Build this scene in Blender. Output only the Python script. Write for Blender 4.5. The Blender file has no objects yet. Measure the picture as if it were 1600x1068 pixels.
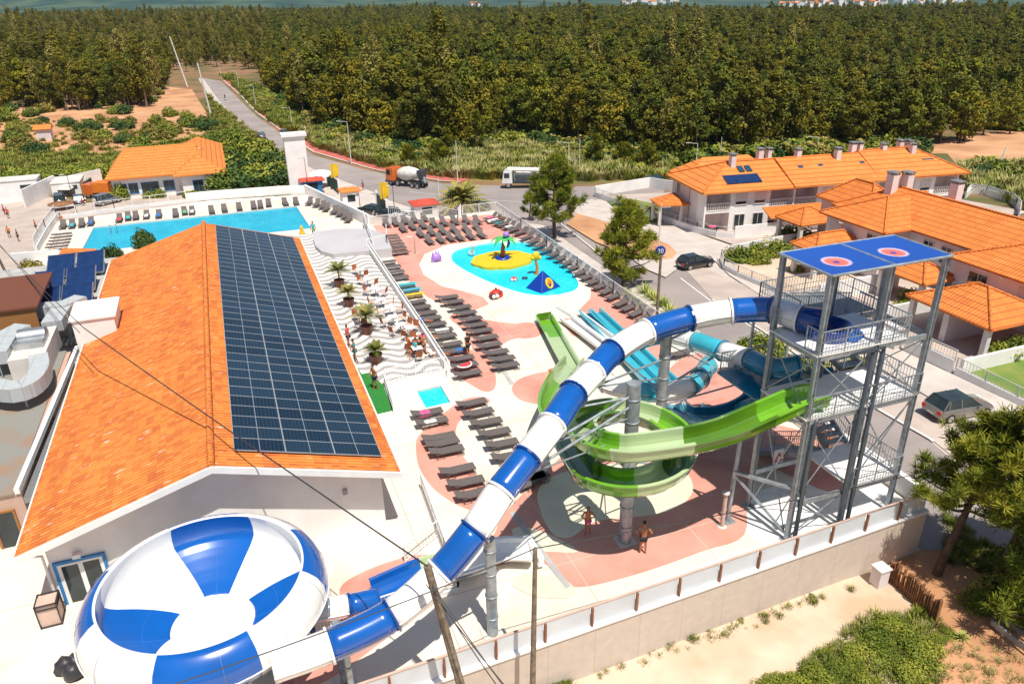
import bpy, bmesh, math, random
from mathutils import Vector, Matrix, Euler
from mathutils.geometry import tessellate_polygon
R = math.radians
random.seed(7)
scene = bpy.context.scene
C = scene.collection

# ------------------------------------------------------------------ camera, sky, sun, exposure
# world axes: X runs across the site, Y away along the main building, z = 0 is the pool deck
FPX, PITCH, ROLL, YAW, CAMH = 1173.5, R(24.882), R(1.0), R(20.5), 23.0
cy_, sy_ = math.cos(YAW), math.sin(YAW)
_f = Vector((sy_*math.cos(PITCH), cy_*math.cos(PITCH), -math.sin(PITCH)))
_u = Vector((sy_*math.sin(PITCH), cy_*math.sin(PITCH), math.cos(PITCH)))
_r = Vector((cy_, -sy_, 0))
CX = math.cos(ROLL)*_r - math.sin(ROLL)*_u
CY = math.sin(ROLL)*_r + math.cos(ROLL)*_u
cam = bpy.data.objects.new('camera', bpy.data.cameras.new('camera'))
C.objects.link(cam)
cam.matrix_world = Matrix(((CX.x, CY.x, -_f.x, 0), (CX.y, CY.y, -_f.y, 0), (CX.z, CY.z, -_f.z, CAMH), (0, 0, 0, 1)))
cam.data.sensor_width = 36
cam.data.lens = FPX/1600*36
cam.data.clip_end = 20000
cam.data.clip_start = .2
scene.camera = cam
world = bpy.data.worlds.new('World'); scene.world = world
world.use_nodes = True
wn = world.node_tree
sky = wn.nodes.new('ShaderNodeTexSky'); sky.sky_type = 'NISHITA'; sky.sun_disc = False
sky.sun_elevation = R(66); sky.sun_rotation = R(174)
wn.links.new(sky.outputs[0], wn.nodes['Background'].inputs[0])
wn.nodes['Background'].inputs[1].default_value = .08
SUNV = Vector((-.047, .445, -1)).normalized()
sun = bpy.data.objects.new('sun', bpy.data.lights.new('sun', 'SUN')); C.objects.link(sun)
sun.rotation_euler = SUNV.to_track_quat('-Z', 'Y').to_euler()
sun.data.energy = 5.0; sun.data.angle = R(.5); sun.data.color = (1, .94, .84)
scene.view_settings.view_transform = 'Standard'
scene.view_settings.look = 'None'
scene.view_settings.exposure = .22
scene.view_settings.gamma = 1

# ------------------------------------------------------------------ photo point -> place on a real level
def ray(px, py):
    return _f + CX*((px-800)/FPX) - CY*((py-534)/FPX)
def W(px, py, z=0.0):
    d = ray(px, py); t = (z-CAMH)/d.z
    return Vector((d.x*t, d.y*t, z))
def WV(px, py, v):
    d = ray(px, py); t = v/d.y
    return Vector((d.x*t, v, CAMH+d.z*t))
GP = [(-60, -2.6), (19.9, -2.6), (22, -2.5), (27, -1.7), (45, -2.2), (75, -4.2), (100, -5.8), (125, -7.2), (150, -8), (900, -8), (1500, -6), (2300, 3), (3600, 60), (6000, 420)]
def G(v):
    if v <= GP[0][0]: return GP[0][1]
    for (a, za), (b, zb) in zip(GP[:-1], GP[1:]):
        if v <= b: return za+(zb-za)*(v-a)/(b-a)
    return GP[-1][1]
def GW(px, py):
    lo, hi = 1.0, 9000.0
    d = ray(px, py)
    for _ in range(60):
        m = (lo+hi)/2
        if CAMH+d.z*m > G(d.y*m): lo = m
        else: hi = m
    return Vector((d.x*lo, d.y*lo, G(d.y*lo)))

# ------------------------------------------------------------------ materials
MATS = {}
def newmat(name):
    m = bpy.data.materials.new(name); m.use_nodes = True
    nt = m.node_tree; b = nt.nodes['Principled BSDF']
    return m, nt, b
def ramp(nt, fac, stops, interp='LINEAR'):
    r = nt.nodes.new('ShaderNodeValToRGB'); r.color_ramp.interpolation = interp
    e = r.color_ramp.elements
    while len(e) < len(stops): e.new(.5)
    for q, (p, c) in zip(e, stops): q.position = p; q.color = (*c[:3], 1)
    nt.links.new(fac, r.inputs[0]); return r.outputs[0]
def noise(nt, scale, detail=4, vec=None, rough=.55, dim='3D', dist=0):
    n = nt.nodes.new('ShaderNodeTexNoise'); n.inputs['Scale'].default_value = scale
    n.inputs['Detail'].default_value = detail; n.inputs['Roughness'].default_value = rough
    n.inputs['Distortion'].default_value = dist
    if vec is not None: nt.links.new(vec, n.inputs['Vector'])
    return n.outputs[0]
def coords(nt, kind='Object', scale=None):
    t = nt.nodes.new('ShaderNodeTexCoord')
    o = t.outputs[kind]
    if scale:
        mp = nt.nodes.new('ShaderNodeMapping'); mp.inputs['Scale'].default_value = scale
        nt.links.new(o, mp.inputs[0]); o = mp.outputs[0]
    return o
def mixc(nt, fac, a, b, mode='MIX'):
    m = nt.nodes.new('ShaderNodeMix'); m.data_type = 'RGBA'; m.blend_type = mode
    for i, s in ((0, fac), (6, a), (7, b)):
        if isinstance(s, (int, float)): m.inputs[i].default_value = s
        elif isinstance(s, tuple): m.inputs[i].default_value = (*s[:3], 1)
        else: nt.links.new(s, m.inputs[i])
    return m.outputs[2]
def math_(nt, op, a, b=0.0):
    m = nt.nodes.new('ShaderNodeMath'); m.operation = op
    for i, s in ((0, a), (1, b)):
        if isinstance(s, (int, float)): m.inputs[i].default_value = s
        else: nt.links.new(s, m.inputs[i])
    return m.outputs[0]
def bump(nt, b, h, strength=.3, dist=.02):
    n = nt.nodes.new('ShaderNodeBump'); n.inputs['Strength'].default_value = strength
    n.inputs['Distance'].default_value = dist
    nt.links.new(h, n.inputs['Height']); nt.links.new(n.outputs[0], b.inputs['Normal'])
def M(name, col=None, rough=.6, metal=0.0, var=.12, vs=1.5, bmp=0, bs=20, coat=0, col2=None, lo=.35, hi=.65, det=5):
    """plain weathered surface: base colour varied by object-space noise"""
    if name in MATS: return MATS[name]
    m, nt, b = newmat(name)
    b.inputs['Roughness'].default_value = rough; b.inputs['Metallic'].default_value = metal
    if coat: b.inputs['Coat Weight'].default_value = coat; b.inputs['Coat Roughness'].default_value = .06
    co = coords(nt)
    n = noise(nt, vs, det, co)
    c2 = col2 or tuple(x*(1-var) for x in col)
    c1 = col if col2 else tuple(min(1, x*(1+var*.5)) for x in col)
    nt.links.new(ramp(nt, n, [(lo, c1), (hi, c2)]), b.inputs['Base Color'])
    if bmp: bump(nt, b, noise(nt, bs, 4, co), bmp, .03)
    MATS[name] = m; return m

M('white_wall', (.82, .80, .78), .8, var=.10, vs=.5, bmp=.15, bs=8)
M('house_wall', (.72, .64, .64), .8, var=.10, vs=.35, bmp=.1, bs=8)
M('grey_concrete', (.42, .41, .40), .85, var=.2, vs=.8, bmp=.2, bs=10)
M('cream_paint', (.72, .66, .50), .7, vs=.6, col2=(.64, .58, .44), bmp=.1)
M('red_paint', (.50, .09, .06), .6, vs=2)
M('white_paint', (.82, .81, .79), .55, vs=1.2, var=.07)
M('light_grey_stage', (.47, .45, .47), .7, vs=.3, var=.08)
M('asphalt', (.34, .29, .27), .9, vs=.12, col2=(.25, .215, .205), bmp=.3, bs=30, det=9)
M('paving', (.52, .43, .37), .85, vs=.3, col2=(.40, .33, .29), bmp=.3, bs=12, det=8)
M('pavement', (.58, .51, .46), .85, vs=.5, col2=(.48, .42, .38), bmp=.2, bs=10, det=8)
M('kerb', (.62, .58, .54), .85, vs=1)
M('bike_path', (.50, .13, .10), .85, vs=.4, var=.2, bmp=.2)
M('sand', (.66, .53, .41), .95, vs=.3, col2=(.50, .36, .24), bmp=.5, bs=5, det=9)
M('orange_soil', (.62, .34, .18), .95, vs=.12, col2=(.40, .19, .09), bmp=.5, bs=4, det=10)
M('scrub_ground', (.26, .19, .06), .95, vs=.09, col2=(.09, .11, .025), bmp=.6, bs=2, det=10)
M('lawn', (.10, .20, .03), .95, vs=.6, col2=(.22, .24, .05), bmp=.5, bs=10, det=8)
M('artificial_grass', (.02, .20, .03), .95, vs=8, var=.3, bmp=.3)
M('earth', (.30, .15, .08), .95, vs=.08, col2=(.10, .10, .03), bmp=.4, bs=1, det=10)
M('field', (.34, .36, .16), .95, vs=.02, col2=(.16, .24, .08), det=8)
M('galvanised', (.38, .42, .45), .45, .5, vs=3, var=.3, det=8)
M('dark_steel', (.10, .12, .14), .4, .6, vs=2)
M('rail_grey', (.30, .31, .32), .45, .5, vs=2)
M('black_plastic', (.03, .03, .035), .45, vs=3)
M('rubber', (.02, .02, .02), .8, vs=5)
M('lounger_sling', (.125, .105, .10), .75, vs=20, var=.25)
M('parapet_white', (.60, .63, .66), .6, vs=.6, var=.1)
M('chrome_white', (.34, .37, .40), .45)
M('seam_blue', (.05, .22, .66), .3)
M('lounger_frame', (.10, .075, .065), .5, .2, vs=4)
M('blue_gel', (.003, .095, .40), .2, coat=1, vs=.7, var=.13)
M('deep_blue_gel', (.0, .04, .22), .2, coat=1, vs=.7)
M('white_gel', (.84, .83, .80), .2, coat=1, vs=.5, var=.05)
M('cyan_gel', (.05, .46, .58), .18, coat=1, vs=.7)
M('teal_gel', (.008, .20, .34), .2, coat=1, vs=.7, var=.15)
M('lime_gel', (.155, .40, .02), .16, coat=1, vs=.7, var=.12)
M('green_gel', (.085, .205, .01), .16, coat=1, vs=.7, var=.14)
M('pale_green_gel', (.44, .56, .30), .2, coat=1, vs=.7, var=.06)
M('wood_pole', (.22, .17, .12), .9, vs=4, var=.4, bmp=.5, bs=15)
M('timber', (.30, .14, .06), .8, vs=3, var=.4, bmp=.4, bs=20)
M('brown_roof', (.17, .055, .03), .55, vs=3, var=.3)
M('rust', (.25, .10, .045), .8, vs=3, var=.3)
M('duct_metal', (.50, .52, .53), .38, .8, vs=1.5, var=.2)
M('flat_roof', (.24, .235, .21), .7, vs=.35, col2=(.34, .16, .06), lo=.5, hi=.72, det=8)
M('glass_dark', (.03, .045, .05), .08, 0, vs=1, var=.3)
M('glass_blue', (.02, .07, .12), .08, 0, vs=1, var=.3)
M('frame_blue', (.02, .20, .50), .5, vs=2)
M('solar_thermal', (.008, .03, .11), .18, 0, coat=1, vs=2, var=.3)
M('shutter', (.66, .60, .58), .7, vs=3)
M('terracotta', (.34, .10, .04), .8, vs=4, var=.25)
M('red_roof', (.55, .07, .04), .7, vs=3, var=.2)
M('yellow', (.80, .50, .01), .5, vs=2)
M('red', (.60, .03, .02), .5, vs=2)
M('orange', (.75, .20, .02), .5, vs=2)
M('violet', (.36, .20, .62), .4, vs=2)
M('toy_green', (.08, .48, .12), .4, vs=2)
M('toy_brown', (.28, .09, .03), .5, vs=2)
M('toy_blue', (.006, .045, .32), .35, vs=2)
M('pink', (.75, .12, .24), .5, vs=2)
M('turquoise_cloth', (.03, .45, .50), .9, vs=5)
M('blue_cloth', (.02, .16, .50), .9, vs=5)
M('red_cloth', (.60, .05, .06), .9, vs=5)
M('white_cloth', (.78, .78, .76), .9, vs=5)
M('green_cloth', (.12, .42, .20), .9, vs=5)
M('black_cloth', (.02, .02, .025), .9, vs=5)
M('navy_cloth', (.02, .03, .09), .9, vs=5)
M('pink_cloth', (.80, .10, .28), .9, vs=5)
M('teal_cloth', (.02, .25, .28), .9, vs=5)
M('skin', (.50, .22, .12), .55, vs=6, var=.12)
M('tanned_skin', (.42, .15, .06), .55, vs=6, var=.12)
M('hair_dark', (.03, .018, .012), .6, vs=20)
M('hair_fair', (.25, .13, .05), .6, vs=20)
M('car_black', (.010, .016, .017), .22, .3, coat=1)
M('car_silver', (.32, .33, .34), .3, .6, coat=1)
M('car_grey', (.24, .215, .19), .3, .5, coat=1)
M('car_blue', (.02, .07, .11), .25, .4, coat=1)
M('car_white', (.75, .75, .75), .3, .0, coat=1)
M('car_darkred', (.06, .01, .02), .25, .3, coat=1)
M('truck_orange', (.62, .14, .02), .4, coat=.6)
M('drum', (.70, .68, .62), .5, vs=1, var=.2)
M('chrome', (.55, .55, .56), .25, .9)
M('tail_red', (.5, .01, .01), .3)
M('lamp_glass', (.8, .8, .8), .2)
M('bark', (.10, .065, .045), .95, vs=3, var=.5, bmp=.8, bs=12)
M('eucalypt_bark', (.26, .19, .14), .95, vs=3, var=.5)
M('balustrade', (.70, .66, .62), .8, vs=2)
M('pink_siding', (.60, .42, .34), .8, vs=2)
M('hazy_hill_teal', (.012, .050, .045), 1, vs=.009, col2=(.06, .105, .065), lo=.42, hi=.6, det=12)  # green shifted to teal: distance haze painted into the hill colour

def paving_mat(name, c1, c2, c3, joint, wet):
    """painted concrete: mottling, faded stains with shapes of their own, thin expansion joints"""
    m, nt, b = newmat(name); co = coords(nt); sp = nt.nodes.new('ShaderNodeSeparateXYZ'); nt.links.new(co, sp.inputs[0])
    c = ramp(nt, noise(nt, .35, 9, co, .62), [(.3, c1), (.7, c2)])
    c = mixc(nt, ramp(nt, noise(nt, .16, 6, co, .6, dist=1.2), [(.54, (0, 0, 0)), (.68, (wet,)*3)]), c, c3)
    c = mixc(nt, ramp(nt, noise(nt, 6, 6, co, .7), [(.60, (0, 0, 0)), (.78, (.35,)*3)]), c, c3)
    k = math_(nt, 'MAXIMUM', *[math_(nt, 'LESS_THAN', math_(nt, 'FRACT', math_(nt, 'DIVIDE', math_(nt, 'ADD', sp.outputs[i], .7), 6.1)), .006) for i in (0, 1)])
    nt.links.new(mixc(nt, k, c, joint), b.inputs['Base Color'])
    nt.links.new(ramp(nt, noise(nt, .5, 6, co), [(.35, (.75,)*3), (.7, (.5,)*3)]), b.inputs['Roughness']); bump(nt, b, noise(nt, 14, 4, co), .15, .03); MATS[name] = m
paving_mat('deck', (.78, .70, .60), (.70, .61, .50), (.56, .46, .36), (.40, .34, .28), .55)
paving_mat('pink_paint', (.68, .35, .28), (.58, .24, .18), (.38, .13, .10), (.60, .45, .38), .6)
def stripe(name, c1, c2, period, axis=1, rough=.7, width=.12, b=.4, uv=True):
    """boards / siding: dark joints every `period` metres along one UV axis, with bump"""
    m, nt, bs = newmat(name); bs.inputs['Roughness'].default_value = rough
    co = coords(nt, 'UV' if uv else 'Object')
    sp = nt.nodes.new('ShaderNodeSeparateXYZ'); nt.links.new(co, sp.inputs[0])
    s = math_(nt, 'FRACT', math_(nt, 'DIVIDE', sp.outputs[axis], period))
    k = math_(nt, 'GREATER_THAN', s, width)
    n = noise(nt, 2.5, 6, co)
    c = mixc(nt, n, c1, tuple(x*.7 for x in c1))
    nt.links.new(mixc(nt, k, c2, c), bs.inputs['Base Color'])
    bump(nt, bs, k, b, .02)
    MATS[name] = m
stripe('wood_siding', (.38, .17, .05), (.16, .06, .02), .16, 1)
stripe('deck_roof_boards', (.19, .06, .03), (.09, .03, .015), .14, 0)
stripe('pink_boards', (.62, .42, .33), (.40, .24, .18), .13, 1)
stripe('duct_seams', (.52, .55, .56), (.30, .32, .33), .9, 0, .4, .04, .3)
stripe('retaining_wall', (.66, .56, .47), (.46, .38, .32), 2.1, 0, .85, .015, .2)
stripe('stair_tread', (.17, .18, .19), (.05, .05, .05), .3, 0, .6, .1, .2)

def tile_mat(name, c1, c2, c3, rib, row, pale=0.0, scale=.8):
    """roof tiles: ribs across the eave (UV x), courses up the slope (UV y)"""
    m, nt, b = newmat(name); b.inputs['Roughness'].default_value = .75
    co = coords(nt, 'UV')
    sp = nt.nodes.new('ShaderNodeSeparateXYZ'); nt.links.new(co, sp.inputs[0])
    u = math_(nt, 'DIVIDE', sp.outputs[0], rib); v = math_(nt, 'DIVIDE', sp.outputs[1], row)
    cu = math_(nt, 'SINE', math_(nt, 'MULTIPLY', u, 6.2832))
    fv = math_(nt, 'FRACT', v)
    cell = nt.nodes.new('ShaderNodeCombineXYZ')
    nt.links.new(math_(nt, 'FLOOR', u), cell.inputs[0]); nt.links.new(math_(nt, 'FLOOR', v), cell.inputs[1])
    wn_ = nt.nodes.new('ShaderNodeTexWhiteNoise'); nt.links.new(cell.outputs[0], wn_.inputs['Vector'])
    n1 = noise(nt, scale*.5, 8, coords(nt, 'UV', (.35, 1.6, 1)))
    f = math_(nt, 'ADD', math_(nt, 'MULTIPLY', wn_.outputs[0], .45), math_(nt, 'MULTIPLY', n1, .75))
    if not pale: f = math_(nt, 'ADD', math_(nt, 'MULTIPLY', wn_.outputs[0], .25), math_(nt, 'MULTIPLY', noise(nt, .6, 6, co), .8))
    c = ramp(nt, f, [(.25, c1), (.55, c2), (.85, c3)])
    if not pale: c = mixc(nt, math_(nt, 'LESS_THAN', fv, .13), c, (.40, .085, .02))  # darker band along each course: tile-row shadow painted into the colour
    if pale:
        n2 = noise(nt, 2.2, 6, coords(nt, 'UV', (2.2, .5, 1)))
        c = mixc(nt, ramp(nt, n2, [(.64, (0, 0, 0)), (.70, (pale,)*3)]), c, (.80, .62, .50))
    nt.links.new(c, b.inputs['Base Color'])
    h = math_(nt, 'ADD', math_(nt, 'MULTIPLY', cu, .5), math_(nt, 'MULTIPLY', fv, -.9))
    bump(nt, b, h, .8, .05)
    MATS[name] = m
tile_mat('tile_roof', (.74, .25, .045), (.66, .19, .03), (.50, .115, .02), .24, .36, .85)
tile_mat('house_tile', (.76, .24, .045), (.66, .19, .03), (.55, .13, .02), .30, .62, 0)
tile_mat('house_tile_smooth', (.76, .26, .05), (.70, .22, .04), (.64, .17, .03), .3, .9, 0)

def solar_mat():
    m, nt, b = newmat('solar_cells'); b.inputs['Roughness'].default_value = .14
    b.inputs['Coat Weight'].default_value = .15; b.inputs['Coat Roughness'].default_value = .1; b.inputs['Specular IOR Level'].default_value = .3
    co = coords(nt, 'UV')
    sp = nt.nodes.new('ShaderNodeSeparateXYZ'); nt.links.new(co, sp.inputs[0])
    def line(o, p, w):
        s = math_(nt, 'FRACT', math_(nt, 'DIVIDE', o, p)); return math_(nt, 'LESS_THAN', s, w)
    k = math_(nt, 'MAXIMUM', line(sp.outputs[0], .17, .10), line(sp.outputs[1], .17, .10))
    oi = nt.nodes.new('ShaderNodeObjectInfo')
    c = mixc(nt, oi.outputs['Random'], (.003, .010, .024), (.012, .030, .055))
    nt.links.new(mixc(nt, k, c, (.03, .06, .09)), b.inputs['Base Color'])
    MATS['solar_cells'] = m
solar_mat()

def water_mat(name, c1, c2, rough=.07):
    m, nt, b = newmat(name); b.inputs['Roughness'].default_value = rough
    b.inputs['IOR'].default_value = 1.33
    co = coords(nt)
    cw = ramp(nt, noise(nt, .3, 5, co), [(.3, c1), (.7, c2)])
    vo = nt.nodes.new('ShaderNodeTexVoronoi'); vo.feature = 'DISTANCE_TO_EDGE'; vo.inputs['Scale'].default_value = 1.5; ds = noise(nt, 1.2, 3, co); av = nt.nodes.new('ShaderNodeVectorMath'); nt.links.new(co, av.inputs[0]); nt.links.new(ds, av.inputs[1]); nt.links.new(av.outputs[0], vo.inputs['Vector'])
    cw = mixc(nt, ramp(nt, vo.outputs['Distance'], [(.0, (.14,)*3), (.06, (0, 0, 0))]), cw, tuple(min(1, x+.35) for x in c1))  # pale web: caustic light painted into the water colour
    nt.links.new(cw, b.inputs['Base Color'])
    bump(nt, b, noise(nt, 2.6, 5, co, dist=1.5), .35, .06)
    MATS[name] = m
water_mat('pool_water', (.01, .44, .60), (.0, .33, .50))
water_mat('kid_water', (.02, .62, .74), (.0, .52, .66))

def wave_pavement():
    m, nt, b = newmat('wave_pavement'); b.inputs['Roughness'].default_value = .8
    co = coords(nt)
    sp = nt.nodes.new('ShaderNodeSeparateXYZ'); nt.links.new(co, sp.inputs[0])
    s = math_(nt, 'MULTIPLY', math_(nt, 'SINE', math_(nt, 'MULTIPLY', sp.outputs[0], 2.2)), .42)
    s2 = math_(nt, 'MULTIPLY', noise(nt, .5, 2, co), .9)
    v = math_(nt, 'ADD', math_(nt, 'ADD', sp.outputs[1], s), s2)
    f = math_(nt, 'FRACT', math_(nt, 'DIVIDE', v, 1.02))
    k = math_(nt, 'LESS_THAN', f, .46)
    g = ramp(nt, noise(nt, 30, 3, co), [(.35, (.40, .38, .37)), (.65, (.28, .27, .27))])
    w_ = ramp(nt, noise(nt, 25, 3, co), [(.35, (.78, .72, .66)), (.65, (.68, .62, .55))])
    nt.links.new(mixc(nt, k, w_, g), b.inputs['Base Color'])
    bump(nt, b, noise(nt, 25, 3, co), .3, .02)
    MATS['wave_pavement'] = m
wave_pavement()

def leaf_mat(name, c1, c2, c3, trans=.25):
    m, nt, b = newmat(name); b.inputs['Roughness'].default_value = .65
    b.inputs['Specular IOR Level'].default_value = .25
    oi = nt.nodes.new('ShaderNodeObjectInfo')
    at_ = nt.nodes.new('ShaderNodeAttribute'); at_.attribute_name = 'tint'
    f = math_(nt, 'ADD', math_(nt, 'MULTIPLY', at_.outputs['Fac'], .6), math_(nt, 'MULTIPLY', oi.outputs['Random'], .4))
    nt.links.new(ramp(nt, f, [(.1, c1), (.5, c2), (.92, c3)]), b.inputs['Base Color'])
    MATS[name] = m
leaf_mat('pine_leaf', (.036, .055, .003), (.105, .120, .005), (.26, .235, .010))
leaf_mat('near_pine_leaf', (.06, .095, .008), (.16, .19, .014), (.34, .33, .03))
leaf_mat('forest_leaf', (.040, .052, .003), (.125, .117, .005), (.29, .22, .010))
leaf_mat('bush_leaf', (.05, .085, .009), (.15, .19, .018), (.34, .33, .045))
leaf_mat('olive_leaf', (.08, .09, .015), (.20, .18, .03), (.36, .28, .07))
leaf_mat('palm_leaf', (.06, .10, .015), (.16, .17, .03), (.34, .28, .07))
leaf_mat('reed', (.14, .17, .04), (.30, .29, .09), (.48, .40, .20))
leaf_mat('dark_leaf', (.018, .045, .010), (.04, .085, .018), (.09, .14, .03))
leaf_mat('agave_leaf', (.16, .25, .05), (.32, .38, .08), (.52, .50, .16))
MM = MATS

# ------------------------------------------------------------------ mesh builder
class MB:
    def __init__(s): s.v = []; s.f = []; s.m = []; s.t = []; s.sm = []
    def add(s, vs, fs, mi=0, smooth=False, tint=.5):
        o = len(s.v); s.v += [tuple(x) for x in vs]
        for f in fs: s.f.append(tuple(i+o for i in f)); s.m.append(mi); s.t.append(tint); s.sm.append(smooth)
        return s
    def box(s, lo, hi, mi=0):
        x0, y0, z0 = lo; x1, y1, z1 = hi
        return s.add([(x0, y0, z0), (x1, y0, z0), (x1, y1, z0), (x0, y1, z0), (x0, y0, z1), (x1, y0, z1), (x1, y1, z1), (x0, y1, z1)],
              [(0, 3, 2, 1), (4, 5, 6, 7), (0, 1, 5, 4), (1, 2, 6, 5), (2, 3, 7, 6), (3, 0, 4, 7)], mi)
    def cbox(s, c, d, mi=0): return s.box([c[i]-d[i]/2 for i in range(3)], [c[i]+d[i]/2 for i in range(3)], mi)
    def hexa(s, b, t, mi=0):
        return s.add(list(b)+list(t), [(0, 3, 2, 1), (4, 5, 6, 7), (0, 1, 5, 4), (1, 2, 6, 5), (2, 3, 7, 6), (3, 0, 4, 7)], mi)
    def bar(s, p0, p1, w, h=None, mi=0, up=(0, 0, 1)):
        p0 = Vector(p0); p1 = Vector(p1); h = h or w
        d = (p1-p0).normalized(); u = Vector(up)
        if abs(d.dot(u)) > .98: u = Vector((0, 1, 0))
        x = d.cross(u).normalized()*w/2; y = x.cross(d).normalized()*h/2
        return s.hexa([p0-x-y, p0+x-y, p0+x+y, p0-x+y], [p1-x-y, p1+x-y, p1+x+y, p1-x+y], mi)
    def prism(s, poly, z0, z1, mi=0):
        n = len(poly)
        if sum(poly[i][0]*poly[(i+1) % n][1]-poly[(i+1) % n][0]*poly[i][1] for i in range(n)) < 0: poly = poly[::-1]
        vs = [(p[0], p[1], z0) for p in poly]+[(p[0], p[1], z1) for p in poly]
        return s.add(vs, [tuple(range(n))[::-1], tuple(range(n, 2*n))]+[(i, (i+1) % n, n+(i+1) % n, n+i) for i in range(n)], mi)
    def tube(s, pts, r, n=8, mi=0, cap=True, smooth=True, tint=.5):
        pts = [Vector(p) for p in pts]
        rs = r if isinstance(r, (list, tuple)) else [r]*len(pts)
        vs = []; up = None
        for i, p in enumerate(pts):
            d = (pts[min(i+1, len(pts)-1)]-pts[max(i-1, 0)]).normalized()
            if up is None: up = Vector((0, 0, 1)) if abs(d.z) < .9 else Vector((0, 1, 0))
            x = d.cross(up).normalized(); y = x.cross(d).normalized(); up = y
            for k in range(n):
                a = 2*math.pi*k/n; vs.append(p+(x*math.cos(a)+y*math.sin(a))*rs[i])
        fs = [(i*n+k, i*n+(k+1) % n, (i+1)*n+(k+1) % n, (i+1)*n+k) for i in range(len(pts)-1) for k in range(n)]
        s.add(vs, fs, mi, smooth, tint)
        if cap:
            s.add(vs[:n], [tuple(range(n))[::-1]], mi, False, tint); s.add(vs[-n:], [tuple(range(n))], mi, False, tint)
        return s
    def lathe(s, c, prof, n=16, mi=0, smooth=True, sx=1, sy=1):
        vs = [(c[0]+r*sx*math.cos(2*math.pi*k/n), c[1]+r*sy*math.sin(2*math.pi*k/n), c[2]+z) for r, z in prof for k in range(n)]
        return s.add(vs, [(i*n+k, i*n+(k+1) % n, (i+1)*n+(k+1) % n, (i+1)*n+k) for i in range(len(prof)-1) for k in range(n)], mi, smooth)
    def ball(s, c, r, n=10, mi=0, sq=(1, 1, 1)):
        prof = [(max(.001, math.sin(math.pi*i/6)), -math.cos(math.pi*i/6)) for i in range(7)]
        vs = [(c[0]+q*r*sq[0]*math.cos(2*math.pi*k/n), c[1]+q*r*sq[1]*math.sin(2*math.pi*k/n), c[2]+z*r*sq[2]) for q, z in prof for k in range(n)]
        return s.add(vs, [(i*n+k, i*n+(k+1) % n, (i+1)*n+(k+1) % n, (i+1)*n+k) for i in range(6) for k in range(n)], mi, True)
    def poly(s, pts, mi=0):
        """flat polygon in 3D, triangulated"""
        t = tessellate_polygon([[Vector(p) for p in pts]])
        return s.add(pts, [tuple(x) for x in t], mi)
    def slab(s, vs, fs, th, mi=0, mb=None):
        """faces with thickness th downwards"""
        n = len(vs); mb = mi if mb is None else mb
        s.add(vs, fs, mi)
        lower = [(v[0], v[1], v[2]-th) for v in vs]
        s.add(lower, [f[::-1] for f in fs], mb)
        ed = {}
        for f in fs:
            for a, b in zip(f, f[1:]+f[:1]):
                if (b, a) in ed: del ed[(b, a)]
                else: ed[(a, b)] = 1
        for a, b in ed: s.add([vs[a], lower[a], lower[b], vs[b]], [(0, 1, 2, 3)], mb)
        return s
    def build(s, name, mats, parent=None, at=None, bevel=0, flip=False):
        off = Vector(at) if at is not None else None
        me = bpy.data.meshes.new(name)
        vs = s.v if off is None else [(x-off.x, y-off.y, z-off.z) for x, y, z in s.v]
        me.from_pydata(vs, [], s.f)
        for mt in (mats if isinstance(mats, (list, tuple)) else [mats]): me.materials.append(MM[mt] if isinstance(mt, str) else mt)
        me.polygons.foreach_set('material_index', s.m)
        me.polygons.foreach_set('use_smooth', s.sm)
        if len(set(s.t)) > 1 or s.t[:1] != [.5]:
            a = me.attributes.new('tint', 'FLOAT', 'FACE'); a.data.foreach_set('value', s.t)
        uvl = me.uv_layers.new(name='UVMap'); Z = Vector((0, 0, 1))
        me.update()
        if len(s.f) < 6000:
            for p in me.polygons:
                nrm = p.normal
                if abs(nrm.z) > .999: h, q = Vector((1, 0, 0)), Vector((0, 1, 0))
                else:
                    h = Z.cross(nrm).normalized(); q = nrm.cross(h).normalized()
                for li in p.loop_indices:
                    co = me.vertices[me.loops[li].vertex_index].co
                    uvl.data[li].uv = (co.dot(h), co.dot(q))
        o = bpy.data.objects.new(name, me); C.objects.link(o)
        if parent is not None: o.parent = parent
        elif off is not None: o.location = off
        if bevel:
            b = o.modifiers.new('bevel', 'BEVEL'); b.width = bevel; b.segments = 2; b.limit_method = 'ANGLE'; b.angle_limit = R(35)
        return o

def tag(o, label=None, cat=None, group=None, kind=None):
    if label: o['label'] = label
    if cat: o['category'] = cat
    if group: o['group'] = group
    if kind: o['kind'] = kind
    return o
def thing(name, label, cat, loc=(0, 0, 0), rz=0, group=None):
    o = bpy.data.objects.new(name, None); C.objects.link(o); o.empty_display_size = .3
    o.location = loc; o.rotation_euler = (0, 0, rz)
    return tag(o, label, cat, group)
def copy_tree(o, parent=None):
    c = o.copy(); C.objects.link(c)
    if parent is not None: c.parent = parent
    for ch in list(o.children): copy_tree(ch, c)
    return c
ORD = ['first', 'second', 'third', 'fourth', 'fifth', 'sixth', 'seventh', 'eighth', 'ninth', 'tenth', 'eleventh', 'twelfth', 'thirteenth', 'fourteenth', 'fifteenth', 'sixteenth', 'seventeenth', 'eighteenth', 'nineteenth', 'twentieth', 'twenty-first', 'twenty-second', 'twenty-third', 'twenty-fourth', 'twenty-fifth', 'twenty-sixth', 'twenty-seventh', 'twenty-eighth', 'twenty-ninth', 'thirtieth']
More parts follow.
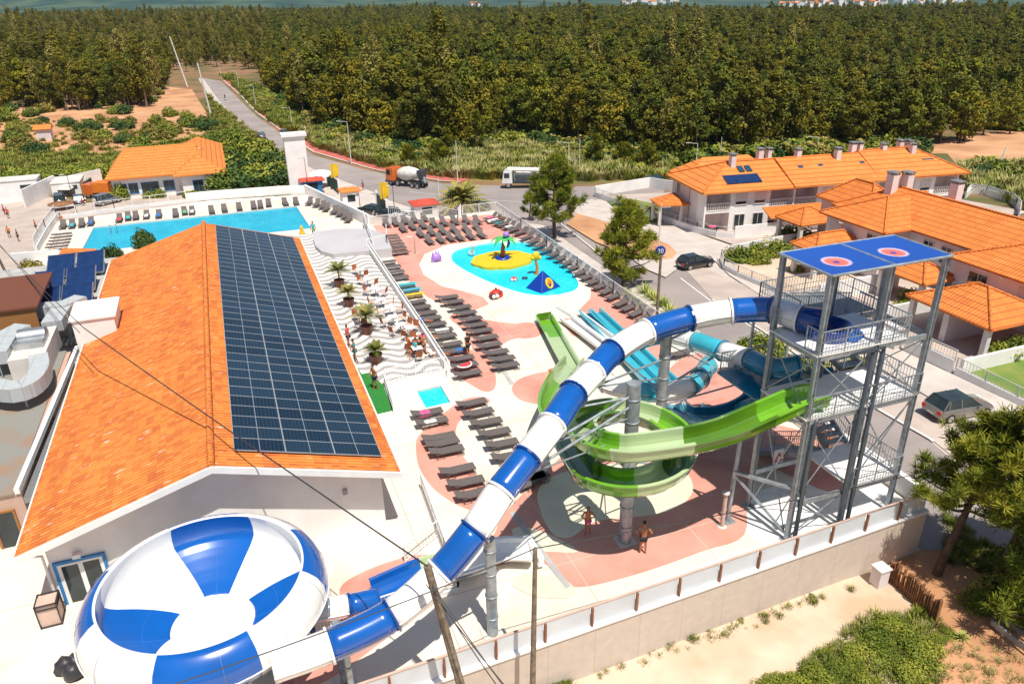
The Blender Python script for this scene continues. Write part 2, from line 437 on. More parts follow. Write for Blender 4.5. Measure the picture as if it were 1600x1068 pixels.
def smooth_path(pts, k=6):
    """Catmull-Rom through the points"""
    P = [Vector(p) for p in pts]; P = [2*P[0]-P[1]]+P+[2*P[-1]-P[-2]]; out = []
    for i in range(1, len(P)-2):
        for j in range(k):
            t = j/k; a, b, c, d = P[i-1:i+3]
            out.append(.5*((2*b)+(c-a)*t+(2*a-5*b+4*c-d)*t*t+(3*b-a-3*c+d)*t**3))
    out.append(P[-2].copy()); return out
# ------------------------------------------------------------------ ground, roads, deck
def sheet(name, pts, off, mat, kind='structure', step=3.0):
    bm = bmesh.new()
    vs = [bm.verts.new((p[0], p[1], 0)) for p in pts]
    es = [bm.edges.new((vs[i], vs[(i+1) % len(vs)])) for i in range(len(vs))]
    bmesh.ops.triangle_fill(bm, edges=es, use_beauty=True)
    ys = [p[1] for p in pts]
    cuts = [g[0] for g in GP if min(ys) < g[0] < max(ys)]
    for c in cuts:
        bmesh.ops.bisect_plane(bm, geom=bm.verts[:]+bm.edges[:]+bm.faces[:], plane_co=(0, c, 0), plane_no=(0, 1, 0))
    for v in bm.verts: v.co.z = G(v.co.y)+off
    bmesh.ops.recalc_face_normals(bm, faces=bm.faces)
    for f in bm.faces:
        if f.normal.z < 0: f.normal_flip()
    me = bpy.data.meshes.new(name); bm.to_mesh(me); bm.free()
    me.materials.append(MM[mat])
    o = bpy.data.objects.new(name, me); C.objects.link(o); o['kind'] = kind
    return o
def gpts(px): return [GW(*p) for p in px]
def wpts(px, z=0): return [W(x, y, z) for x, y in px]
def terrain():
    rnd = random.Random(3)
    xs = [-5200, -3600, -2500, -1700, -1200]+list(range(-900, 901, 100))+[1200, 1700, 2500, 3600, 5200]
    ys = sorted(set([g[0] for g in GP]+list(range(1500, 6001, 150))+[300, 500, 700, 1100, 1300]))
    mb = MB(); vs = []
    for y in ys:
        for x in xs:
            z = G(y)
            if y > 1500:
                k = min(1, (y-1500)/1500)
                z += k*(45*math.sin(x*.0013+1)+30*math.sin(x*.0031+y*.001)+18*math.sin(x*.008+y*.004)+rnd.uniform(-6, 6))
            vs.append((x, y, z))
    n = len(xs)
    mb.add(vs, [(j*n+i, j*n+i+1, (j+1)*n+i+1, (j+1)*n+i) for j in range(len(ys)-1) for i in range(n-1)], 0, False)
    # material by distance: earth near, forest-covered hills in haze-tinted teal beyond
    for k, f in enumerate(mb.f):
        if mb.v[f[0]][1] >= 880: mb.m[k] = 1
    tag(mb.build('ground', ['earth', 'hazy_hill_teal']), kind='structure')
terrain()
sheet('sand_ground', [(-60, -40), (60, -40), (60, 5), (31, 14), (29, 20.4), (-60, 19.4)], .02, 'sand')
sheet('soil_ground', [(p.x, p.y) for p in gpts([(1420, 1068+60), (1440, 1040), (1462, 985), (1468, 950), (1380, 905), (1400, 870), (1475, 850), (1500, 800), (1560, 850), (1700, 1000), (1700, 1128)])], .04, 'orange_soil')
sheet('sandy_clearing', [(p.x, p.y) for p in gpts([(-30, 175), (60, 165), (180, 160), (250, 150), (258, 135), (300, 140), (322, 175), (330, 195), (230, 300), (-30, 300)])], .02, 'orange_soil')
sheet('sandy_yard', [(p.x, p.y) for p in gpts([(1100, 238), (1250, 228), (1440, 225), (1560, 205), (1640, 205), (1640, 262), (1500, 262), (1480, 240)])], .02, 'orange_soil')
sheet('verge', [(p.x, p.y) for p in gpts([(350, 122), (420, 150), (450, 175), (480, 190), (540, 205), (640, 225), (700, 220), (800, 205), (960, 225), (1050, 240), (1040, 286), (900, 287), (760, 284), (690, 281), (600, 266), (490, 233), (440, 203), (392, 172)])], .03, 'scrub_ground')
sheet('field', [(p.x, p.y) for p in gpts([(1352, 35), (1500, 44), (1640, 46), (1640, 62), (1500, 60), (1400, 52), (1350, 46)])], .5, 'field')
sheet('pale_field', [(p.x, p.y) for p in gpts([(880, 242), (950, 240), (975, 262), (960, 280), (850, 282), (840, 262)])], .05, 'orange_soil')
road = [(310, 121), (345, 127), (400, 181), (440, 210), (490, 243), (600, 272), (690, 287), (760, 290), (900, 292), (1044, 287), (1036, 303), (930, 312), (960, 335), (1060, 412), (1120, 470), (1250, 560), (1375, 645), (1460, 695), (1560, 780), (1700, 860), (1440, 860), (1330, 760), (1160, 590), (1010, 462), (850, 352), (760, 340), (650, 338), (570, 305), (480, 270), (430, 243), (370, 197), (332, 158)]
sheet('road', [(p.x, p.y) for p in gpts(road)], .06, 'asphalt')
def strip_px(name, px, w, off, mat, side=1):
    """band of width w metres along a line of photo points on the ground"""
    P = [GW(*p) for p in px]; L = []; Rr = []
    for i, p in enumerate(P):
        d = (P[min(i+1, len(P)-1)]-P[max(0, i-1)]); d.z = 0; d.normalize(); nn = Vector((d.y, -d.x, 0))*side
        L.append((p.x, p.y)); Rr.append((p.x+nn.x*w, p.y+nn.y*w))
    return sheet(name, L+Rr[::-1], off, mat)
up_edge = [(350, 126), (378, 150), (402, 176), (442, 205), (492, 238), (600, 268), (690, 283), (720, 285)]
strip_px('bike_path', up_edge, 3.4, .10, 'bike_path', -1)
strip_px('kerb', up_edge, .35, .14, 'kerb', 1)
strip_px('pavement', [(310, 124), (332, 158), (370, 197), (430, 243), (480, 270), (570, 305)], 2.0, .10, 'pavement', -1)
sheet('pavement', [(28.8, 20.4), (53, 20.4), (53, 105), (44, 112), (28.8, 81)], .03, 'pavement')
sheet('parking_bay', [(p.x, p.y) for p in gpts([(1062, 412), (1114, 470), (1250, 557), (1375, 642), (1460, 692), (1600, 800), (1640, 760), (1480, 640), (1310, 543), (1213, 467), (1100, 420), (1080, 404)])], .09, 'paving')
sheet('pavement', [(p.x, p.y) for p in gpts([(905, 318), (1000, 355), (1110, 402), (1140, 432), (1215, 480), (1320, 545), (1480, 640), (1640, 760), (1640, 700), (1500, 600), (1330, 530), (1200, 450), (1145, 415), (1125, 392), (1080, 375), (1000, 340), (925, 312)])], .14, 'pavement')
sheet('pavement', [(p.x, p.y) for p in gpts([(985, 405), (1012, 424), (1040, 436), (1056, 424), (1064, 408), (1110, 402), (1000, 352), (905, 318), (885, 322), (900, 345)])], .20, 'pavement')
sheet('dirt_island', [(p.x, p.y) for p in gpts([(900, 335), (935, 345), (1000, 365), (1045, 385), (1058, 397), (1050, 406), (1030, 409), (985, 402), (930, 380), (885, 352)])], .22, 'orange_soil')
for q in ([(835, 318), (905, 372), (980, 432)], [(1114, 470), (1250, 557), (1375, 642), (1460, 692)]):
    strip_px('kerb', q, .22, .17, 'kerb', 1)
for q, w in (([(1064, 435), (1114, 473), (1250, 562), (1300, 597)], .12), ([(640, 300), (760, 313), (860, 318)], .12)):
    strip_px('road_marking', q, w, .075, 'white_paint')
def ring_marking():
    P = GW(1123, 503); mb = MB(); n = 28
    vs = [(P.x+r*math.cos(6.2832*k/n), P.y+r*math.sin(6.2832*k/n), G(P.y+r*math.sin(6.2832*k/n))+.10) for r in (.62, .85) for k in range(n)]
    mb.add(vs, [(k, (k+1) % n, n+(k+1) % n, n+k) for k in range(n)])
    m = MB(); m.box((P.x-.33, P.y-.06, G(P.y)+.10), (P.x+.33, P.y+.06, G(P.y)+.105))
    tag(mb.build('speed_marking', 'white_paint'), kind='structure')
ring_marking()
sheet('lawn', [(p.x, p.y) for p in gpts([(948, 315), (985, 312), (1035, 322), (1040, 345), (1010, 352), (960, 325)])], .16, 'lawn')
sheet('house_terrace', [(53.2, 66.5), (95, 64), (95, 90), (53.2, 104)], .12, 'paving')
sheet('house_yard', [(45.6, 25), (75, 25), (75, 66), (49, 66), (45.6, 58)], .10, 'paving')
sheet('dry_garden', [(46, 52), (56, 52), (56, 64), (49, 63.5), (46.2, 58)], .16, 'sand')
sheet('dry_lawn', [(46, 27), (56, 27), (56, 33), (46, 33)], .16, 'lawn')
sheet('car_park', [(p.x, p.y) for p in gpts([(-40, 320), (40, 300), (140, 318), (180, 306), (330, 300), (470, 296), (560, 296), (650, 325), (770, 345), (600, 420), (60, 420), (20, 470), (-40, 470)])], .05, 'paving')
sheet('entrance_drive', [(p.x, p.y) for p in gpts([(470, 265), (545, 290), (655, 330), (660, 345), (560, 340), (470, 300)])], .09, 'pavement')

def filled(name, outer, holes, z, mat, kind='structure'):
    bm = bmesh.new(); es = []
    for loop in [outer]+holes:
        vs = [bm.verts.new((p[0], p[1], z)) for p in loop]
        es += [bm.edges.new((vs[i], vs[(i+1) % len(vs)])) for i in range(len(vs))]
    bmesh.ops.triangle_fill(bm, edges=es, use_beauty=True, normal=(0, 0, 1))
    for f in bm.faces:
        if f.normal.z < 0: f.normal_flip()
    me = bpy.data.meshes.new(name); bm.to_mesh(me); bm.free(); me.materials.append(MM[mat])
    o = bpy.data.objects.new(name, me); C.objects.link(o); o['kind'] = kind
    return o
def smooth_loop(pts, k=4):
    P = [Vector((p[0], p[1], 0)) for p in pts]; n = len(P); out = []
    for i in range(n):
        a, b, c, d = P[(i-1) % n], P[i], P[(i+1) % n], P[(i+2) % n]
        for j in range(k):
            t = j/k; q = .5*((2*b)+(c-a)*t+(2*a-5*b+4*c-d)*t*t+(3*b-a-3*c+d)*t**3); out.append((q.x, q.y))
    return out
KID = smooth_loop(wpts([(705, 402), (712, 391), (740, 383), (785, 377), (830, 380), (860, 392), (885, 415), (903, 440), (900, 452), (880, 459), (848, 462), (812, 457), (770, 443), (735, 427), (712, 413)]))
BIG = [(-15.1, 83.2), (-14.9, 93.1), (7.2, 93.1), (7.6, 82.6)]
SMALL = [(9.05, 39.5), (9.05, 41.85), (10.7, 41.95), (10.65, 39.6)]
deck_poly = [(-40, 19.5), (28.75, 20.65), (28.75, 81.3), (13.7, 81.3)]+[(p.x, p.y) for p in wpts([(572, 352), (478, 304), (440, 306), (330, 313), (90, 346), (62, 390), (40, 432)])]+[(-40, 72)]
filled('pool_deck', deck_poly, [KID, BIG, SMALL], 0, 'deck')
mb = MB()
for i in range(len(deck_poly)):
    a, b = deck_poly[i], deck_poly[(i+1) % len(deck_poly)]
    mb.add([(a[0], a[1], -8.5), (b[0], b[1], -8.5), (b[0], b[1], -.002), (a[0], a[1], -.002)], [(0, 1, 2, 3)])
tag(mb.build('deck_edge', 'white_wall'), kind='structure')
def pool(name, loop, depth, water, label, lip, surf=-.10):
    t = thing(name, label, 'swimming pool', (loop[0][0], loop[0][1], 0)); at = t.location.copy()
    n = len(loop); mb = MB()
    vs = [(x, y, 0) for x, y in loop]+[(x, y, -depth) for x, y in loop]
    mb.add(vs, [(i, (i+1) % n, n+(i+1) % n, n+i) for i in range(n)]); mb.poly([(x, y, -depth) for x, y in loop])
    mb.build('basin', 'cyan_gel', t, at)
    w = MB(); w.poly([(x, y, surf) for x, y in loop]); w.build('water', water, t, at)
    cx = sum(p[0] for p in loop)/n; cy = sum(p[1] for p in loop)/n
    if lip:
        r = MB()
        def off(p, d):
            v = Vector((p[0]-cx, p[1]-cy)); L = v.length; return (p[0]+v.x/L*d, p[1]+v.y/L*d)
        A = [off(p, -.02) for p in loop]; B = [off(p, lip) for p in loop]
        vs = [(x, y, .02) for x, y in A]+[(x, y, .02) for x, y in B]+[(x, y, -.01) for x, y in B]+[(x, y, -.12) for x, y in A]
        r.add(vs, [(i, (i+1) % n, n+(i+1) % n, n+i) for i in range(n)]+[(n+i, n+(i+1) % n, 2*n+(i+1) % n, 2*n+i) for i in range(n)]+[(3*n+i, 3*n+(i+1) % n, (i+1) % n, i) for i in range(n)])
        r.build('coping', 'white_paint' if name == 'paddling_pool' else 'kerb', t, at)
    return t
tag(pool('swimming_pool', BIG, 1.4, 'pool_water', 'large rectangular blue swimming pool behind the long orange tiled roof', .35))
pool('paddling_pool', KID, .4, 'kid_water', 'kidney shaped turquoise paddling pool holding the toy palm island', .28)
pool('plunge_pool', SMALL, .5, 'kid_water', 'small square light blue plunge pool beside the railed terrace', .06)

def paint(name, loops, z, mat, smooth=True):
    for i_, l in enumerate(loops):
        z += .0011; q = wpts(l); q = smooth_loop(q) if smooth else [(p.x, p.y) for p in q]
        m = MB(); m.poly([(x, y, z) for x, y in q]); tag(m.build(name, mat), kind='structure')
paint('pink_paving', [[(583, 353), (765, 335), (800, 351), (870, 383), (925, 435), (990, 475), (1040, 508), (1010, 520), (960, 512), (905, 484), (922, 466), (925, 445), (900, 415), (870, 386), (830, 372), (760, 374), (700, 382), (663, 397), (655, 413), (662, 429), (690, 447), (725, 455), (755, 464), (764, 475), (745, 483), (715, 481), (688, 474), (668, 464), (640, 440)]], .004, 'pink_paint', False)
paint('pink_paving', [
    [(703, 497), (715, 490), (760, 500), (800, 505), (835, 507), (846, 522), (800, 530), (775, 547), (765, 565), (750, 568), (738, 545), (728, 520)],
    [(800, 605), (812, 592), (840, 583), (875, 580), (905, 592), (900, 612), (880, 628), (850, 632), (820, 627), (805, 618)],
    [(650, 700), (655, 680), (690, 648), (725, 624), (755, 620), (765, 628), (735, 642), (714, 665), (715, 695), (735, 728), (765, 765), (790, 778), (765, 800), (725, 793), (682, 767), (656, 732)],
    [(530, 925), (545, 905), (600, 880), (660, 866), (700, 880), (690, 930), (600, 1000), (500, 1068), (440, 1068), (520, 990), (540, 950)],
    [(1050, 572), (1090, 552), (1160, 560), (1215, 600), (1215, 650), (1150, 665), (1085, 650), (1050, 625), (1040, 600)],
    [(700, 560), (725, 545), (765, 560), (775, 600), (760, 612), (735, 600), (715, 585)]], .012, 'pink_paint')
paint('pink_paving', [[(1090, 650), (1220, 665), (1290, 690), (1330, 740), (1300, 770), (1200, 730), (1168, 770), (1163, 835), (1100, 860), (1000, 895), (905, 917), (880, 900), (830, 870), (790, 880), (700, 905), (680, 890), (760, 850), (790, 800), (850, 740), (900, 700), (1000, 680)],
    [(805, 507), (835, 505), (843, 524), (810, 527)], [(948, 480), (1000, 490), (1050, 540), (1010, 560)], [(880, 500), (898, 500), (915, 522), (895, 524)]], .020, 'pink_paint', True)
paint('cream_paving', [[(840, 782), (848, 755), (880, 738), (930, 728), (1000, 722), (1060, 730), (1082, 755), (1075, 780), (1040, 800), (990, 808), (930, 815), (890, 840), (860, 830)],
    [(800, 828), (830, 825), (880, 845), (902, 862), (860, 862), (820, 858)], [(800, 910), (830, 895), (880, 905), (900, 925), (880, 935), (830, 930)]], .026, 'cream_paint')
paint('red_paving', [[(856, 578), (880, 570), (897, 590), (885, 603), (866, 597)]], .032, 'red_paint', False)
m = MB()
for a, b in (([(800, 800), (888, 918)]), ([(735, 495), (800, 600)]), ([(870, 480), (1000, 560)]), ([(500, 900), (520, 945)])):
    A, B = W(*a), W(*b); m.bar((A.x, A.y, .032), (B.x, B.y, .032), .28, .016)
tag(m.build('drain_strip', 'grey_concrete'), kind='structure')
m = MB().prism([(2, 19.62), (28.6, 20.5), (28.6, 21.0), (20.0, 21.0), (19.3, 21.5), (14, 21.15), (9, 20.75), (2, 20.6)], .0, .046); tag(m.build('white_strip', 'white_paint'), kind='structure')
# raised terraces beside the main building
prism = MB().prism([(4.25, 42.6), (11.45, 42.9), (11.5, 72), (10.5, 79), (4.2, 79)], -.01, .5)
tag(prism.build('wave_terrace', 'wave_pavement'), kind='structure')
st = [(p.x, p.y) for p in wpts([(502, 392), (493, 384), (489, 372), (490, 362), (530, 357), (577, 357), (603, 366), (612, 388), (560, 393), (520, 397)], .9)]
tag(MB().prism(st, .0, .9).build('stage_floor', 'light_grey_stage'), kind='structure')
tag(MB().prism([(4.3, 38.9), (6.9, 39.1), (7.1, 42.55), (6.6, 44.6), (6.1, 44.6), (5.9, 47), (4.3, 47.5)], .5, .512).build('green_carpet', 'artificial_grass'), kind='structure')
tag(MB().prism([(4.25, 38.8), (7.0, 39.0), (7.1, 42.6), (4.25, 42.6)], -.01, .5).build('terrace_step', 'white_wall'), kind='structure')

# ------------------------------------------------------------------ fences and walls
def railing(name, pts, h, label, base=0, wall=0, sp=.14, panel=False, mat='white_paint', cat='railing', group=None, post_sp=2.4, top=.05, th=.2):
    """railing along 3D ground points; low wall under it (wall), then bars or panels"""
    t = thing(name, label, cat, pts[0], 0, group); at = t.location.copy()
    P = [Vector(p) for p in pts]
    if wall:
        mw = MB()
        for a, b in zip(P[:-1], P[1:]):
            d = (b-a).normalized(); nn = Vector((-d.y, d.x, 0))*th/2
            mw.hexa([a-nn+Vector((0, 0, base)), b-nn+Vector((0, 0, base)), b+nn+Vector((0, 0, base)), a+nn+Vector((0, 0, base))],
                    [a-nn+Vector((0, 0, wall)), b-nn+Vector((0, 0, wall)), b+nn+Vector((0, 0, wall)), a+nn+Vector((0, 0, wall))])
        mw.build('low_wall', 'white_wall', t, at)
    z0 = max(wall, base)
    if h > z0+.1:
        mr = MB(); mi = MB()
        for a, b in zip(P[:-1], P[1:]):
            L = (b-a).length; k = max(1, round(L/post_sp))
            mr.bar(a+Vector((0, 0, h)), b+Vector((0, 0, h)), top, top)
            mr.bar(a+Vector((0, 0, z0+.10)), b+Vector((0, 0, z0+.10)), top*.8, top*.8)
            for i in range(k+1):
                q = a.lerp(b, i/k)
                mp = MB(); mp.cbox((q.x, q.y, q.z+(z0+h)/2+.015), (.07, .07, h-z0+.03)); mp.build('post', mat, t, at)
            if panel:
                mi.bar(a+Vector((0, 0, (z0+h)/2+.02)), b+Vector((0, 0, (z0+h)/2+.02)), .02, h-z0-.16)
            else:
                n = int(L/sp)
                for i in range(1, n):
                    q = a.lerp(b, i/n); mi.cbox((q.x, q.y, q.z+(z0+h)/2), (.022, .022, h-z0-.06))
        mr.build('rail', mat, t, at); mi.build('infill_panel' if panel else 'bars', mat, t, at)
    return t
railing('white_fence', [(28.55, v, 0) for v in (24, 31, 38, 45, 52, 59, 66, 73, 80.8)], 1.15, 'long white barred fence between lounger row and street', sp=.12, cat='fence')
railing('white_fence', [(28.5, 80.9, 0), (24.5, 81.0, 0)], 1.1, 'short white railing in front of the big palm', cat='fence')
railing('white_fence', [(24.3, 81.0, 0), (23.2, 78.6, 0), (21.6, 81.0, 0)], 1.3, 'white stair railing beside the red roofed kiosk', cat='fence')
railing('white_fence', [(13.9, 80.6, 0), (21.4, 81.0, 0)], 1.1, 'white railing behind loungers above the parked dark cars', sp=.1, cat='fence')
railing('terrace_railing', [(11.5, 42.95, .0), (11.6, 50, 0), (11.65, 57, 0), (11.7, 64, 0), (11.75, 70.5, 0)], 1.3, 'white parapet and rail between wave terrace and loungers', base=0, wall=1.05, th=.35, post_sp=6)
railing('terrace_railing', [(7.3, 42.7, .5), (11.3, 42.95, .5)], 1.0, 'white barred railing above the small plunge pool', base=-.5, wall=.04, sp=.18)
railing('terrace_railing', [(7.2, 42.5, 0), (6.95, 38.9, 0)], 1.2, 'low white railing beside the green carpet', wall=.5, th=.12)
railing('stage_railing', [(p.x, p.y, .9) for p in wpts([(573, 388), (605, 380), (604, 364)], .9)], .9, 'white framed railing at the corner of the grey stage', sp=.6, panel=False)
railing('stage_railing', [(12.2, 71.0, 0), (12.6, 76, 0), (13.2, 81, 0)], 1.75, 'white wall and rail between stage and far loungers', wall=1.0, th=.2, sp=.2)
pw = wpts([(577, 352), (478, 303), (440, 304), (330, 312), (292, 316)])
railing('pool_wall', [tuple(p) for p in pw[:2]], 1.2, 'white wall on the slanting side of the big pool deck', wall=1.2, th=.25, cat='wall')
railing('pool_wall', [tuple(p) for p in pw[1:]], 1.1, 'white wall behind the far lounger row under the green hedge', wall=1.1, th=.25, cat='wall')
pw2 = wpts([(292, 316), (180, 330), (90, 343)])
railing('pool_fence', [tuple(p) for p in pw2], 1.35, 'white glazed fence between the big pool and the parked cars', wall=.35, th=.2, panel=False, sp=1.1, post_sp=2.2, cat='fence')
pw3 = wpts([(90, 343), (74, 366), (58, 396)])
railing('pool_fence', [tuple(p) for p in pw3], 1.7, 'white barred fence on a wall left of the stacked loungers', wall=.75, th=.25, sp=.25, cat='fence')
railing('pool_wall', [tuple(p) for p in wpts([(20, 408), (95, 402)])], .8, 'low white wall behind the brown hut', wall=.8, th=.25, cat='wall')
railing('front_railing', [(4.6, 26.4, 0), (6.6, 27.7, 0)], .9, 'white railing around the side terrace by the gable', sp=.2)
railing('front_railing', [(-4.2, 23.3, 0), (6.3, 23.9, 0), (6.7, 31.5, 0)], .95, 'long white railing in front of the gable wall', wall=.2, th=.15, sp=.13)

# front retaining wall with parapet panels
bw = thing('boundary_wall', 'long retaining wall with white parapet panels and brown posts above the sand', 'wall', (4.5, 19.4, -2.6)); at = bw.location.copy()
def wv(u): return 19.36+(u+10)*.0333
mb = MB()
mb.hexa([(-14, wv(-14)-.15, -4), (28.95, wv(28.95)-.15, -4), (28.95, wv(28.95)+.12, -4), (-14, wv(-14)+.12, -4)],
        [(-14, wv(-14)-.15, -.05), (28.95, wv(28.95)-.15, -.05), (28.95, wv(28.95)+.12, -.05), (-14, wv(-14)+.12, -.05)])
mb.build('retaining_wall', 'retaining_wall', bw, at)
mb = MB().hexa([(-14, wv(-14)-.22, -.05), (28.98, wv(28.98)-.22, -.05), (28.98, wv(28.98)+.16, -.05), (-14, wv(-14)+.16, -.05)],
        [(-14, wv(-14)-.22, .06), (28.98, wv(28.98)-.22, .06), (28.98, wv(28.98)+.16, .06), (-14, wv(-14)+.16, .06)])
mb.build('ledge', 'white_wall', bw, at)
u = -11.9
while u < 28.9:
    m = MB().cbox((u, wv(u)-.10, .53), (.09, .1, .94)); m.build('post', 'rust', bw, at)
    e = min(u+2.05, 28.9)
    m = MB().bar((u+.05, wv(u), .53), (e-.05, wv(e), .53), .05, .94); m.build('parapet_panel', 'parapet_white', bw, at)
    u += 2.05
m = MB().bar((-14, wv(-14), 1.02), (28.95, wv(28.95), 1.02), .10, .04); m.build('top_rail', 'pink_siding', bw, at)
sw = thing('side_wall', 'white wall beside the street behind the slide tower', 'wall', (28.85, 21, 0)); at = sw.location.copy()
MB().box((28.78, 20.75, -4), (28.98, 30, 1.0)).build('wall', 'white_wall', sw, at)
MB().box((28.72, 20.75, 1.0), (29.04, 30, 1.08)).build('coping', 'white_paint', sw, at)

# ------------------------------------------------------------------ main building
def hip_roof(mb, x0, x1, y0, y1, ze, zr, a=1, b=1, axis=0, th=.16, mi=0, ridge=True, ends=None):
    """hip roof; axis 0 = ridge along x. a, b = hip inset factor at each end (0 = gable)"""
    if axis == 0:
        h = (y1-y0)/2; m = (y0+y1)/2; r0 = x0+h*a; r1 = x1-h*b
        if r1 < r0: r0 = r1 = (r0+r1)/2
        vs = [(x0, y0, ze), (x1, y0, ze), (x1, y1, ze), (x0, y1, ze), (r0, m, zr), (r1, m, zr)]
    else:
        h = (x1-x0)/2; m = (x0+x1)/2; r0 = y0+h*a; r1 = y1-h*b
        if r1 < r0: r0 = r1 = (r0+r1)/2
        vs = [(x1, y0, ze), (x1, y1, ze), (x0, y1, ze), (x0, y0, ze), (m, r0, zr), (m, r1, zr)]
    fs = [(0, 1, 5, 4), (2, 3, 4, 5), (3, 0, 4), (1, 2, 5)]
    if not a: fs.remove((3, 0, 4))
    if not b: fs.remove((1, 2, 5))
    mb.slab(vs, fs, th, mi)
    return vs
pav = thing('pool_building', 'long white building with an orange tiled gable roof full of solar panels', 'building', (-2.5, 29, 0)); PA = pav.location.copy()
UL, UR, UM, V0, V1, ZE, ZR = -10.15, 5.12, -2.55, 28.25, 67.3, 3.5, 5.8
mb = MB()
mb.slab([(UL, V0, ZE), (UM, V0, ZR), (UR, V0, ZE), (UR, V1, ZE), (UM, V1, ZR), (UL, V1, ZE)], [(0, 1, 4, 5), (1, 2, 3, 4)], .10, 0)
rf = mb.build('roof', 'tile_roof', pav, PA)
m = MB()
for k in range(60):
    v = V0+(V1-V0)*k/60; m.tube([(UM, v, ZR+.02), (UM, v+(V1-V0)/60*1.06, ZR+.035)], [.15, .17], 7)
m.build('ridge_cap', 'tile_roof', rf)
for o in rf.children: o.data.transform(Matrix.Translation(-PA))
m = MB()
for u0, z0, u1, z1 in ((UL-.02, ZE, UM, ZR), (UM, ZR, UR+.02, ZE)):
    m.hexa([(u0, V0-.06, z0-.28), (u1, V0-.06, z1-.28), (u1, V0+.04, z1-.28), (u0, V0+.04, z0-.28)], [(u0, V0-.06, z0+.03), (u1, V0-.06, z1+.03), (u1, V0+.04, z1+.03), (u0, V0+.04, z0+.03)])
m.build('verge_board', 'white_paint', pav, PA)
wl, wr, w0, w1 = UL+.75, UR-.75, V0+1.05, V1-.6
zw = ZE-.105+.75*(ZR-ZE)/(UM-UL); zm = ZR-.12
mb = MB()
mb.add([(wl, w0, -.4), (wr, w0, -.4), (wr, w0, zw), (UM, w0, zm), (wl, w0, zw), (wl, w1, -.4), (wr, w1, -.4), (wr, w1, zw), (UM, w1, zm), (wl, w1, zw)],
       [(0, 1, 2, 3, 4), (6, 5, 9, 8, 7), (1, 6, 7, 2), (5, 0, 4, 9)])
mb.build('wall', 'white_wall', pav, PA)
m = MB()
for s, uu in ((-1, UL), (1, UR)):
    m.bar((uu+s*.02, V0, ZE-.12), (uu+s*.02, V1, ZE-.12), .14, .14)
m.build('gutter', 'white_paint', pav, PA)
m = MB(); m.tube([(UL+.1, V0+.3, ZE-.2), (wl-.12, w0-.1, ZE-.8), (wl-.12, w0-.1, 0)], .06, 8); m.build('downpipe', 'white_paint', pav, PA)
# blue framed sliding door in the gable wall
d0 = WV(93, 897, w0).x; d1 = WV(163, 878, w0).x
m = MB()
for x0, x1, z0, z1 in ((d0-.12, d0, -.3, 2.05), (d1, d1+.12, -.3, 2.05), (d0-.12, d1+.12, 2.05, 2.19)): m.box((x0, w0-.09, z0), (x1, w0+.02, z1))
fr = m.build('door_surround', 'frame_blue', pav, PA)
m = MB()
dm = (d0+d1)/2
for x0, x1 in ((d0, d0+.14), (dm-.09, dm+.09), (d1-.14, d1)): m.box((x0, w0-.06, -.3), (x1, w0+.02, 2.05))
m.box((d0+.14, w0-.06, 1.93), (dm-.09, w0+.02, 2.05)); m.box((dm+.09, w0-.06, 1.93), (d1-.14, w0+.02, 2.05))
m.build('door_frame', 'white_paint', pav, PA)
MB().box((d0+.1, w0-.03, -.3), (d1-.1, w0+.01, 2.0)).build('door_glass', 'glass_dark', pav, PA)
p = WV(120, 864, w0)
MB().cbox((p.x, w0-.13, p.z), (.3, .24, .18)).build('wall_lamp', 'white_paint', pav, PA)
p = WV(539, 767, w0)
MB().cbox((p.x, w0-.05, p.z), (.2, .08, .28)).build('vent_grille', 'rail_grey', pav, PA)
for zz in range(3):
    uu = (zz+.5)*.0
# flue box on the left slope
m = MB(); zc = ZE+.6
m.hexa([(-10.45, 49.4, 2.9), (-8.1, 49.4, 2.9), (-8.1, 52.4, 2.9), (-10.45, 52.4, 2.9)], [(-10.45, 49.4, 5.1), (-8.1, 49.4, 5.1), (-8.1, 52.4, 5.1), (-10.45, 52.4, 5.1)])
m.hexa([(-10.6, 49.3, 5.1), (-7.95, 49.3, 5.1), (-7.95, 52.5, 5.1), (-10.6, 52.5, 5.1)], [(-10.6, 49.3, 5.2), (-7.95, 49.3, 5.2), (-7.95, 52.5, 5.3), (-10.6, 52.5, 5.3)])
m.build('flue_box', 'white_paint', pav, PA)
# bent, lying solar modules: each module is a thing of its own resting on the roof slope
sl = (ZR-ZE)/(UR-UM); sx = math.atan(sl)
cols_u = 3; rows_v = 36
su0, su1, sv0, sv1 = -1.72, 4.45, 29.45, 66.6
pw_, ph_ = 0, (sv1-sv0)/rows_v
def on_roof(u, v, h): 
    n = Vector((math.sin(sx), 0, math.cos(sx))); return Vector((u, v, ZR-(u-UM)*sl))+n*h
L = (su1-su0)/math.cos(sx)/cols_u-.010; Wd = ph_-.015
m = MB(); m.box((0, 0, -.04), (L, Wd, 0), 0); m.box((.0, .0, 0), (.022, Wd, .012)); m.box((L-.022, 0, 0), (L, Wd, .012)); m.box((.022, 0, 0), (L-.022, .014, .012)); m.box((.022, Wd-.014, 0), (L-.022, Wd, .012)); m.box((L/2-.010, .014, 0), (L/2+.010, Wd-.014, .010))
mod = m.build('solar_panel', 'chrome_white', pav)
m = MB(); m.add([(.02, .012, .004), (L-.02, .012, .004), (L-.02, Wd-.012, .004), (.02, Wd-.012, .004)], [(0, 1, 2, 3)]); m.build('solar_cells', 'solar_cells', mod)
used = False
for i in range(cols_u):
    for j in range(33):
        o = mod if not used else copy_tree(mod, pav); used = True
        o.location = on_roof(su0+(su1-su0)*i/cols_u+.04, sv0+ph_*j, .14)-PA; o.rotation_euler = (0, sx, 0)

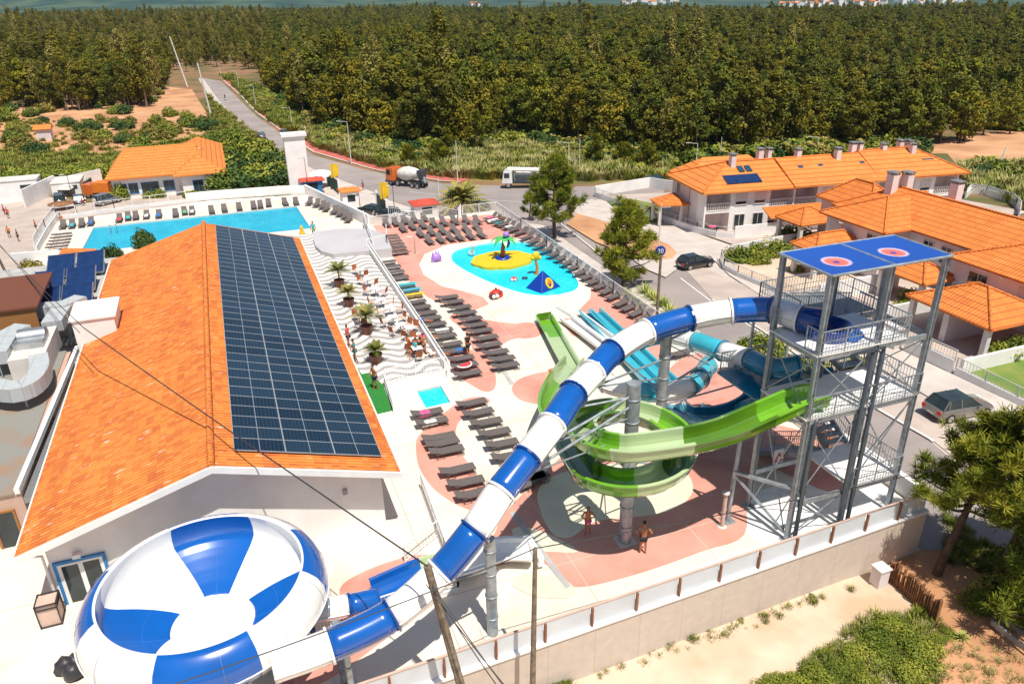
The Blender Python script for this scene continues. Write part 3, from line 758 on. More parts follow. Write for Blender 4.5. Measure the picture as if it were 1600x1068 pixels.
m = MB(); g = MB()
for i in range(cols_u):
    for j in range(33, rows_v):
        o_ = on_roof(su0+(su1-su0)*i/cols_u+.04, sv0+ph_*j, .14)-PA; ex = Vector((math.cos(sx), 0, -math.sin(sx))); ey = Vector((0, 1, 0)); up = Vector((0, 0, .012))
        q = lambda a, b, h=0: o_+ex*a+ey*b+up*h
        m.add([q(0, 0), q(L, 0), q(L, Wd), q(0, Wd)], [(0, 1, 2, 3)], 0); m.add([q(.03, .03, 1), q(L/2-.012, .03, 1), q(L/2-.012, Wd-.03, 1), q(.03, Wd-.03, 1), q(L/2+.012, .03, 1), q(L-.03, .03, 1), q(L-.03, Wd-.03, 1), q(L/2+.012, Wd-.03, 1)], [(0, 1, 2, 3), (4, 5, 6, 7)], 1)
o = m.build('far_solar_panels', ['chrome_white', 'solar_cells'], pav); o['kind'] = 'stuff'
# ------------------------------------------------------------------ flat-roofed annex and yard on the left
an = thing('flat_annex', 'flat roofed annex with stained roof left of the orange tiled roof', 'building', (-14, 40, 0)); AA = an.location.copy()
MB().box((-26, 34.4, -.5), (-11.15, 50.5, 2.75)).build('wall', 'pink_boards', an, AA)
MB().box((-26, 34.3, 2.75), (-11.4, 50.6, 2.82)).build('roof', 'flat_roof', an, AA)
m = MB(); m.bar((-11.25, 34.3, 2.9), (-10.75, 50.6, 2.9), .22, .28); m.build('parapet', 'white_paint', an, AA)
m = MB(); m.hexa([(-11.1, 34.3, 2.2), (-10.3, 34.3, 2.2), (-10.3, 50.4, 2.2), (-10.6, 50.4, 2.2)], [(-11.1, 34.3, 2.5), (-10.3, 34.3, 2.5), (-10.3, 50.4, 2.5), (-10.6, 50.4, 2.5)]); m.build('valley_gutter', 'rail_grey', an, AA)
p0 = WV(8, 815, 34.4); p1 = WV(35, 812, 34.4)
MB().box((-12.6, 34.30, -.3), (-12.5, 34.42, 1.9)).box((-11.7, 34.30, -.3), (-11.6, 34.42, 1.9)).box((-12.6, 34.30, 1.9), (-11.6, 34.42, 2.0)).build('door_frame', 'wood_siding', an, AA)
MB().box((-12.5, 34.34, -.3), (-11.7, 34.41, 1.9)).build('door', 'glass_dark', an, AA)
prism2 = MB().box((-26, 50.7, -.3), (-10.2, 76, 1.2)); tag(prism2.build('service_roof', 'grey_concrete'), kind='structure')
hut = thing('brown_hut', 'brown boarded hut with a dark reddish pent roof at the left edge', 'hut', (-15, 56, 1.2)); HA = hut.location.copy()
MB().hexa([(-18.3, 53.6, 4.85), (-13.0, 53.6, 4.85), (-13.0, 60.2, 5.05), (-18.3, 60.2, 5.05)], [(-18.3, 53.6, 5.0), (-13.0, 53.6, 5.0), (-13.0, 60.2, 5.2), (-18.3, 60.2, 5.2)]).build('roof', 'deck_roof_boards', hut, HA)
m = MB().box((-18.0, 53.75, 3.2), (-13.2, 53.85, 4.85)); m.build('front_boards', 'wood_siding', hut, HA)
for q in ((-13.3, 53.9), (-13.3, 59.9), (-17.9, 53.9), (-17.9, 59.9)):
    MB().cbox((q[0], q[1], 3.0), (.16, .16, 3.7)).build('post', 'timber', hut, HA)
MB().box((-17.7, 54.2, 1.2), (-13.6, 59.7, 3.6)).build('core', 'black_plastic', hut, HA)
# solar water heaters
def thermal(cx, cv, z, i):
    t = thing('solar_collector', 'blue solar collector', 'solar collector', (cx, cv, z), 0, 'tilted blue solar collectors beside the hut')
    m = MB(); m.hexa([(-.95, -1.35, .25), (.95, -1.35, .25), (.95, 1.35, 1.25), (-.95, 1.35, 1.25)], [(-.95, -1.38, .35), (.95, -1.38, .35), (.95, 1.32, 1.35), (-.95, 1.32, 1.35)]); m.build('absorber', 'solar_thermal', t)
    m = MB(); m.bar((-.98, -1.39, .33), (-.98, 1.34, 1.33), .06, .12); m.bar((.98, -1.39, .33), (.98, 1.34, 1.33), .06, .12); m.bar((-.98, -1.40, .31), (.98, -1.40, .31), .06, .12); m.build('frame', 'chrome', t)
    m = MB()
    for x in (-.8, .8): m.bar((x, 1.2, 0), (x, 1.2, 1.2), .06); m.bar((x, -1.2, 0), (x, -1.2, .3), .06); m.bar((x, -1.2, .03), (x, 1.2, .03), .05)
    m.build('stand', 'galvanised', t)
    t['label'] = 'blue tilted solar collector, %s of the pair in the %s row' % (('left', 'right')[i % 2], ('nearest', 'middle', 'farthest')[i//2])
thermal(-13.55, 58.0, 3.0, 0); thermal(-11.45, 58.0, 3.0, 1)
thermal(-13.85, 62.2, 3.0, 2); thermal(-11.7, 62.2, 3.0, 3)
thermal(-13.6, 66.4, 3.0, 4); thermal(-11.5, 66.4, 3.0, 5)
tag(MB().box((-16.2, 56.4, 1.2), (-10.3, 69, 3.0)).build('collector_platform', 'grey_concrete'), kind='structure')
kb = thing('pool_kiosk', 'small white bar hut with a thin orange tiled top beside the big pool', 'hut', (-12.5, 75, 0)); KA = kb.location.copy()
q = wpts([(92, 401), (150, 401), (152, 391), (98, 390)], 2.2)
MB().prism([(p.x, p.y) for p in q], 2.2, 2.36).build('roof', 'tile_roof', kb, KA)
MB().prism([(p.x*.98-.25, p.y) for p in q], 0, 2.2).build('wall', 'white_wall', kb, KA)
# ducts and units
def duct(pts, w, h, label, name='air_duct'):
    t = thing(name, label, 'air duct', pts[0]); at = t.location.copy(); m = MB(); P = [Vector(p) for p in pts]
    
    L_ = []
    for i, p in enumerate(P):
        d = (P[min(i+1, len(P)-1)]-P[max(i-1, 0)]); d.z = 0; d.normalize(); s = Vector((d.y, -d.x, 0))*w/2; L_ += [p-s-Vector((0, 0, h/2)), p+s-Vector((0, 0, h/2)), p+s+Vector((0, 0, h/2)), p-s+Vector((0, 0, h/2))]
    m.add(L_, [(i*4+k, i*4+(k+1) % 4, i*4+4+(k+1) % 4, i*4+4+k) for i in range(len(P)-1) for k in range(4)]+[(3, 2, 1, 0), tuple(len(L_)-4+k for k in range(4))])
    for i in range(len(P)-1):
        k_ = max(1, int((P[i+1]-P[i]).length/1.1))
        for j in range(1, k_):
            q = P[i].lerp(P[i+1], j/k_); d = (P[i+1]-P[i]).normalized(); m.bar(q-d*.03, q+d*.03, w+.08, h+.08)
    m.build('casing', 'duct_seams', t, at)
    for i, p in enumerate(P[::max(1, len(P)//3)]):
        f = MB(); f.bar((p.x, p.y, 2.8 if p.y < 50.5 else 1.2), (p.x, p.y, p.z-h/2), .06); f.build('leg', 'galvanised', t, at)
duct(smooth_path([W(-15, 606, 3.9), W(25, 612, 3.9), W(50, 602, 3.9), W(64, 582, 3.9), W(62, 562, 3.9)], 3), 1.0, .8, 'grey metal duct curving across the annex roof')
duct([W(-5, 560, 4.1), W(18, 525, 4.1), W(38, 515, 4.1)], 1.2, .8, 'straight grey metal duct in front of the hut')
duct([W(62, 485, 4.0), W(100, 482, 4.0), W(128, 470, 4.0)], 1.1, .8, 'grey metal duct from the hut to the white flue box')
duct([W(98, 485, 3.9), W(82, 510, 3.9)], 1.2, .7, 'short grey metal duct beside the ventilation unit')
vu = thing('ventilation_unit', 'pale boxy ventilation unit with ribbed hood on the annex', 'ventilation unit', W(60, 560, 2.82)); at = vu.location.copy()
a = W(70, 585, 2.82)
MB().box((a.x-1.6, a.y-.2, 2.82), (a.x+.3, a.y+4.6, 4.1)).build('body', 'kerb', vu, at)
MB().tube([(a.x-1.4, a.y+2.6, 4.35), (a.x+.1, a.y+2.6, 4.35)], .55, 12).build('drum_hood', 'duct_metal', vu, at)
MB().box((a.x-1.5, a.y+1.2, 4.1), (a.x+.1, a.y+2.0, 4.5)).build('vent_box', 'duct_metal', vu, at)
a = W(116, 522, 1.3)
for i in range(6):
    m = MB(); m.tube([(a.x-.9+i*.34, a.y-2.0, 1.35+.02*i), (a.x-.7+i*.34, a.y+1.4, 1.4)], .13, 8)
    tag(m.build('stacked_pipe', 'drum', None, (a.x-.9+i*.34, a.y-2, 1.3)), '%s pale pipe in the stack beside the orange roof' % ORD[i], 'pipe', 'pale pipes stacked beside the roof')
# black cage bin and black bags by the gable
cb = W(84, 968, 0)
t = thing('locker_cage', 'black framed cage locker with pink panels by the blue door', 'cage', cb); 
m = MB()
for x in (-.38, .38):
    for y in (-.38, .38): m.bar((x, y, 0), (x, y, 1.15), .05)
for z in (.04, 1.12, .92):
    for s in (-.38, .38): m.bar((-.38, s, z), (.38, s, z), .05); m.bar((s, -.38, z), (s, .38, z), .05)
m.build('frame', 'black_plastic', t)
MB().box((-.35, -.35, .06), (.35, .35, 1.08)).build('panel', 'pink_siding', t)
# ------------------------------------------------------------------ slide tower
tw = thing('slide_tower', 'tall galvanised slide tower with blue canopy, stairs and platforms beside the street', 'tower', (24.2, 22.6, 0)); TA = tw.location.copy()
TU = (21.25, 24.3, 27.2); TV = (21.3, 24.1); ZT = 12.85
for u in TU:
    for v in TV:
        m = MB()
        m.box((u-.10, v-.10, 0), (u-.08, v+.10, ZT)); m.box((u+.08, v-.10, 0), (u+.10, v+.10, ZT)); m.box((u-.08, v-.012, 0), (u+.08, v+.012, ZT))
        m.box((u-.25, v-.25, 0), (u+.25, v+.25, .04))
        m.build('column', 'galvanised', tw, TA)
for k, (u, v) in enumerate(((21.6, 21.18), (24.62, 21.18), (24.0, 21.12))):
    m = MB(); m.tube([(u, v, 0), (u, v, 6.1 if k == 0 else 9.0), (u+.15, v+.1, 6.35 if k == 0 else 9.2), (u-(1.1 if k else -.7), v+.2, 6.35 if k == 0 else 9.2)], .10, 8)
    m.build('drain_pipe', 'dark_steel', tw, TA)
for z, name in ((9.3, 'beam'), (6.3, 'beam'), (2.0, 'beam')):
    for v in TV:
        m = MB(); m.box((TU[0]+.14, v-.06, z-.14), (TU[1]-.14, v+.06, z+.10)); m.box((TU[1]+.14, v-.06, z-.14), (TU[2]-.14, v+.06, z+.10))
        m.build(name, 'galvanised', tw, TA)
    if z > 3:
        for u in TU:
            MB().box((u-.05, TV[0]+.14, z-.13), (u+.05, TV[1]-.14, z+.09)).build(name, 'galvanised', tw, TA)
MB().box((21.1, 21.2, 9.41), (25.9, 24.2, 9.47)).build('platform', 'white_paint', tw, TA)
MB().box((22.6, 24.25, 9.38), (27.1, 27.0, 9.44)).build('back_platform', 'rail_grey', tw, TA)
MB().box((21.1, 21.2, 6.41), (27.3, 24.2, 6.47)).build('platform', 'white_paint', tw, TA)
MB().box((24.4, 21.2, 2.11), (27.3, 24.2, 2.16)).build('landing', 'white_paint', tw, TA)
MB().box((20.9, 24.3, 5.9), (24.3, 27.2, 5.98)).build('platform', 'teal_gel', tw, TA)
def t_rail(pts, h=1.05, nm='railing'):
    m = MB(); P = [Vector(p) for p in pts]
    for a, b in zip(P[:-1], P[1:]):
        for z in (h, h*.55, .12): m.bar(a+Vector((0, 0, z)), b+Vector((0, 0, z)), .045 if z == h else .025)
        n = max(2, int((b-a).length/.16))
        for i in range(n+1):
            q = a.lerp(b, i/n); m.bar(q, q+Vector((0, 0, h)), .045 if i % 8 == 0 else .016)
    m.build(nm, 'galvanised', tw, TA)
t_rail([(21.2, 21.2, 9.47), (25.85, 21.2, 9.47), (25.85, 24.1, 9.47)])
t_rail([(21.15, 24.2, 9.47), (21.15, 23.6, 9.47)]); t_rail([(21.15, 22.0, 9.47), (21.15, 21.2, 9.47)])
t_rail([(22.7, 27.0, 9.44), (27.0, 27.0, 9.44), (27.0, 24.3, 9.44)]); t_rail([(22.7, 27.0, 9.44), (22.7, 24.3, 9.44)])
t_rail([(21.2, 21.15, 6.47), (27.25, 21.15, 6.47), (27.25, 24.1, 6.47)])
t_rail([(24.4, 21.15, 2.16), (27.25, 21.15, 2.16), (27.25, 24.1, 2.16)])
t_rail([(21.0, 27.1, 5.98), (24.2, 27.1, 5.98)])
def flight(u0, u1, va, za, vb, zb):
    n = max(3, int(abs(zb-za)/.19)); m = MB()
    for i in range(n):
        t = (i+.5)/n; v = va+(vb-va)*t; z = za+(zb-za)*t
        m.cbox(((u0+u1)/2, v, z), (u1-u0-.06, abs(vb-va)/n*1.02, .045))
    for u in (u0, u1): m.hexa([(u-.025, va, za-.26), (u+.025, va, za-.26), (u+.025, vb, zb-.26), (u-.025, vb, zb-.26)], [(u-.025, va, za+.05), (u+.025, va, za+.05), (u+.025, vb, zb+.05), (u-.025, vb, zb+.05)])
    m.build('stair', 'galvanised', tw, TA)
    for u in (u0, u1): t_rail([(u, va, za), (u, vb, zb)], 1.0, 'handrail')
flight(25.9, 27.1, 24.3, 6.47, 28.3, 8.0); flight(24.6, 25.7, 28.3, 8.0, 24.4, 9.4)
MB().box((24.6, 28.3, 7.93), (27.1, 29.5, 8.0)).build('landing', 'white_paint', tw, TA)
flight(25.9, 27.1, 24.3, 2.16, 28.3, 4.3); flight(24.6, 25.7, 28.3, 4.3, 24.4, 6.4)
MB().box((24.6, 28.3, 4.23), (27.1, 29.5, 4.3)).build('landing', 'white_paint', tw, TA)
flight(24.5, 25.7, 27.8, .1, 24.3, 2.1)
for u in (24.6, 27.1):
    MB().box((u-.06, 29.4, 0), (u+.06, 29.5, 8.0)).build('column', 'galvanised', tw, TA)
def brace(a, b, r=.022):
    MB().bar(a, b, r*2).build('brace', 'galvanised', tw, TA)
for (u0, u1) in ((21.4, 24.2), (24.45, 27.1)):
    for (z0, z1) in ((.2, 1.9), (2.2, 6.1), (6.6, 9.1)):
        if u0 > 24 and z0 < 1: continue
        brace((u0, 21.35, z0), (u1, 21.35, z1)); brace((u0, 21.32, z1), (u1, 21.32, z0))
for (z0, z1) in ((.2, 6.1), (6.6, 9.1)):
    brace((21.2, 21.4, z0), (21.2, 24.0, z1)); brace((27.25, 21.4, z1), (27.25, 24.0, z0)); brace((21.18, 21.4, z1), (21.18, 24.0, z0))
m = MB().box((20.0, 20.7, .004), (28.6, 24.9, .012)); tag(m.build('tower_slab', 'white_paint'), kind='structure')
# outer raking posts and cross frame
for a in ((19.6, 23.5, 0),):
    m = MB(); m.tube([a, (a[0]+.2, a[1], 6.0)], .10, 8); m.box((a[0]-.3, a[1]-.3, 0), (a[0]+.3, a[1]+.3, .05)); m.build('outer_post', 'galvanised', tw, TA)
    brace((a[0], a[1], 2.8), (21.2, 21.5, 2.8), .07); brace((a[0]+.2, a[1], 6.0), (21.2, 21.4, 6.2), .05); brace((a[0], a[1], 2.7), (21.2, 21.5, .4), .05)
def canopy(u0, u1):
    n = 10; v0, v1 = TV[0]-.1, TV[1]+.1; vs = []
    for j in range(n+1):
        for i in range(n+1):
            x, y = i/n, j/n; vs.append((u0+(u1-u0)*x, v0+(v1-v0)*y, ZT+.10-.16*math.sin(math.pi*x)*math.sin(math.pi*y)))
    mb = MB(); fs = [(j*(n+1)+i, j*(n+1)+i+1, (j+1)*(n+1)+i+1, (j+1)*(n+1)+i) for j in range(n) for i in range(n)]
    mb.slab(vs, fs, .012)
    c = mb.build('canopy', 'canopy_fabric', tw, TA)
    return c
def canopy_mat():
    m, nt, b = newmat('canopy_fabric'); b.inputs['Roughness'].default_value = .8
    co = coords(nt, 'Object'); sp = nt.nodes.new('ShaderNodeSeparateXYZ'); nt.links.new(co, sp.inputs[0])
    rs = []
    for cx in (TU[0]+1.5-TA[0], TU[1]+1.47-TA[0]):
        dx = math_(nt, 'SUBTRACT', sp.outputs[0], cx); dy = math_(nt, 'SUBTRACT', sp.outputs[1], 22.7-TA[1])
        rs.append(math_(nt, 'SQRT', math_(nt, 'ADD', math_(nt, 'MULTIPLY', dx, dx), math_(nt, 'MULTIPLY', dy, dy))))
    r = math_(nt, 'ADD', math_(nt, 'MINIMUM', *rs), math_(nt, 'MULTIPLY', math_(nt, 'SUBTRACT', noise(nt, 9, 3, co), .5), .12))
    nt.links.new(ramp(nt, r, [(0, (.03, .05, .30)), (.12, (.03, .05, .30)), (.15, (.60, .12, .11)), (.42, (.62, .15, .12)), (.50, (.60, .34, .42)), (.56, (.45, .42, .60)), (.64, (.002, .065, .34)), (1, (.002, .065, .34))]), b.inputs['Base Color'])
    MATS['canopy_fabric'] = m
canopy_mat()
canopy(TU[0]-.1, TU[1]-.05); canopy(TU[1]+.05, TU[2]+.1)
m = MB()
for p, q in (((TU[0]-.15, TV[0]-.15), (TU[2]+.15, TV[0]-.15)), ((TU[0]-.15, TV[1]+.15), (TU[2]+.15, TV[1]+.15)), ((TU[0]-.15, TV[0]-.15), (TU[0]-.15, TV[1]+.15)), ((TU[2]+.15, TV[0]-.15), (TU[2]+.15, TV[1]+.15)), ((TU[1], TV[0]-.15), (TU[1], TV[1]+.15))):
    m.tube([(*p, ZT+.08), (*q, ZT+.08)], .06, 8)
m.build('canopy_frame', 'galvanised', tw, TA)
# warning sign on the tower base
ws = thing('warning_sign', 'small white sign with a red triangle under the tower', 'sign', W(1215, 722, .9)); p = ws.location
MB().box((-.3, -.02, -.1), (.3, .02, .8)).build('board', 'white_paint', ws)
m = MB()
for a, b in (((-.2, -.03, .1), (.2, -.03, .1)), ((.2, -.03, .1), (0, -.03, .6)), ((0, -.03, .6), (-.2, -.03, .1))): m.bar(a, b, .07, .02, 0, (0, 1, 0))
m.build('triangle', 'red', ws)
MB().box((-.04, -.01, -.9), (.04, .015, -.1)).build('post', 'galvanised', ws)

# ------------------------------------------------------------------ water slides
def frames(P):
    out = []
    for i, p in enumerate(P):
        d = (P[min(i+1, len(P)-1)]-P[max(i-1, 0)]).normalized()
        s = Vector((d.y, -d.x, 0)); s = s.normalized() if s.length > 1e-4 else Vector((1, 0, 0))
        out.append((p, d, s, s.cross(d).normalized()))
    return out
def tube_slide(name, label, joints, r, colors, flange, closed=True, k=6):
    t = thing(name, label, 'water slide', (joints[0][0], joints[0][1], 0)); at = t.location.copy()
    P = smooth_path(joints, k)
    for i in range(len(joints)-1):
        seg = P[i*k:(i+1)*k+1]; m = MB(); n = 20
        F = frames(P)[i*k:(i+1)*k+1]
        vs = [p+(s*math.cos(6.2832*a/n)+u*math.sin(6.2832*a/n))*rr for rr in (r, r-.035) for (p, d, s, u) in F for a in range(n)]
        L = len(F)
        m.add(vs, [(j*n+a, j*n+(a+1) % n, (j+1)*n+(a+1) % n, (j+1)*n+a)[::-1] for j in range(L-1) for a in range(n)], 0, True)
        o = L*n
        m.add([], [])
        m.f += [(o+j*n+a, o+j*n+(a+1) % n, o+(j+1)*n+(a+1) % n, o+(j+1)*n+a) for j in range(L-1) for a in range(n)]
        q = (L-1)*n; m.m += [0]*(q); m.t += [.5]*q; m.sm += [True]*q
        m.f += [(a, (a+1) % n, o+(a+1) % n, o+a) for a in range(n)]+[(q+a, o+q+a, o+q+(a+1) % n, q+(a+1) % n) for a in range(n)]
        m.m += [0]*(2*n); m.t += [.5]*(2*n); m.sm += [False]*(2*n)
        col = colors[i % len(colors)]
        sec = m.build('tube_section', col, t, at)
        # bolted flange and a lengthwise joint
        p, d, s, u = F[0]; fm = MB(); vs = []
        for (rr, off) in ((r+.003, -.045), (r+.07, -.045), (r+.07, .045), (r+.003, .045)):
            vs += [p+d*off+(s*math.cos(6.2832*a/n)+u*math.sin(6.2832*a/n))*rr for a in range(n)]
        fm.add(vs, [(j*n+a, j*n+(a+1) % n, (j+1)*n+(a+1) % n, (j+1)*n+a)[::-1] for j in range(3) for a in range(n)], 0)
        for side in (1, -1):
            fm.tube([pp+ss*side*(r+.012) for pp, dd, ss, uu in F], .028, 5)
        fm.build('flange', col if col.startswith('white') else flange, t, at)
    return t, P
J = [(1290, 503, 10.05), (1250, 497, 10.05), (1206, 484, 10.0), (1142, 486, 9.8), (1078, 497, 9.5), (1010, 518, 9.2), (957, 550, 8.9), (926, 582, 8.6), (896, 614, 8.3), (862, 664, 7.9), (824, 714, 7.3), (782, 768, 6.6), (742, 828, 5.7), (688, 893, 4.6), (612, 960, 3.8), (515, 1008, 3.45), (425, 1040, 3.4)]
JW = [W(*q) for q in J]
tube_slide('bowl_slide', 'long blue and white enclosed tube slide from the tower top to the bowl', JW, .57, ['deep_blue_gel', 'white_gel', 'blue_gel', 'white_gel', 'blue_gel', 'white_gel', 'blue_gel', 'white_gel', 'blue_gel', 'white_gel', 'blue_gel', 'white_gel', 'blue_gel', 'white_gel', 'blue_gel', 'white_gel'], 'deep_blue_gel')
tb = thing('slide_entry_tub', 'dark blue slide entrance tub on the top platform', 'slide entrance', (22.9, 22.7, 9.48)); at = tb.location.copy()
m = MB(); c = JW[0]
m.lathe((0, 0, 0), [(.95, 0), (1.0, .5), (.98, .55), (.93, .5), (.86, .08), (.01, .06)], 20); 
m.build('tub', 'deep_blue_gel', tb)
MB().prism(smooth_loop([(.3, -.9), (1.3, -.8), (1.7, 0), (1.3, .6), (.4, .8)]), .0, .03).build('lip', 'blue_gel', tb)

def flume(name, label, pts, w, h, colors, k=6, seg=1, at=None, smooth=True, cat='water slide', flat=False, rim=True, parent=None):
    """open trough swept along pts; h = wall height"""
    t = parent or thing(name, label, cat, (pts[0][0], pts[0][1], 0)); at = t.location.copy()
    P = smooth_path(pts, k) if smooth else [Vector(p) for p in pts]
    F = frames(P); prof = []
    if flat: prof = [(-w/2, h), (-w/2, .06), (-w/2+.08, 0), (w/2-.08, 0), (w/2, .06), (w/2, h)]
    else:
        for a in range(0, 9):
            th = math.pi*(1-a/8); prof.append((w/2*math.cos(th), w/2*.85*(1-math.sin(th))))
        prof = [(-w/2-.0, h)]+prof+[(w/2+.0, h)]
    inn = prof; thk = .04
    out = [(x*(1+2*thk/w), z-thk if z < .3 else z) for x, z in prof]
    lipL = [(-w/2-.16, h-.02)]; lipR = [(w/2+.16, h-.02)]
    ring = lipL[::1]+[(-w/2-.16, h+.03)]+[(x, z if i not in (0,) else h+.03) for i, (x, z) in enumerate(inn[:-1])]+[(w/2, h+.03), (w/2+.16, h+.03), (w/2+.16, h-.02)]+[(w/2*(1+2*thk/w), h-.02)]+out[::-1][1:-1]+[(-w/2*(1+2*thk/w), h-.02)]
    n = len(ring); step = k*seg if smooth else seg
    i0 = 0; ci = 0
    while i0 < len(P)-1:
        i1 = min(i0+step, len(P)-1); m = MB(); G_ = F[i0:i1+1]
        vs = [p+s*x+Vector((0, 0, 1)).lerp(u, .5).normalized()*z for (p, d, s, u) in G_ for x, z in ring]
        L = len(G_)
        m.add(vs, [(j*n+a, j*n+(a+1) % n, (j+1)*n+(a+1) % n, (j+1)*n+a) for j in range(L-1) for a in range(n)], 0, False)
        m.add(vs[:n], [tuple(range(n))]); m.add(vs[-n:], [tuple(range(n))[::-1]])
        # bolted cross joint
        col = colors[ci % len(colors)]
        o = m.build('trough_section', col, t, at)
        i0 = i1; ci += 1
    return t
PC = Vector((14.37, 24.03, 0)); RL = 2.18
def arc(a, z, r=RL): return PC+Vector((math.cos(R(a))*r, math.sin(R(a))*r, z))
GPATH = [W(1282, 634, 6.55), W(1250, 640, 6.5), W(1195, 664, 6.35), W(1135, 690, 6.2), W(1075, 705, 6.1)]+[arc(a, 5.98-(i)*.112) for i, a in enumerate(range(-112, -545, -24))]
GPATH += [W(866, 668, 3.2), W(862, 635, 2.6), W(878, 600, 1.6), W(897, 575, .7)]
flume('spiral_slide', 'green open spiral slide winding twice around a steel pillar', GPATH, 1.08, .76, ['lime_gel', 'green_gel', 'pale_green_gel', 'lime_gel', 'pale_green_gel', 'green_gel', 'pale_green_gel', 'lime_gel', 'green_gel', 'pale_green_gel', 'lime_gel', 'green_gel', 'lime_gel', 'pale_green_gel'], seg=2)
def lane(label, a, b, w, col, h=.32, z0=.28, z1=.10):
    A, B = W(a[0], a[1], z0), W(b[0], b[1], z1)
    return flume('runout_lane', label, [A, A.lerp(B, .34), A.lerp(B, .67), B], w, h, col, smooth=False, cat='slide lane', flat=True)
def endcap(t, px, w, col):
    A = W(*px, .1); MB().cbox((A.x, A.y, .32), (w+.2, .10, .55)).build('end_wall', col, t, t.location.copy())
l1 = lane('green run-out trough with a raised far end, leftmost of the lanes', (900, 590), (850, 500), 1.05, ['pale_green_gel', 'pale_green_gel', 'lime_gel'], .42); endcap(l1, (850, 498), 1.0, 'green_gel')
lane('white run-out trough nearest to the green one', (945, 545), (884, 500), .85, ['white_gel'], .32)
lane('white run-out trough next to the cyan lanes', (965, 545), (902, 497), .85, ['white_gel'], .32)
lane('left of two long cyan run-out troughs', (1038, 622), (914, 490), .85, ['cyan_gel'], .36)
lane('right of two long cyan run-out troughs', (1062, 616), (928, 489), .85, ['cyan_gel'], .36)
CJ = [(1245, 572, 7.0), (1205, 575, 6.9), (1170, 560, 6.7), (1130, 548, 6.5), (1085, 532, 6.3), (1042, 523, 6.1), (998, 532, 5.9), (962, 552, 5.6), (938, 580, 5.3), (948, 598, 5.05), (985, 609, 4.9), (1030, 613, 4.75), (1075, 604, 4.5), (1093, 592, 4.2), (1108, 570, 4.0), (1148, 568, 3.8), (1188, 590, 3.5)]
tube_slide('cyan_slide', 'cyan and white enclosed tube slide curling behind the green spiral', [W(*q) for q in CJ], .50, ['teal_gel', 'teal_gel', 'white_gel', 'cyan_gel', 'white_gel', 'cyan_gel', 'teal_gel', 'teal_gel', 'cyan_gel', 'white_gel', 'cyan_gel', 'white_gel', 'cyan_gel', 'cyan_gel', 'white_gel', 'cyan_gel'], 'teal_gel')
flume('ring_slide', 'teal open trough curving in a wide ring under the cyan tube', [W(1188, 592, 3.1), W(1192, 618, 2.8), W(1170, 645, 2.5), W(1125, 662, 2.2), W(1078, 660, 1.9), W(1055, 648, 1.4), W(1050, 632, .8)], 1.1, .7, ['teal_gel', 'teal_gel', 'teal_gel', 'teal_gel', 'teal_gel', 'cyan_gel'])
flume('racer_slide', 'broad teal open slide descending from the tower behind the green start', [W(1290, 605, 6.0), W(1250, 610, 5.4), W(1210, 625, 4.4), W(1165, 650, 3.0), W(1110, 668, 1.4), W(1075, 650, .7)], 1.7, .5, ['teal_gel', 'teal_gel', 'teal_gel', 'cyan_gel', 'cyan_gel'])
# bowl
BC = Vector((.0, 0, 0)); 
bc = W(316, 901, 4.6); bc.z = 0
bowl = thing('slide_bowl', 'huge open blue and white slide bowl in front of the building', 'slide bowl', bc)
def sector(deg, spans):
    for a, b in spans:
        if a <= ((deg-a) % 360)+a <= b: return True
    return False
n = 144
inner = [(.02, 2.36), (1.42, 2.42), (1.45, 2.47), (2.0, 2.68), (2.5, 2.92), (2.95, 3.17), (3.22, 3.34), (3.40, 3.50)]
wall_ = [(3.40, 3.50), (3.50, 3.64), (3.52, 4.0), (3.47, 4.35), (3.38, 4.60)]
inner = inner[:3]+[(inner[i][0]+(inner[i+1][0]-inner[i][0])*j/6, inner[i][1]+(inner[i+1][1]-inner[i][1])*j/6) for i in range(2, 6) for j in range(1, 7)]+inner[7:]
outer = [(3.38, 4.60), (3.46, 4.64), (3.62, 4.56), (3.66, 4.54), (3.95, 4.30), (4.14, 3.95), (4.20, 3.55), (4.20, 3.50), (4.02, 3.1), (3.5, 2.75), (2.2, 2.35), (1.0, 2.15), (.3, 2.1)]
yawd = math.degrees(YAW)
# petals widen towards the rim; angles are measured in the site axes
INN = [((66, 101), (60, 109)), ((141, 190), (164, 247)), ((-25, 30), (-61, 8))]
OUT = [(-93-yawd, -46-yawd), (2-yawd, 46-yawd), (88-yawd, 131-yawd), (173-yawd, 219-yawd)]
mats = ['white_gel', 'blue_gel']
def lathe_col(prof, fn):
    m = MB(); vs = [(r*math.cos(2*math.pi*k/n), r*math.sin(2*math.pi*k/n), z) for r, z in prof for k in range(n)]
    m.add(vs, [], 0)
    for i in range(len(prof)-1):
        for k in range(n):
            m.f.append((i*n+k, i*n+(k+1) % n, (i+1)*n+(k+1) % n, (i+1)*n+k)); m.t.append(.5); m.sm.append(True)
            m.m.append(1 if fn((k+.5)*360/n, i) else 0)
    return m
def inn_fn(deg, i):
    if i < 2: return False
    f = min(1, max(0, (inner[i][0]-1.45)/1.9))
    for (a0, b0), (a1, b1) in INN:
        a, b = a0+(a1-a0)*f, b0+(b1-b0)*f
        if (deg-a) % 360 < b-a: return True
    return False
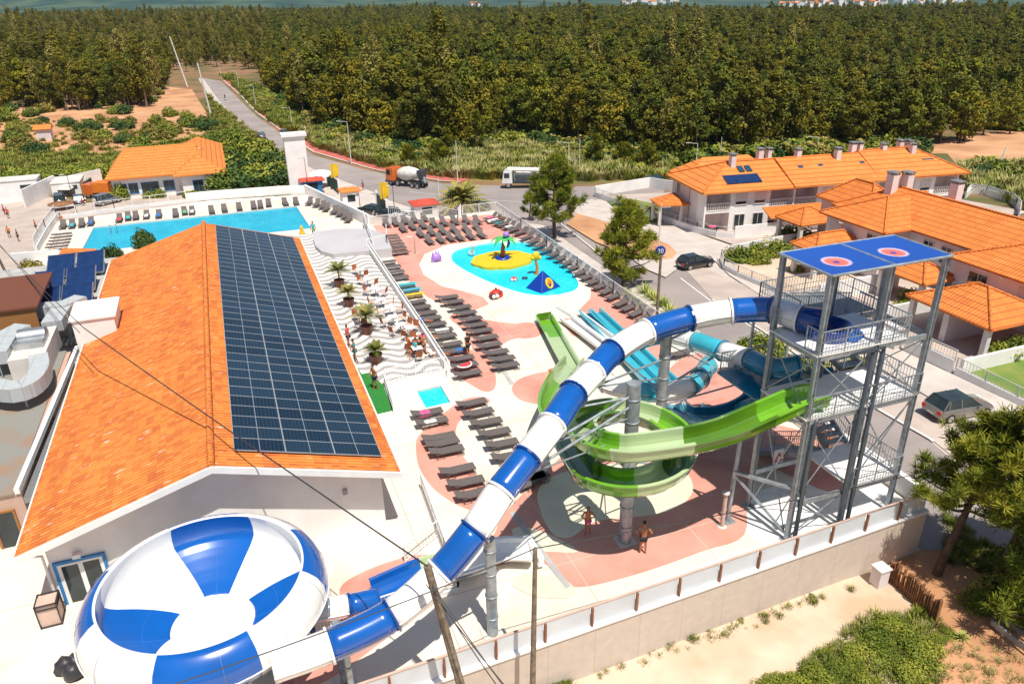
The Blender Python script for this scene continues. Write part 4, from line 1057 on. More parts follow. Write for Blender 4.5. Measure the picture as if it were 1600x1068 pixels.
def bowl_mat():
    m, nt, b = newmat('bowl_petals'); b.inputs['Roughness'].default_value = .28; b.inputs['Coat Weight'].default_value = .3; b.inputs['Coat Roughness'].default_value = .12
    co = coords(nt); sp = nt.nodes.new('ShaderNodeSeparateXYZ'); nt.links.new(co, sp.inputs[0]); x, y = sp.outputs[0], sp.outputs[1]
    r = math_(nt, 'SQRT', math_(nt, 'ADD', math_(nt, 'MULTIPLY', x, x), math_(nt, 'MULTIPLY', y, y)))
    a = math_(nt, 'MULTIPLY', math_(nt, 'ARCTAN2', y, x), 57.29578); f = math_(nt, 'DIVIDE', math_(nt, 'SUBTRACT', r, 1.45), 1.9); tot = 0
    for (a0, b0), (a1, b1) in INN:
        c0, c1, h0, h1 = (a0+b0)/2, (a1+b1)/2, (b0-a0)/2, (b1-a1)/2
        c = math_(nt, 'ADD', math_(nt, 'MULTIPLY', f, c1-c0), c0); h = math_(nt, 'ADD', math_(nt, 'MULTIPLY', f, h1-h0), h0)
        d = math_(nt, 'ADD', math_(nt, 'SUBTRACT', a, c), 900.0); d = math_(nt, 'ABSOLUTE', math_(nt, 'SUBTRACT', math_(nt, 'MODULO', d, 360.0), 180.0))
        tot = math_(nt, 'MAXIMUM', tot, math_(nt, 'LESS_THAN', d, h))
    k = math_(nt, 'MULTIPLY', tot, math_(nt, 'GREATER_THAN', r, 1.45)); n_ = noise(nt, .9, 6, co)
    nt.links.new(mixc(nt, k, ramp(nt, n_, [(.3, (.84, .83, .80)), (.75, (.76, .75, .72))]), ramp(nt, n_, [(.3, (.003, .09, .38)), (.75, (.003, .11, .44))])), b.inputs['Base Color']); MATS['bowl_petals'] = m
bowl_mat()
lathe_col(inner, lambda d, i: False).build('bowl_floor', 'bowl_petals', bowl); lathe_col(wall_, lambda d, i: False).build('inner_wall', 'bowl_petals', bowl)
lathe_col(outer, lambda d, i: i >= 1 and any(((d-a) % 360) < (b-a) for a, b in OUT)).build('outer_shell', mats, bowl)
m = MB()
for c in (84, 190, -12):
    a = R(c); m.tube([(r*math.cos(a), r*math.sin(a), z+.004) for r, z in inner[2:]], .007, 4)
m.tube([(2.3*math.cos(6.2832*k/48), 2.3*math.sin(6.2832*k/48), 2.832) for k in range(49)], .006, 4)
m.build('floor_seam', 'seam_blue', bowl)
for k in range(24):
    a = R(k*15+7); 
    if k % 2: continue
    m = MB(); m.tube([(r*math.cos(a)*1.003, r*math.sin(a)*1.003, z) for r, z in outer[2:9]], .007, 5); m.build('shell_seam', 'rail_grey', bowl)
m = MB(); m.tube([(4.24*math.cos(6.2832*k/60), 4.24*math.sin(6.2832*k/60), 3.52) for k in range(61)], .03, 5); m.build('shell_flange', 'white_gel', bowl)
for a in (20, 110, 200, 290):
    m = MB(); x, y = 3.0*math.cos(R(a)), 3.0*math.sin(R(a)); m.tube([(x, y, 0), (x, y, 2.5)], .12, 10); m.box((x-.25, y-.25, 0), (x+.25, y+.25, .04)); m.build('leg', 'galvanised', bowl)
m = MB()
for a in (20, 110): m.bar((3.0*math.cos(R(a)), 3.0*math.sin(R(a)), 2.0), (-3.0*math.cos(R(a)), -3.0*math.sin(R(a)), 2.0), .12)
m.build('cross_beam', 'galvanised', bowl)
EX = [bc+Vector((1.5, -1.0, 1.7)), bc+Vector((2.9, -.6, 1.4)), W(400, 975, 1.1), W(440, 965, 1.0), W(545, 945, .85), W(590, 935, .7)]
tube_slide('bowl_exit_slide', 'white and blue tube coming out from under the bowl', EX, .46, ['blue_gel', 'deep_blue_gel', 'blue_gel', 'white_gel', 'blue_gel'], 'deep_blue_gel')
flume('bowl_runout', 'blue open trough passing under the long blue and white tube', [W(590, 938, .35), W(625, 922, .35), W(665, 905, .3), W(700, 897, .3)], 1.3, .55, ['blue_gel', 'blue_gel', 'pale_green_gel'])
ro = flume('bowl_runout', 'long white run-out trough ending beside the wooden pole', [W(700, 898, .28), W(740, 885, .28), W(785, 870, .25), W(832, 852+18, .25)], 1.25, .5, ['white_gel', 'white_gel', 'white_gel'])
MB().cbox((W(835, 872).x, W(835, 872).y, .45), (.25, 1.6, .5)).build('end_wall', 'white_gel', ro, ro.location.copy())
# steel pillars with arms
def pillar(label, base, top, r, arms):
    t = thing('slide_pillar', label, 'slide support', base); at = t.location.copy()
    b = Vector(base); m = MB(); m.tube([b, (b.x, b.y, top)], r, 14); m.build('shaft', 'galvanised', t, at)
    m = MB(); m.box((b.x-.42, b.y-.42, .0), (b.x+.42, b.y+.42, .06)); m.build('base_plate', 'kerb', t, at)
    m = MB()
    for k in range(int(top/1.1)): m.lathe((b.x, b.y, .9+k*1.1), [(r+.002, 0), (r+.03, 0), (r+.03, .07), (r+.002, .07)], 14)
    m.build('collar', 'galvanised', t, at)
    for a, e, w in arms: MB().tube([a, e], w, 8).build('arm', 'galvanised', t, at)
def near(path, i): return Vector(path[i])
pc = PC
G5 = GPATH
arms = [((pc.x, pc.y, 7.7), JW[9]-Vector((0, 0, .75)), .06), ((pc.x, pc.y, 6.6), JW[9]-Vector((0, 0, .8)), .04), ((pc.x, pc.y, 7.6), JW[8]-Vector((0, 0, .7)), .05), ((pc.x, pc.y, 7.2), JW[10]-Vector((0, 0, .7)), .06), ((pc.x, pc.y, 5.7), JW[10]-Vector((0, 0, .75)), .035)]
for i in range(5, 22, 2):
    q = G5[i]; arms.append(((pc.x, pc.y, q.z-.25), (q.x, q.y, q.z-.12), .045))
    if i % 4 == 1: arms.append(((pc.x, pc.y, q.z-1.6), (q.x, q.y, q.z-.15), .03))
pillar('thick steel pillar at the centre of the green spiral', (pc.x, pc.y, 0), 8.25, .30, arms)
b2 = W(1043, 505, 9.2); b2.z = 0
pillar('grey steel pillar rising behind the green spiral under the blue tube', b2, 8.75, .26, [((b2.x, b2.y, 8.4), JW[5]-Vector((0, 0, .62)), .06), ((b2.x, b2.y, 8.3), JW[4]-Vector((0, 0, .62)), .06), ((b2.x, b2.y, 7.4), JW[7]-Vector((0, 0, .7)), .05), ((b2.x, b2.y, 6.4), JW[7]-Vector((0, 0, .7)), .04), ((b2.x, b2.y, 5.8), W(1130, 548, 5.9), .06), ((b2.x, b2.y, 5.6), W(962, 552, 5.0), .05), ((b2.x, b2.y, 8.2), W(1108, 570, 5.0), .03), ((b2.x, b2.y, 5.0), W(1030, 626, 4.1), .05), ((b2.x, b2.y, 4.9), W(1188, 590, 3.0), .05)])
b3 = Vector((6.85, 21.07, 0))
pillar('grey steel pillar under the middle of the blue and white tube', b3, 4.75, .22, [((b3.x, b3.y, 4.6), (JW[12]+JW[11])/2-Vector((0, 0, .62)), .06), ((b3.x, b3.y, 3.3), JW[13]-Vector((0, 0, .55)), .05), ((b3.x, b3.y, 4.5), JW[12]-Vector((0, 0, .6)), .07)])
b4 = W(525, 975, 2.9); b4.z = 0; b4.y = min(b4.y, 21.6)
pillar('short grey pillar beside the blue tube near the bowl', (b4.x, b4.y, 0), 3.0, .14, [((b4.x, b4.y, 2.9), JW[15]-Vector((0, 0, .5)), .06)])
b5 = W(535, 1010, 3.0); b5.z = 0
pillar('weathered steel post below the last blue tube section', (b5.x+.1, b5.y-.0, 0), 2.75, .11, [((b5.x+.1, b5.y, 2.6), JW[15]-Vector((0, 0, .62)), .05)])
sp_ = thing('shower_post', 'pinkish shower post standing on the pink paving before the tower', 'shower', W(1128, 822)); 
MB().tube([(0, 0, 0), (0, 0, 1.85)], .10, 10).build('post', 'pink_siding', sp_)
MB().lathe((0, 0, 1.85), [(.10, 0), (.17, .02), (.17, .12), (.02, .14)], 12).build('head', 'kerb', sp_)
MB().lathe((0, 0, 0), [(.24, 0), (.24, .04), (.1, .05)], 12).build('foot', 'kerb', sp_)
# ------------------------------------------------------------------ houses
def window(mb_parent, at, c, w, h, axis, shutter=False, out=1, frame='white_paint', glass='glass_dark'):
    """window centred at c on a wall; axis 'x' = wall faces -y, 'y' = wall faces -x. frame proud of the wall, pane a sub-part"""
    m = MB(); g = MB()
    def bx(mb, a0, a1, z0, z1, d0, d1):
        if axis == 'x': mb.box((c[0]+a0, c[1]-d1, c[2]+z0), (c[0]+a1, c[1]-d0, c[2]+z1))
        else: mb.box((c[0]-d1, c[1]+a0, c[2]+z0), (c[0]-d0, c[1]+a1, c[2]+z1))
    f = .09
    bx(m, -w/2-f, w/2+f, h/2, h/2+f, -.02, .06); bx(m, -w/2-f-.05, w/2+f+.05, -h/2-f, -h/2, -.02, .10)
    bx(m, -w/2-f, -w/2, -h/2, h/2, -.02, .06); bx(m, w/2, w/2+f, -h/2, h/2, -.02, .06)
    if not shutter: bx(m, -.03, .03, -h/2, h/2, -.02, .045)
    o = m.build('window', 'shutter' if frame == 'white_paint' else frame, mb_parent, at)
    if shutter:
        bx(g, -w/2, w/2, -h/2+.35, h/2, -.03, .03); g2 = MB(); bx(g2, -w/2, w/2, -h/2, -h/2+.35, -.03, .015); p = g.build('shutter', 'shutter', o); q = g2.build('pane', glass, o)
        for k in (p, q): k.data.transform(Matrix.Translation(-Vector(at)))
    else:
        bx(g, -w/2, w/2, -h/2, h/2, -.03, .015); p = g.build('pane', glass, o); p.data.transform(Matrix.Translation(-Vector(at)))
    return o
def chimney(t, at, x, y, z0, z1, w=.55, d=.75, parent=None):
    m = MB(); m.box((x-w/2, y-d/2, z0), (x+w/2, y+d/2, z1), 0); o = m.build('chimney', 'house_wall', parent or t, None if parent else at)
    k = MB()
    for sx_ in (-1, 1):
        for sy2 in (-1, 1): k.cbox((x+sx_*(w/2-.06), y+sy2*(d/2-.06), z1+.09), (.1, .1, .18))
    k.box((x-w/2-.1, y-d/2-.1, z1+.18), (x+w/2+.1, y+d/2+.1, z1+.28)); c = k.build('cowl', 'rail_grey', o)
    for q in ([c] if not parent else [o, c]): q.data.transform(Matrix.Translation(-Vector(at)))
    return o
# --- row of two-storey houses: built in local axes at its near corner
HAo = Vector((53.3, 75.3, -4.3))
ra = thing('row_houses', 'row of white two storey houses with orange tiled hip roof and balconies', 'building', HAo, R(-8.5)); Z0 = (0, 0, 0)
mb = MB(); EH = 5.35
def wallbox(m, x0, x1, y0, y1, z0, z1): m.box((x0, y0, z0), (x1, y1, z1))
units = [(0.2, 3.4, 'b'), (3.4, 8.7, 's'), (8.7, 11.8, 'b'), (12.0, 15.1, 'b'), (15.1, 20.3, 's'), (20.3, 23.4, 'b'), (23.6, 26.7, 'b'), (26.7, 31.9, 's'), (31.9, 35.0, 'b')]
core = MB(); core.box((.02, 1.9, 0), (35.2, 9.6, EH+.2)); core.build('wall', 'house_wall', ra)
sol = MB()
for a, b, k in units:
    if k == 's': MB().box((a, 0, 0), (b, 1.92, EH+.2)).build('front_wall', 'white_wall', ra)
for x in (0, 11.8, 23.4, 35.0): MB().box((x, -.1, 0), (x+.2, 1.92, EH+.2)).build('party_wall', 'white_wall', ra)
for i, (a, b, k) in enumerate(units):
    m_ = (a+b)/2
    if k == 's':
        w1, w2 = a+1.4, b-1.4
        for w in (w1, w2):
            window(ra, Z0, (w, 0, 4.1), 1.35, 1.25, 'x', True)
            window(ra, Z0, (w, 0, 1.25), 1.3, 1.9, 'x', False)
    else:
        MB().box((a, .0, 2.55), (b, 1.9, 2.85)).build('balcony_floor', 'white_wall', ra)
        r = MB(); r.box((a, -.05, 3.68), (b, .13, 3.8)); r.box((a, -.03, 2.85), (b, .11, 2.95))
        nb = int((b-a)/.24)
        for j in range(nb): r.tube([(a+(j+.5)*(b-a)/nb, .04, 2.95), (a+(j+.5)*(b-a)/nb, .04, 3.3), (a+(j+.5)*(b-a)/nb, .04, 3.68)], [.045, .07, .04], 5)
        r.build('balustrade', 'balustrade', ra)
        window(ra, Z0, (a+.9, 1.9, 3.95), 1.2, 1.9, 'x', True)
        window(ra, Z0, (a+1.2, 1.9, 1.2), 1.7, 2.1, 'x', i % 2 == 0)
window(ra, Z0, (0, 7.6, 4.2), .9, 1.1, 'y', False); window(ra, Z0, (0, 6.4, 1.3), .8, 1.9, 'y', False)
m = MB(); m.tube([(-.06, 4.2, .1), (-.06, 4.2, EH)], .05, 6); m.build('downpipe', 'rail_grey', ra)
rb = MB(); hip_roof(rb, -.7, 12.4, -.8, 10.2, EH, EH+2.35, 1, 0, 0, .2); r0 = rb.build('roof', 'house_tile_smooth', ra)
rb = MB(); hip_roof(rb, 11.3, 24.0, -1.0, 9.6, EH+.10, EH+2.5, .0, 0, 0, .2); rb.build('roof', 'house_tile_smooth', ra)
rb = MB(); hip_roof(rb, 23.2, 36.2, -.8, 9.9, EH+.2, EH+2.8, 0, 1, 0, .2); rb.build('roof', 'house_tile_smooth', ra)
rb = MB(); hip_roof(rb, 1.0, 14, 7.0, 13.4, EH-.3, EH+1.9, 1, 1, 0, .2); rb.build('roof', 'house_tile_smooth', ra)
MB().box((1.6, 9.6, 0), (13.4, 12.9, EH-.3)).build('wall', 'house_wall', ra)
m = MB()
for a, b in (((-.7, -.8, EH+.05), (4.8, 4.7, EH+2.40)), ((-.7, 10.2, EH+.05), (4.8, 4.7, EH+2.4)), ((4.8, 4.7, EH+2.38), (12.4, 4.7, EH+2.38)), ((12.4, 4.3, EH+2.52), (24, 4.3, EH+2.52)), ((24, 4.55, EH+2.82), (31, 4.55, EH+2.82)), ((31, 4.55, EH+2.82), (36.2, -.8, EH+.25)), ((31, 4.55, EH+2.82), (36.2, 9.9, EH+.25))): m.tube([a, b], .11, 6)
m.build('ridge_tiles', 'house_tile', ra)
for x, y, w in ((5.2, 3.9, .6), (10.2, 6.2, .7), (11.3, 6.0, .5), (14.6, 4.6, .6), (19.6, 3.6, .6), (23.7, 6.4, .7), (24.6, 6.2, .5), (26.9, 4.6, .6), (30.5, 3.6, .6), (34.0+.0, 6.0, .6), (35.0, 5.6, .5)):
    if x > 33: x -= 3.5
    chimney(ra, Z0, x, y, EH+1.2, EH+3.25, w, .8)
def on_h(x, y, k=.425, e=EH, y0=-.8): return e+(y-y0)*k
def skylight(x, y, w, l, mat, e=EH):
    k = .43; z = on_h(x, y, k, e)+.05; m = MB(); m.hexa([(x, y, z), (x+w, y, z), (x+w, y+l, z+l*k), (x, y+l, z+l*k)], [(x, y, z+.12), (x+w, y, z+.12), (x+w, y+l, z+l*k+.12), (x, y+l, z+l*k+.12)]); m.build('skylight' if mat != 'solar_thermal' else 'solar_collector', mat, ra)
skylight(3.0, .4, 4.6, 1.5, 'solar_thermal'); skylight(5.6, 2.5, .7, 1.0, 'glass_blue'); skylight(6.6, 2.5, .7, 1.0, 'glass_blue')
for x, y in ((13.5, 2.2), (16.3, 2.3), (22.2, 2.3), (25.5, 2.8), (27.4, 2.8)): skylight(x, y, .7, 1.2, 'glass_blue', EH+.1)
skylight(31.0, 2.0, 1.8, 1.2, 'glass_blue', EH+.2)
# porch at the left gable
MB().slab([(-3.6, 5.2, 2.55), (-.1, 3.6, 2.9), (-.1, 8.6, 3.3), (-3.6, 8.2, 2.75), (-1.6, 6.2, 3.5)], [(0, 1, 4), (1, 2, 4), (2, 3, 4), (3, 0, 4)], .15).build('porch_roof', 'house_tile', ra)
for q in ((-3.3, 5.5), (-3.3, 7.9), (-.9, 4.4)): MB().cbox((q[0], q[1], 1.3), (.3, .3, 2.6)).build('porch_post', 'balustrade', ra)
t_ = W(1148, 352, -4.2)
dt = thing('garden_table', 'white garden table with pink cloth on the corner terrace', 'table', W(1112, 362, -4.15))
MB().lathe((0, 0, 0), [(.01, .70), (.6, .70), (.6, .74), (.01, .74)], 12).build('tabletop', 'pink_cloth', dt)
MB().tube([(0, 0, 0), (0, 0, .7)], .05).build('leg', 'white_paint', dt)
MB().slab([(62.6-3.4, 70.2, -1.6), (67, 69.0, -1.6), (68.4, 72.2, -1.1), (60.2, 73.2, -1.1)], [(0, 1, 2, 3)], .12).build('terrace_roof', 'house_tile', None)
tr = bpy.data.objects['terrace_roof']; tag(tr, 'low orange tiled lean-to roof below the row of balconies', 'roof')
# --- nearer house on the right with three wings
hb = thing('corner_villa', 'large pinkish white villa with stepped orange tiled roofs behind the tower', 'building', (60, 48, -2.2)); HB = hb.location.copy()
ZB, ZR2 = 2.3, 4.6
MB().box((59.7, 22, -2.6), (67.2, 60, ZB)).build('wall', 'house_wall', hb, HB)
MB().box((56.5, 51.2, -2.6), (59.72, 58.6, ZB)).build('wing_wall', 'house_wall', hb, HB)
MB().box((56.5, 30.6, -2.6), (59.72, 43.2, ZB)).build('wing_wall', 'house_wall', hb, HB)
MB().box((56.5, 22, -2.6), (59.72, 29, ZB)).build('wing_wall', 'house_wall', hb, HB)
def rt(args, kw={}):
    m = MB(); vs = hip_roof(m, *args, **kw); o = m.build('roof', 'house_tile', hb, HB)
    c = MB(); n1 = ((vs[0], vs[4]), (vs[3], vs[4]), (vs[1], vs[5]), (vs[2], vs[5]), (vs[4], vs[5]))
    for a, b in n1:
        L = (Vector(b)-Vector(a)).length
        if L > .3:
            k = int(L/.45)
            for i in range(k):
                p = Vector(a).lerp(Vector(b), i/k); q = Vector(a).lerp(Vector(b), (i+1)/k); c.tube([p+Vector((0, 0, .03)), q+Vector((0, 0, .03))], [.10, .13], 6)
    q = c.build('ridge_tiles', 'house_tile', o); q.data.transform(Matrix.Translation(-HB)); return o
rt((59.1, 67.9, 20, 61.0, ZB, ZR2, 1, 1, 1))
rt((55.9, 65.0, 50.6, 59.2, ZB-.01, ZR2-.25, 1, 0, 0))
rt((55.7, 65.0, 30.1, 43.8, ZB+.02, ZR2+.5, 1, 0, 0))
rt((55.7, 65.0, 18.5, 29.6, ZB+.01, ZR2+.2, 1, 0, 0))
rt((61.5, 67.0, 58.0, 66.0, ZB-.5, ZR2-.6, 1, 1, 1))
MB().box((62, 58.5, -2.6), (66.5, 65.5, ZB-.5)).build('wall', 'house_wall', hb, HB)
for x, y, z in ((62.6, 57.0, 5.9), (63.9, 56.4, 5.9), (64.9, 51.5, 5.9), (66.0, 41.0, 6.2)): chimney(hb, HB, x, y, ZR2-.8, z, .8, .9)
for v, z, w, h, s in ((57.2, .9, 1.5, 1.4, True), (52.4, .9, 1.4, 1.4, False), (53, -1.2, 1.6, 1.2, False)): window(hb, HB, (56.5, v, z), w, h, 'y', s)
for v in (48.9, 46.9): window(hb, HB, (59.7, v, .8), 1.0, 1.5, 'y', False)
for v, s in ((41.0, False), (36.5, True), (33.0, True)): window(hb, HB, (56.5, v, .7), 1.7, 1.5, 'y', s)
for v in (48.5, 45.5, 40.5): window(hb, HB, (59.7 if v > 44 else 56.5, v, -1.5), 1.5, 1.7, 'y', False)
for u in (57.6,): window(hb, HB, (u, 51.2, .9), 1.1, 1.5, 'x', False)
for v, z in ((56.0, 1.9), (44.0, 2.0), (38.6, 2.0)):
    m = MB(); m.lathe((55.95, v, z), [(.01, -.05), (.25, 0), (.28, .08), (.24, .08), (.01, .02)], 10); m.build('satellite_dish', 'white_paint', hb, HB)
def carport(x0, x1, y0, y1, ze, zr, label, posts, base, walls=()):
    t = thing('carport', label, 'carport', (x0, y0, base)); at = t.location.copy()
    m = MB(); vs = hip_roof(m, x0, x1, y0, y1, ze, zr, 1, 1, 0 if x1-x0 > y1-y0 else 1, .16); m.build('roof', 'house_tile', t, at)
    c = MB()
    for a, b in ((vs[0], vs[4]), (vs[3], vs[4]), (vs[1], vs[5]), (vs[2], vs[5]), (vs[4], vs[5])):
        L = (Vector(b)-Vector(a)).length
        if L > .3:
            k = max(1, int(L/.45))
            for i in range(k):
                c.tube([Vector(a).lerp(Vector(b), i/k)+Vector((0, 0, .03)), Vector(a).lerp(Vector(b), (i+1)/k)+Vector((0, 0, .03))], [.09, .12], 6)
    c.build('ridge_tiles', 'house_tile', t, at)
    for x, y in posts: MB().box((x-.2, y-.2, base), (x+.2, y+.2, ze-.16)).build('post', 'balustrade', t, at)
    for lo, hi in walls: MB().box(lo, hi).build('wall', 'house_wall', t, at)
carport(49.0, 55.7, 33.6, 41.2, .7, 2.3, 'orange roofed carport with a white wall behind the tower, nearest to the street', ((49.5, 34.1), (49.5, 40.7), (54.5, 34.1)), -2.1, (((49.6, 37.3, -2.1), (56.4, 37.5, .55)), ((49.4, 37.3, -2.1), (49.6, 37.8, .5))))
carport(51.0, 57.4, 53.6, 57.2, .2, 1.4, 'narrow orange roofed porch beside the shrubs', ((51.5, 54.0), (51.5, 56.8)), -2.8)
carport(53.0, 57.0, 43.0, 48.4, .3, 1.5, 'orange roofed porch seen under the blue canopy', ((53.4, 43.4), (53.4, 47.8)), -2.4)
carport(57.3, 62.3, 63.0, 67.3, -.4, .9, 'small orange roofed porch behind the villa', ((57.7, 63.4), (57.7, 66.9), (61.9, 63.4)), -3.6)
MB().box((47.2, 48.4, -2.6), (56.4, 48.6, -.7)).build('garden_wall', 'white_wall', None); tag(bpy.data.objects['garden_wall'], 'white garden wall between the two driveways', 'wall')
MB().box((47.5, 42.4, -2.6), (56, 42.6, -.8)).build('garden_wall', 'white_wall', None); tag(bpy.data.objects['garden_wall.001'], 'white garden wall beside the palm behind the carport', 'wall')
MB().box((45.7, 32.6, -2.3), (56, 32.8, -.6)).build('garden_wall', 'white_wall', None); tag(bpy.data.objects['garden_wall.002'], 'white garden wall right of the dry lawn', 'wall')
# boundary walls of the houses
def gwall(name, pts, h, label, panel=None, cat='wall'):
    P = [Vector((x, y, G(y)+.1)) for x, y in pts]
    return railing(name, P, h, label, base=-.6, wall=h if not panel else panel, th=.18, cat=cat, mat='kerb', sp=.25)
gwall('street_wall', [(45.5, 26), (45.6, 33)], 1.25, 'white street wall with balusters beside the grey car', .5)
gwall('street_wall', [(45.6, 33.2), (45.7, 37.5)], 1.7, 'tall blank white street wall by the carport', .9)
gwall('street_wall', [(45.7, 39.5), (45.8, 47.5)], 1.2, 'white street wall behind the slide tower', .6)
gwall('street_wall', [(45.8, 49.5), (45.9, 58.2), (46.4, 61.2), (47.6, 63.4), (49.6, 64.6)], 1.15, 'curved light grey street wall around the dry garden', .45)
gwall('street_wall', [(53.0, 103.5), (53.0, 76), (53.6, 72.8), (55.0, 71.2)], 1.35, 'long grey panelled wall in front of the corner house garden', .7)
gwall('street_wall', [(55.0, 71.2), (60, 70.6), (68, 70.3), (74, 69.6)], 1.5, 'bright white garden wall below the balconies')
gwall('street_wall', [(53.0, 103.8), (64, 106), (66, 98)], 1.6, 'white garden wall behind the lawn along the main road')
gwall('street_wall', [(49.6, 64.6), (58, 65.6), (70, 64)], 1.3, 'white wall behind the shrub garden')
mp = thing('gate_pillar', 'grey stone gate pillar with flat cap by the carport', 'gate pillar', (45.6, 38.4, -2.2))
MB().box((-.55, -.55, 0), (.55, .55, 1.9)).build('shaft', 'kerb', mp); MB().box((-.75, -.75, 1.9), (.75, .75, 2.05)).build('cap', 'house_wall', mp)
# round white terrace at the far right
q = [(1508, 310), (1515, 302), (1540, 305), (1580, 318), (1592, 330), (1590, 345)]
railing('terrace_wall', [(lambda p: (p.x, p.y, p.z))(GW(*a)) for a in q], 1.4, 'curved white terrace wall with glass rail at the far right', wall=.9, th=.2, panel=True, cat='wall', post_sp=1.5)
# --- reception building behind the big pool
rc = thing('reception_building', 'long low reception building with orange roof and blue framed windows', 'building', (-12, 140, -7.9)); RC = rc.location.copy()
MB().box((-18.4, 141.3, -8.2), (-5.0, 150, -4.1)).build('wall', 'white_wall', rc, RC)
MB().box((-7.4, 139.3, -8.2), (-.6, 157, -4.1)).build('wing_wall', 'white_wall', rc, RC)
m = MB(); hip_roof(m, -19.2, -4.4, 140.4, 158, -4, -.5, .35, 0, 0, .25); m.build('roof', 'house_tile_smooth', rc, RC)
m = MB(); hip_roof(m, -8.6, 0, 138.5, 168, -3.95, -1.6, 1, 1, 1, .25); m.build('roof', 'house_tile_smooth', rc, RC)
for u, w in ((-17.0, 1.5), (-15.2, 1.3), (-12.6, 2.6), (-9.6, 1.6)): window(rc, RC, (u, 141.3, -6.0), w, 1.6, 'x', False, frame='frame_blue', glass='glass_dark')
window(rc, RC, (-4.9, 139.3, -6.4), 1.5, 2.4, 'x', False, frame='frame_blue'); window(rc, RC, (-2.4, 139.3, -6.0), 2.0, 1.6, 'x', False, frame='frame_blue')
# --- white entrance tower
et = GW(470, 300); pt = thing('entrance_tower', 'tall white square entrance tower with a moulded cap', 'tower', et)
hh = 9.2
MB().box((-1.7, -.9, 0), (1.7, .9, hh)).build('shaft', 'white_wall', pt); MB().box((-1.85, -1.05, hh), (1.85, 1.05, hh+.3)).box((-2.05, -1.25, hh+.3), (2.05, 1.25, hh+.75)).build('cap', 'white_paint', pt)
def hut_(name, label, px, w, d, h, roof, wallm, zr=.5, over=.35):
    b = GW(*px); t = thing(name, label, 'kiosk', b)
    MB().box((-w/2, -d/2, 0), (w/2, d/2, h)).build('wall', wallm, t)
    m = MB(); hip_roof(m, -w/2-over, w/2+over, -d/2-over, d/2+over, h+.12, h+.12+zr, 1, 1, 0, .12); m.build('roof', roof, t)
    MB().box((-w*.2, -d/2-.03, 1.0), (w*.25, -d/2+.02, 2.0)).build('window', 'glass_dark', t)
    return t
hut_('snack_kiosk', 'red roofed blue kiosk beside the entrance tower', (489, 302), 3.4, 2.4, 2.3, 'red_roof', 'frame_blue', .35)
hut_('gate_house', 'small white gate house with orange roof at the entrance', (548, 322), 2.6, 2.4, 2.5, 'house_tile_smooth', 'white_wall', .4)
hut_('pool_kiosk_red', 'small white kiosk with a bright red hip roof behind the loungers', (664, 342), 3.2, 2.6, 2.3, 'red_roof', 'white_wall', .5).name = 'kiosk'
wt = thing('party_tent', 'white rounded party tent beside the red roofed kiosk', 'tent', GW(503, 292))
MB().lathe((0, 0, 2.1), [(2.2, 0), (1.9, .45), (1.1, .75), (.01, .9)], 16).build('cover', 'white_paint', wt)
for a in range(4): MB().tube([(1.9*math.cos(a*1.571+.78), 1.9*math.sin(a*1.571+.78), 0), (1.9*math.cos(a*1.571+.78), 1.9*math.sin(a*1.571+.78), 2.2)], .05).build('leg', 'galvanised', wt)
# green mesh gates
for i, (a, b, lab) in enumerate((((513, 290), (531, 305), 'dark green mesh gate left of the gate house'), ((590, 325), (606, 340), 'dark green mesh gate behind the parked cars'))):
    A, B = GW(*a), GW(*b); t = thing('mesh_gate', lab, 'gate', A); at = A.copy()
    MB().bar(A+Vector((0, 0, 1.2)), B+Vector((0, 0, 1.2)), .05, 2.3).build('mesh', 'dark_leaf' if False else 'toy_dark', t, at) if 'toy_dark' in MATS else MB().bar(A+Vector((0, 0, 1.2)), B+Vector((0, 0, 1.2)), .05, 2.3).build('mesh', M('gate_mesh', (.05, .12, .08), .8, vs=6, var=.4), t, at)
    for p in (A, B): MB().cbox((p.x, p.y, p.z+1.35), (.3, .3, 2.7)).build('pillar', 'white_wall', t, at)
A, B = GW(608, 342), GW(650, 348)
railing('entrance_wall', [tuple(A), tuple(B)], 1.7, 'white entrance wall with grey bars behind the parked cars', wall=.6, sp=.4, cat='wall')
# small shed in the orchard
b = GW(72, 218); t = thing('orchard_shed', 'small pale stone shed with tiled roof among orchard trees', 'shed', b)
MB().box((-1.6, -1.6, 0), (1.6, 1.6, 2.6)).build('wall', 'house_wall', t); m = MB(); hip_roof(m, -2, 2, -2, 2, 2.75, 3.6, 0, 0, 0, .15); m.build('roof', 'house_tile_smooth', t)
# service huts at the left edge
for px, w, d, h, lab in (((35, 312), 6.5, 4, 3.6, 'white service container with a window at the left edge'), ((110, 300), 4.5, 6, 2.2, 'white block hut left of the parked trailers')):
    b = GW(*px); t = thing('service_hut', lab, 'hut', b); MB().box((-w/2, -d/2, 0), (w/2, d/2, h)).build('wall', 'white_wall', t); MB().box((-w/2-.1, -d/2-.1, h), (w/2+.1, d/2+.1, h+.12)).build('roof', 'kerb', t)
    MB().box((w*.1, -d/2-.04, h*.5), (w*.4, -d/2+.02, h*.8)).build('window', 'glass_dark', t)
A, B = GW(40, 325), GW(90, 300)
railing('yard_wall', [tuple(A), tuple(B)], 3.0, 'tall white wall screening the service yard', wall=3.0, th=.25, cat='wall')
A, B = GW(100, 296), GW(160, 282)
railing('yard_wall', [tuple(A), tuple(B)], 2.2, 'white wall behind the parked cars at the left', wall=2.2, th=.25, cat='wall')
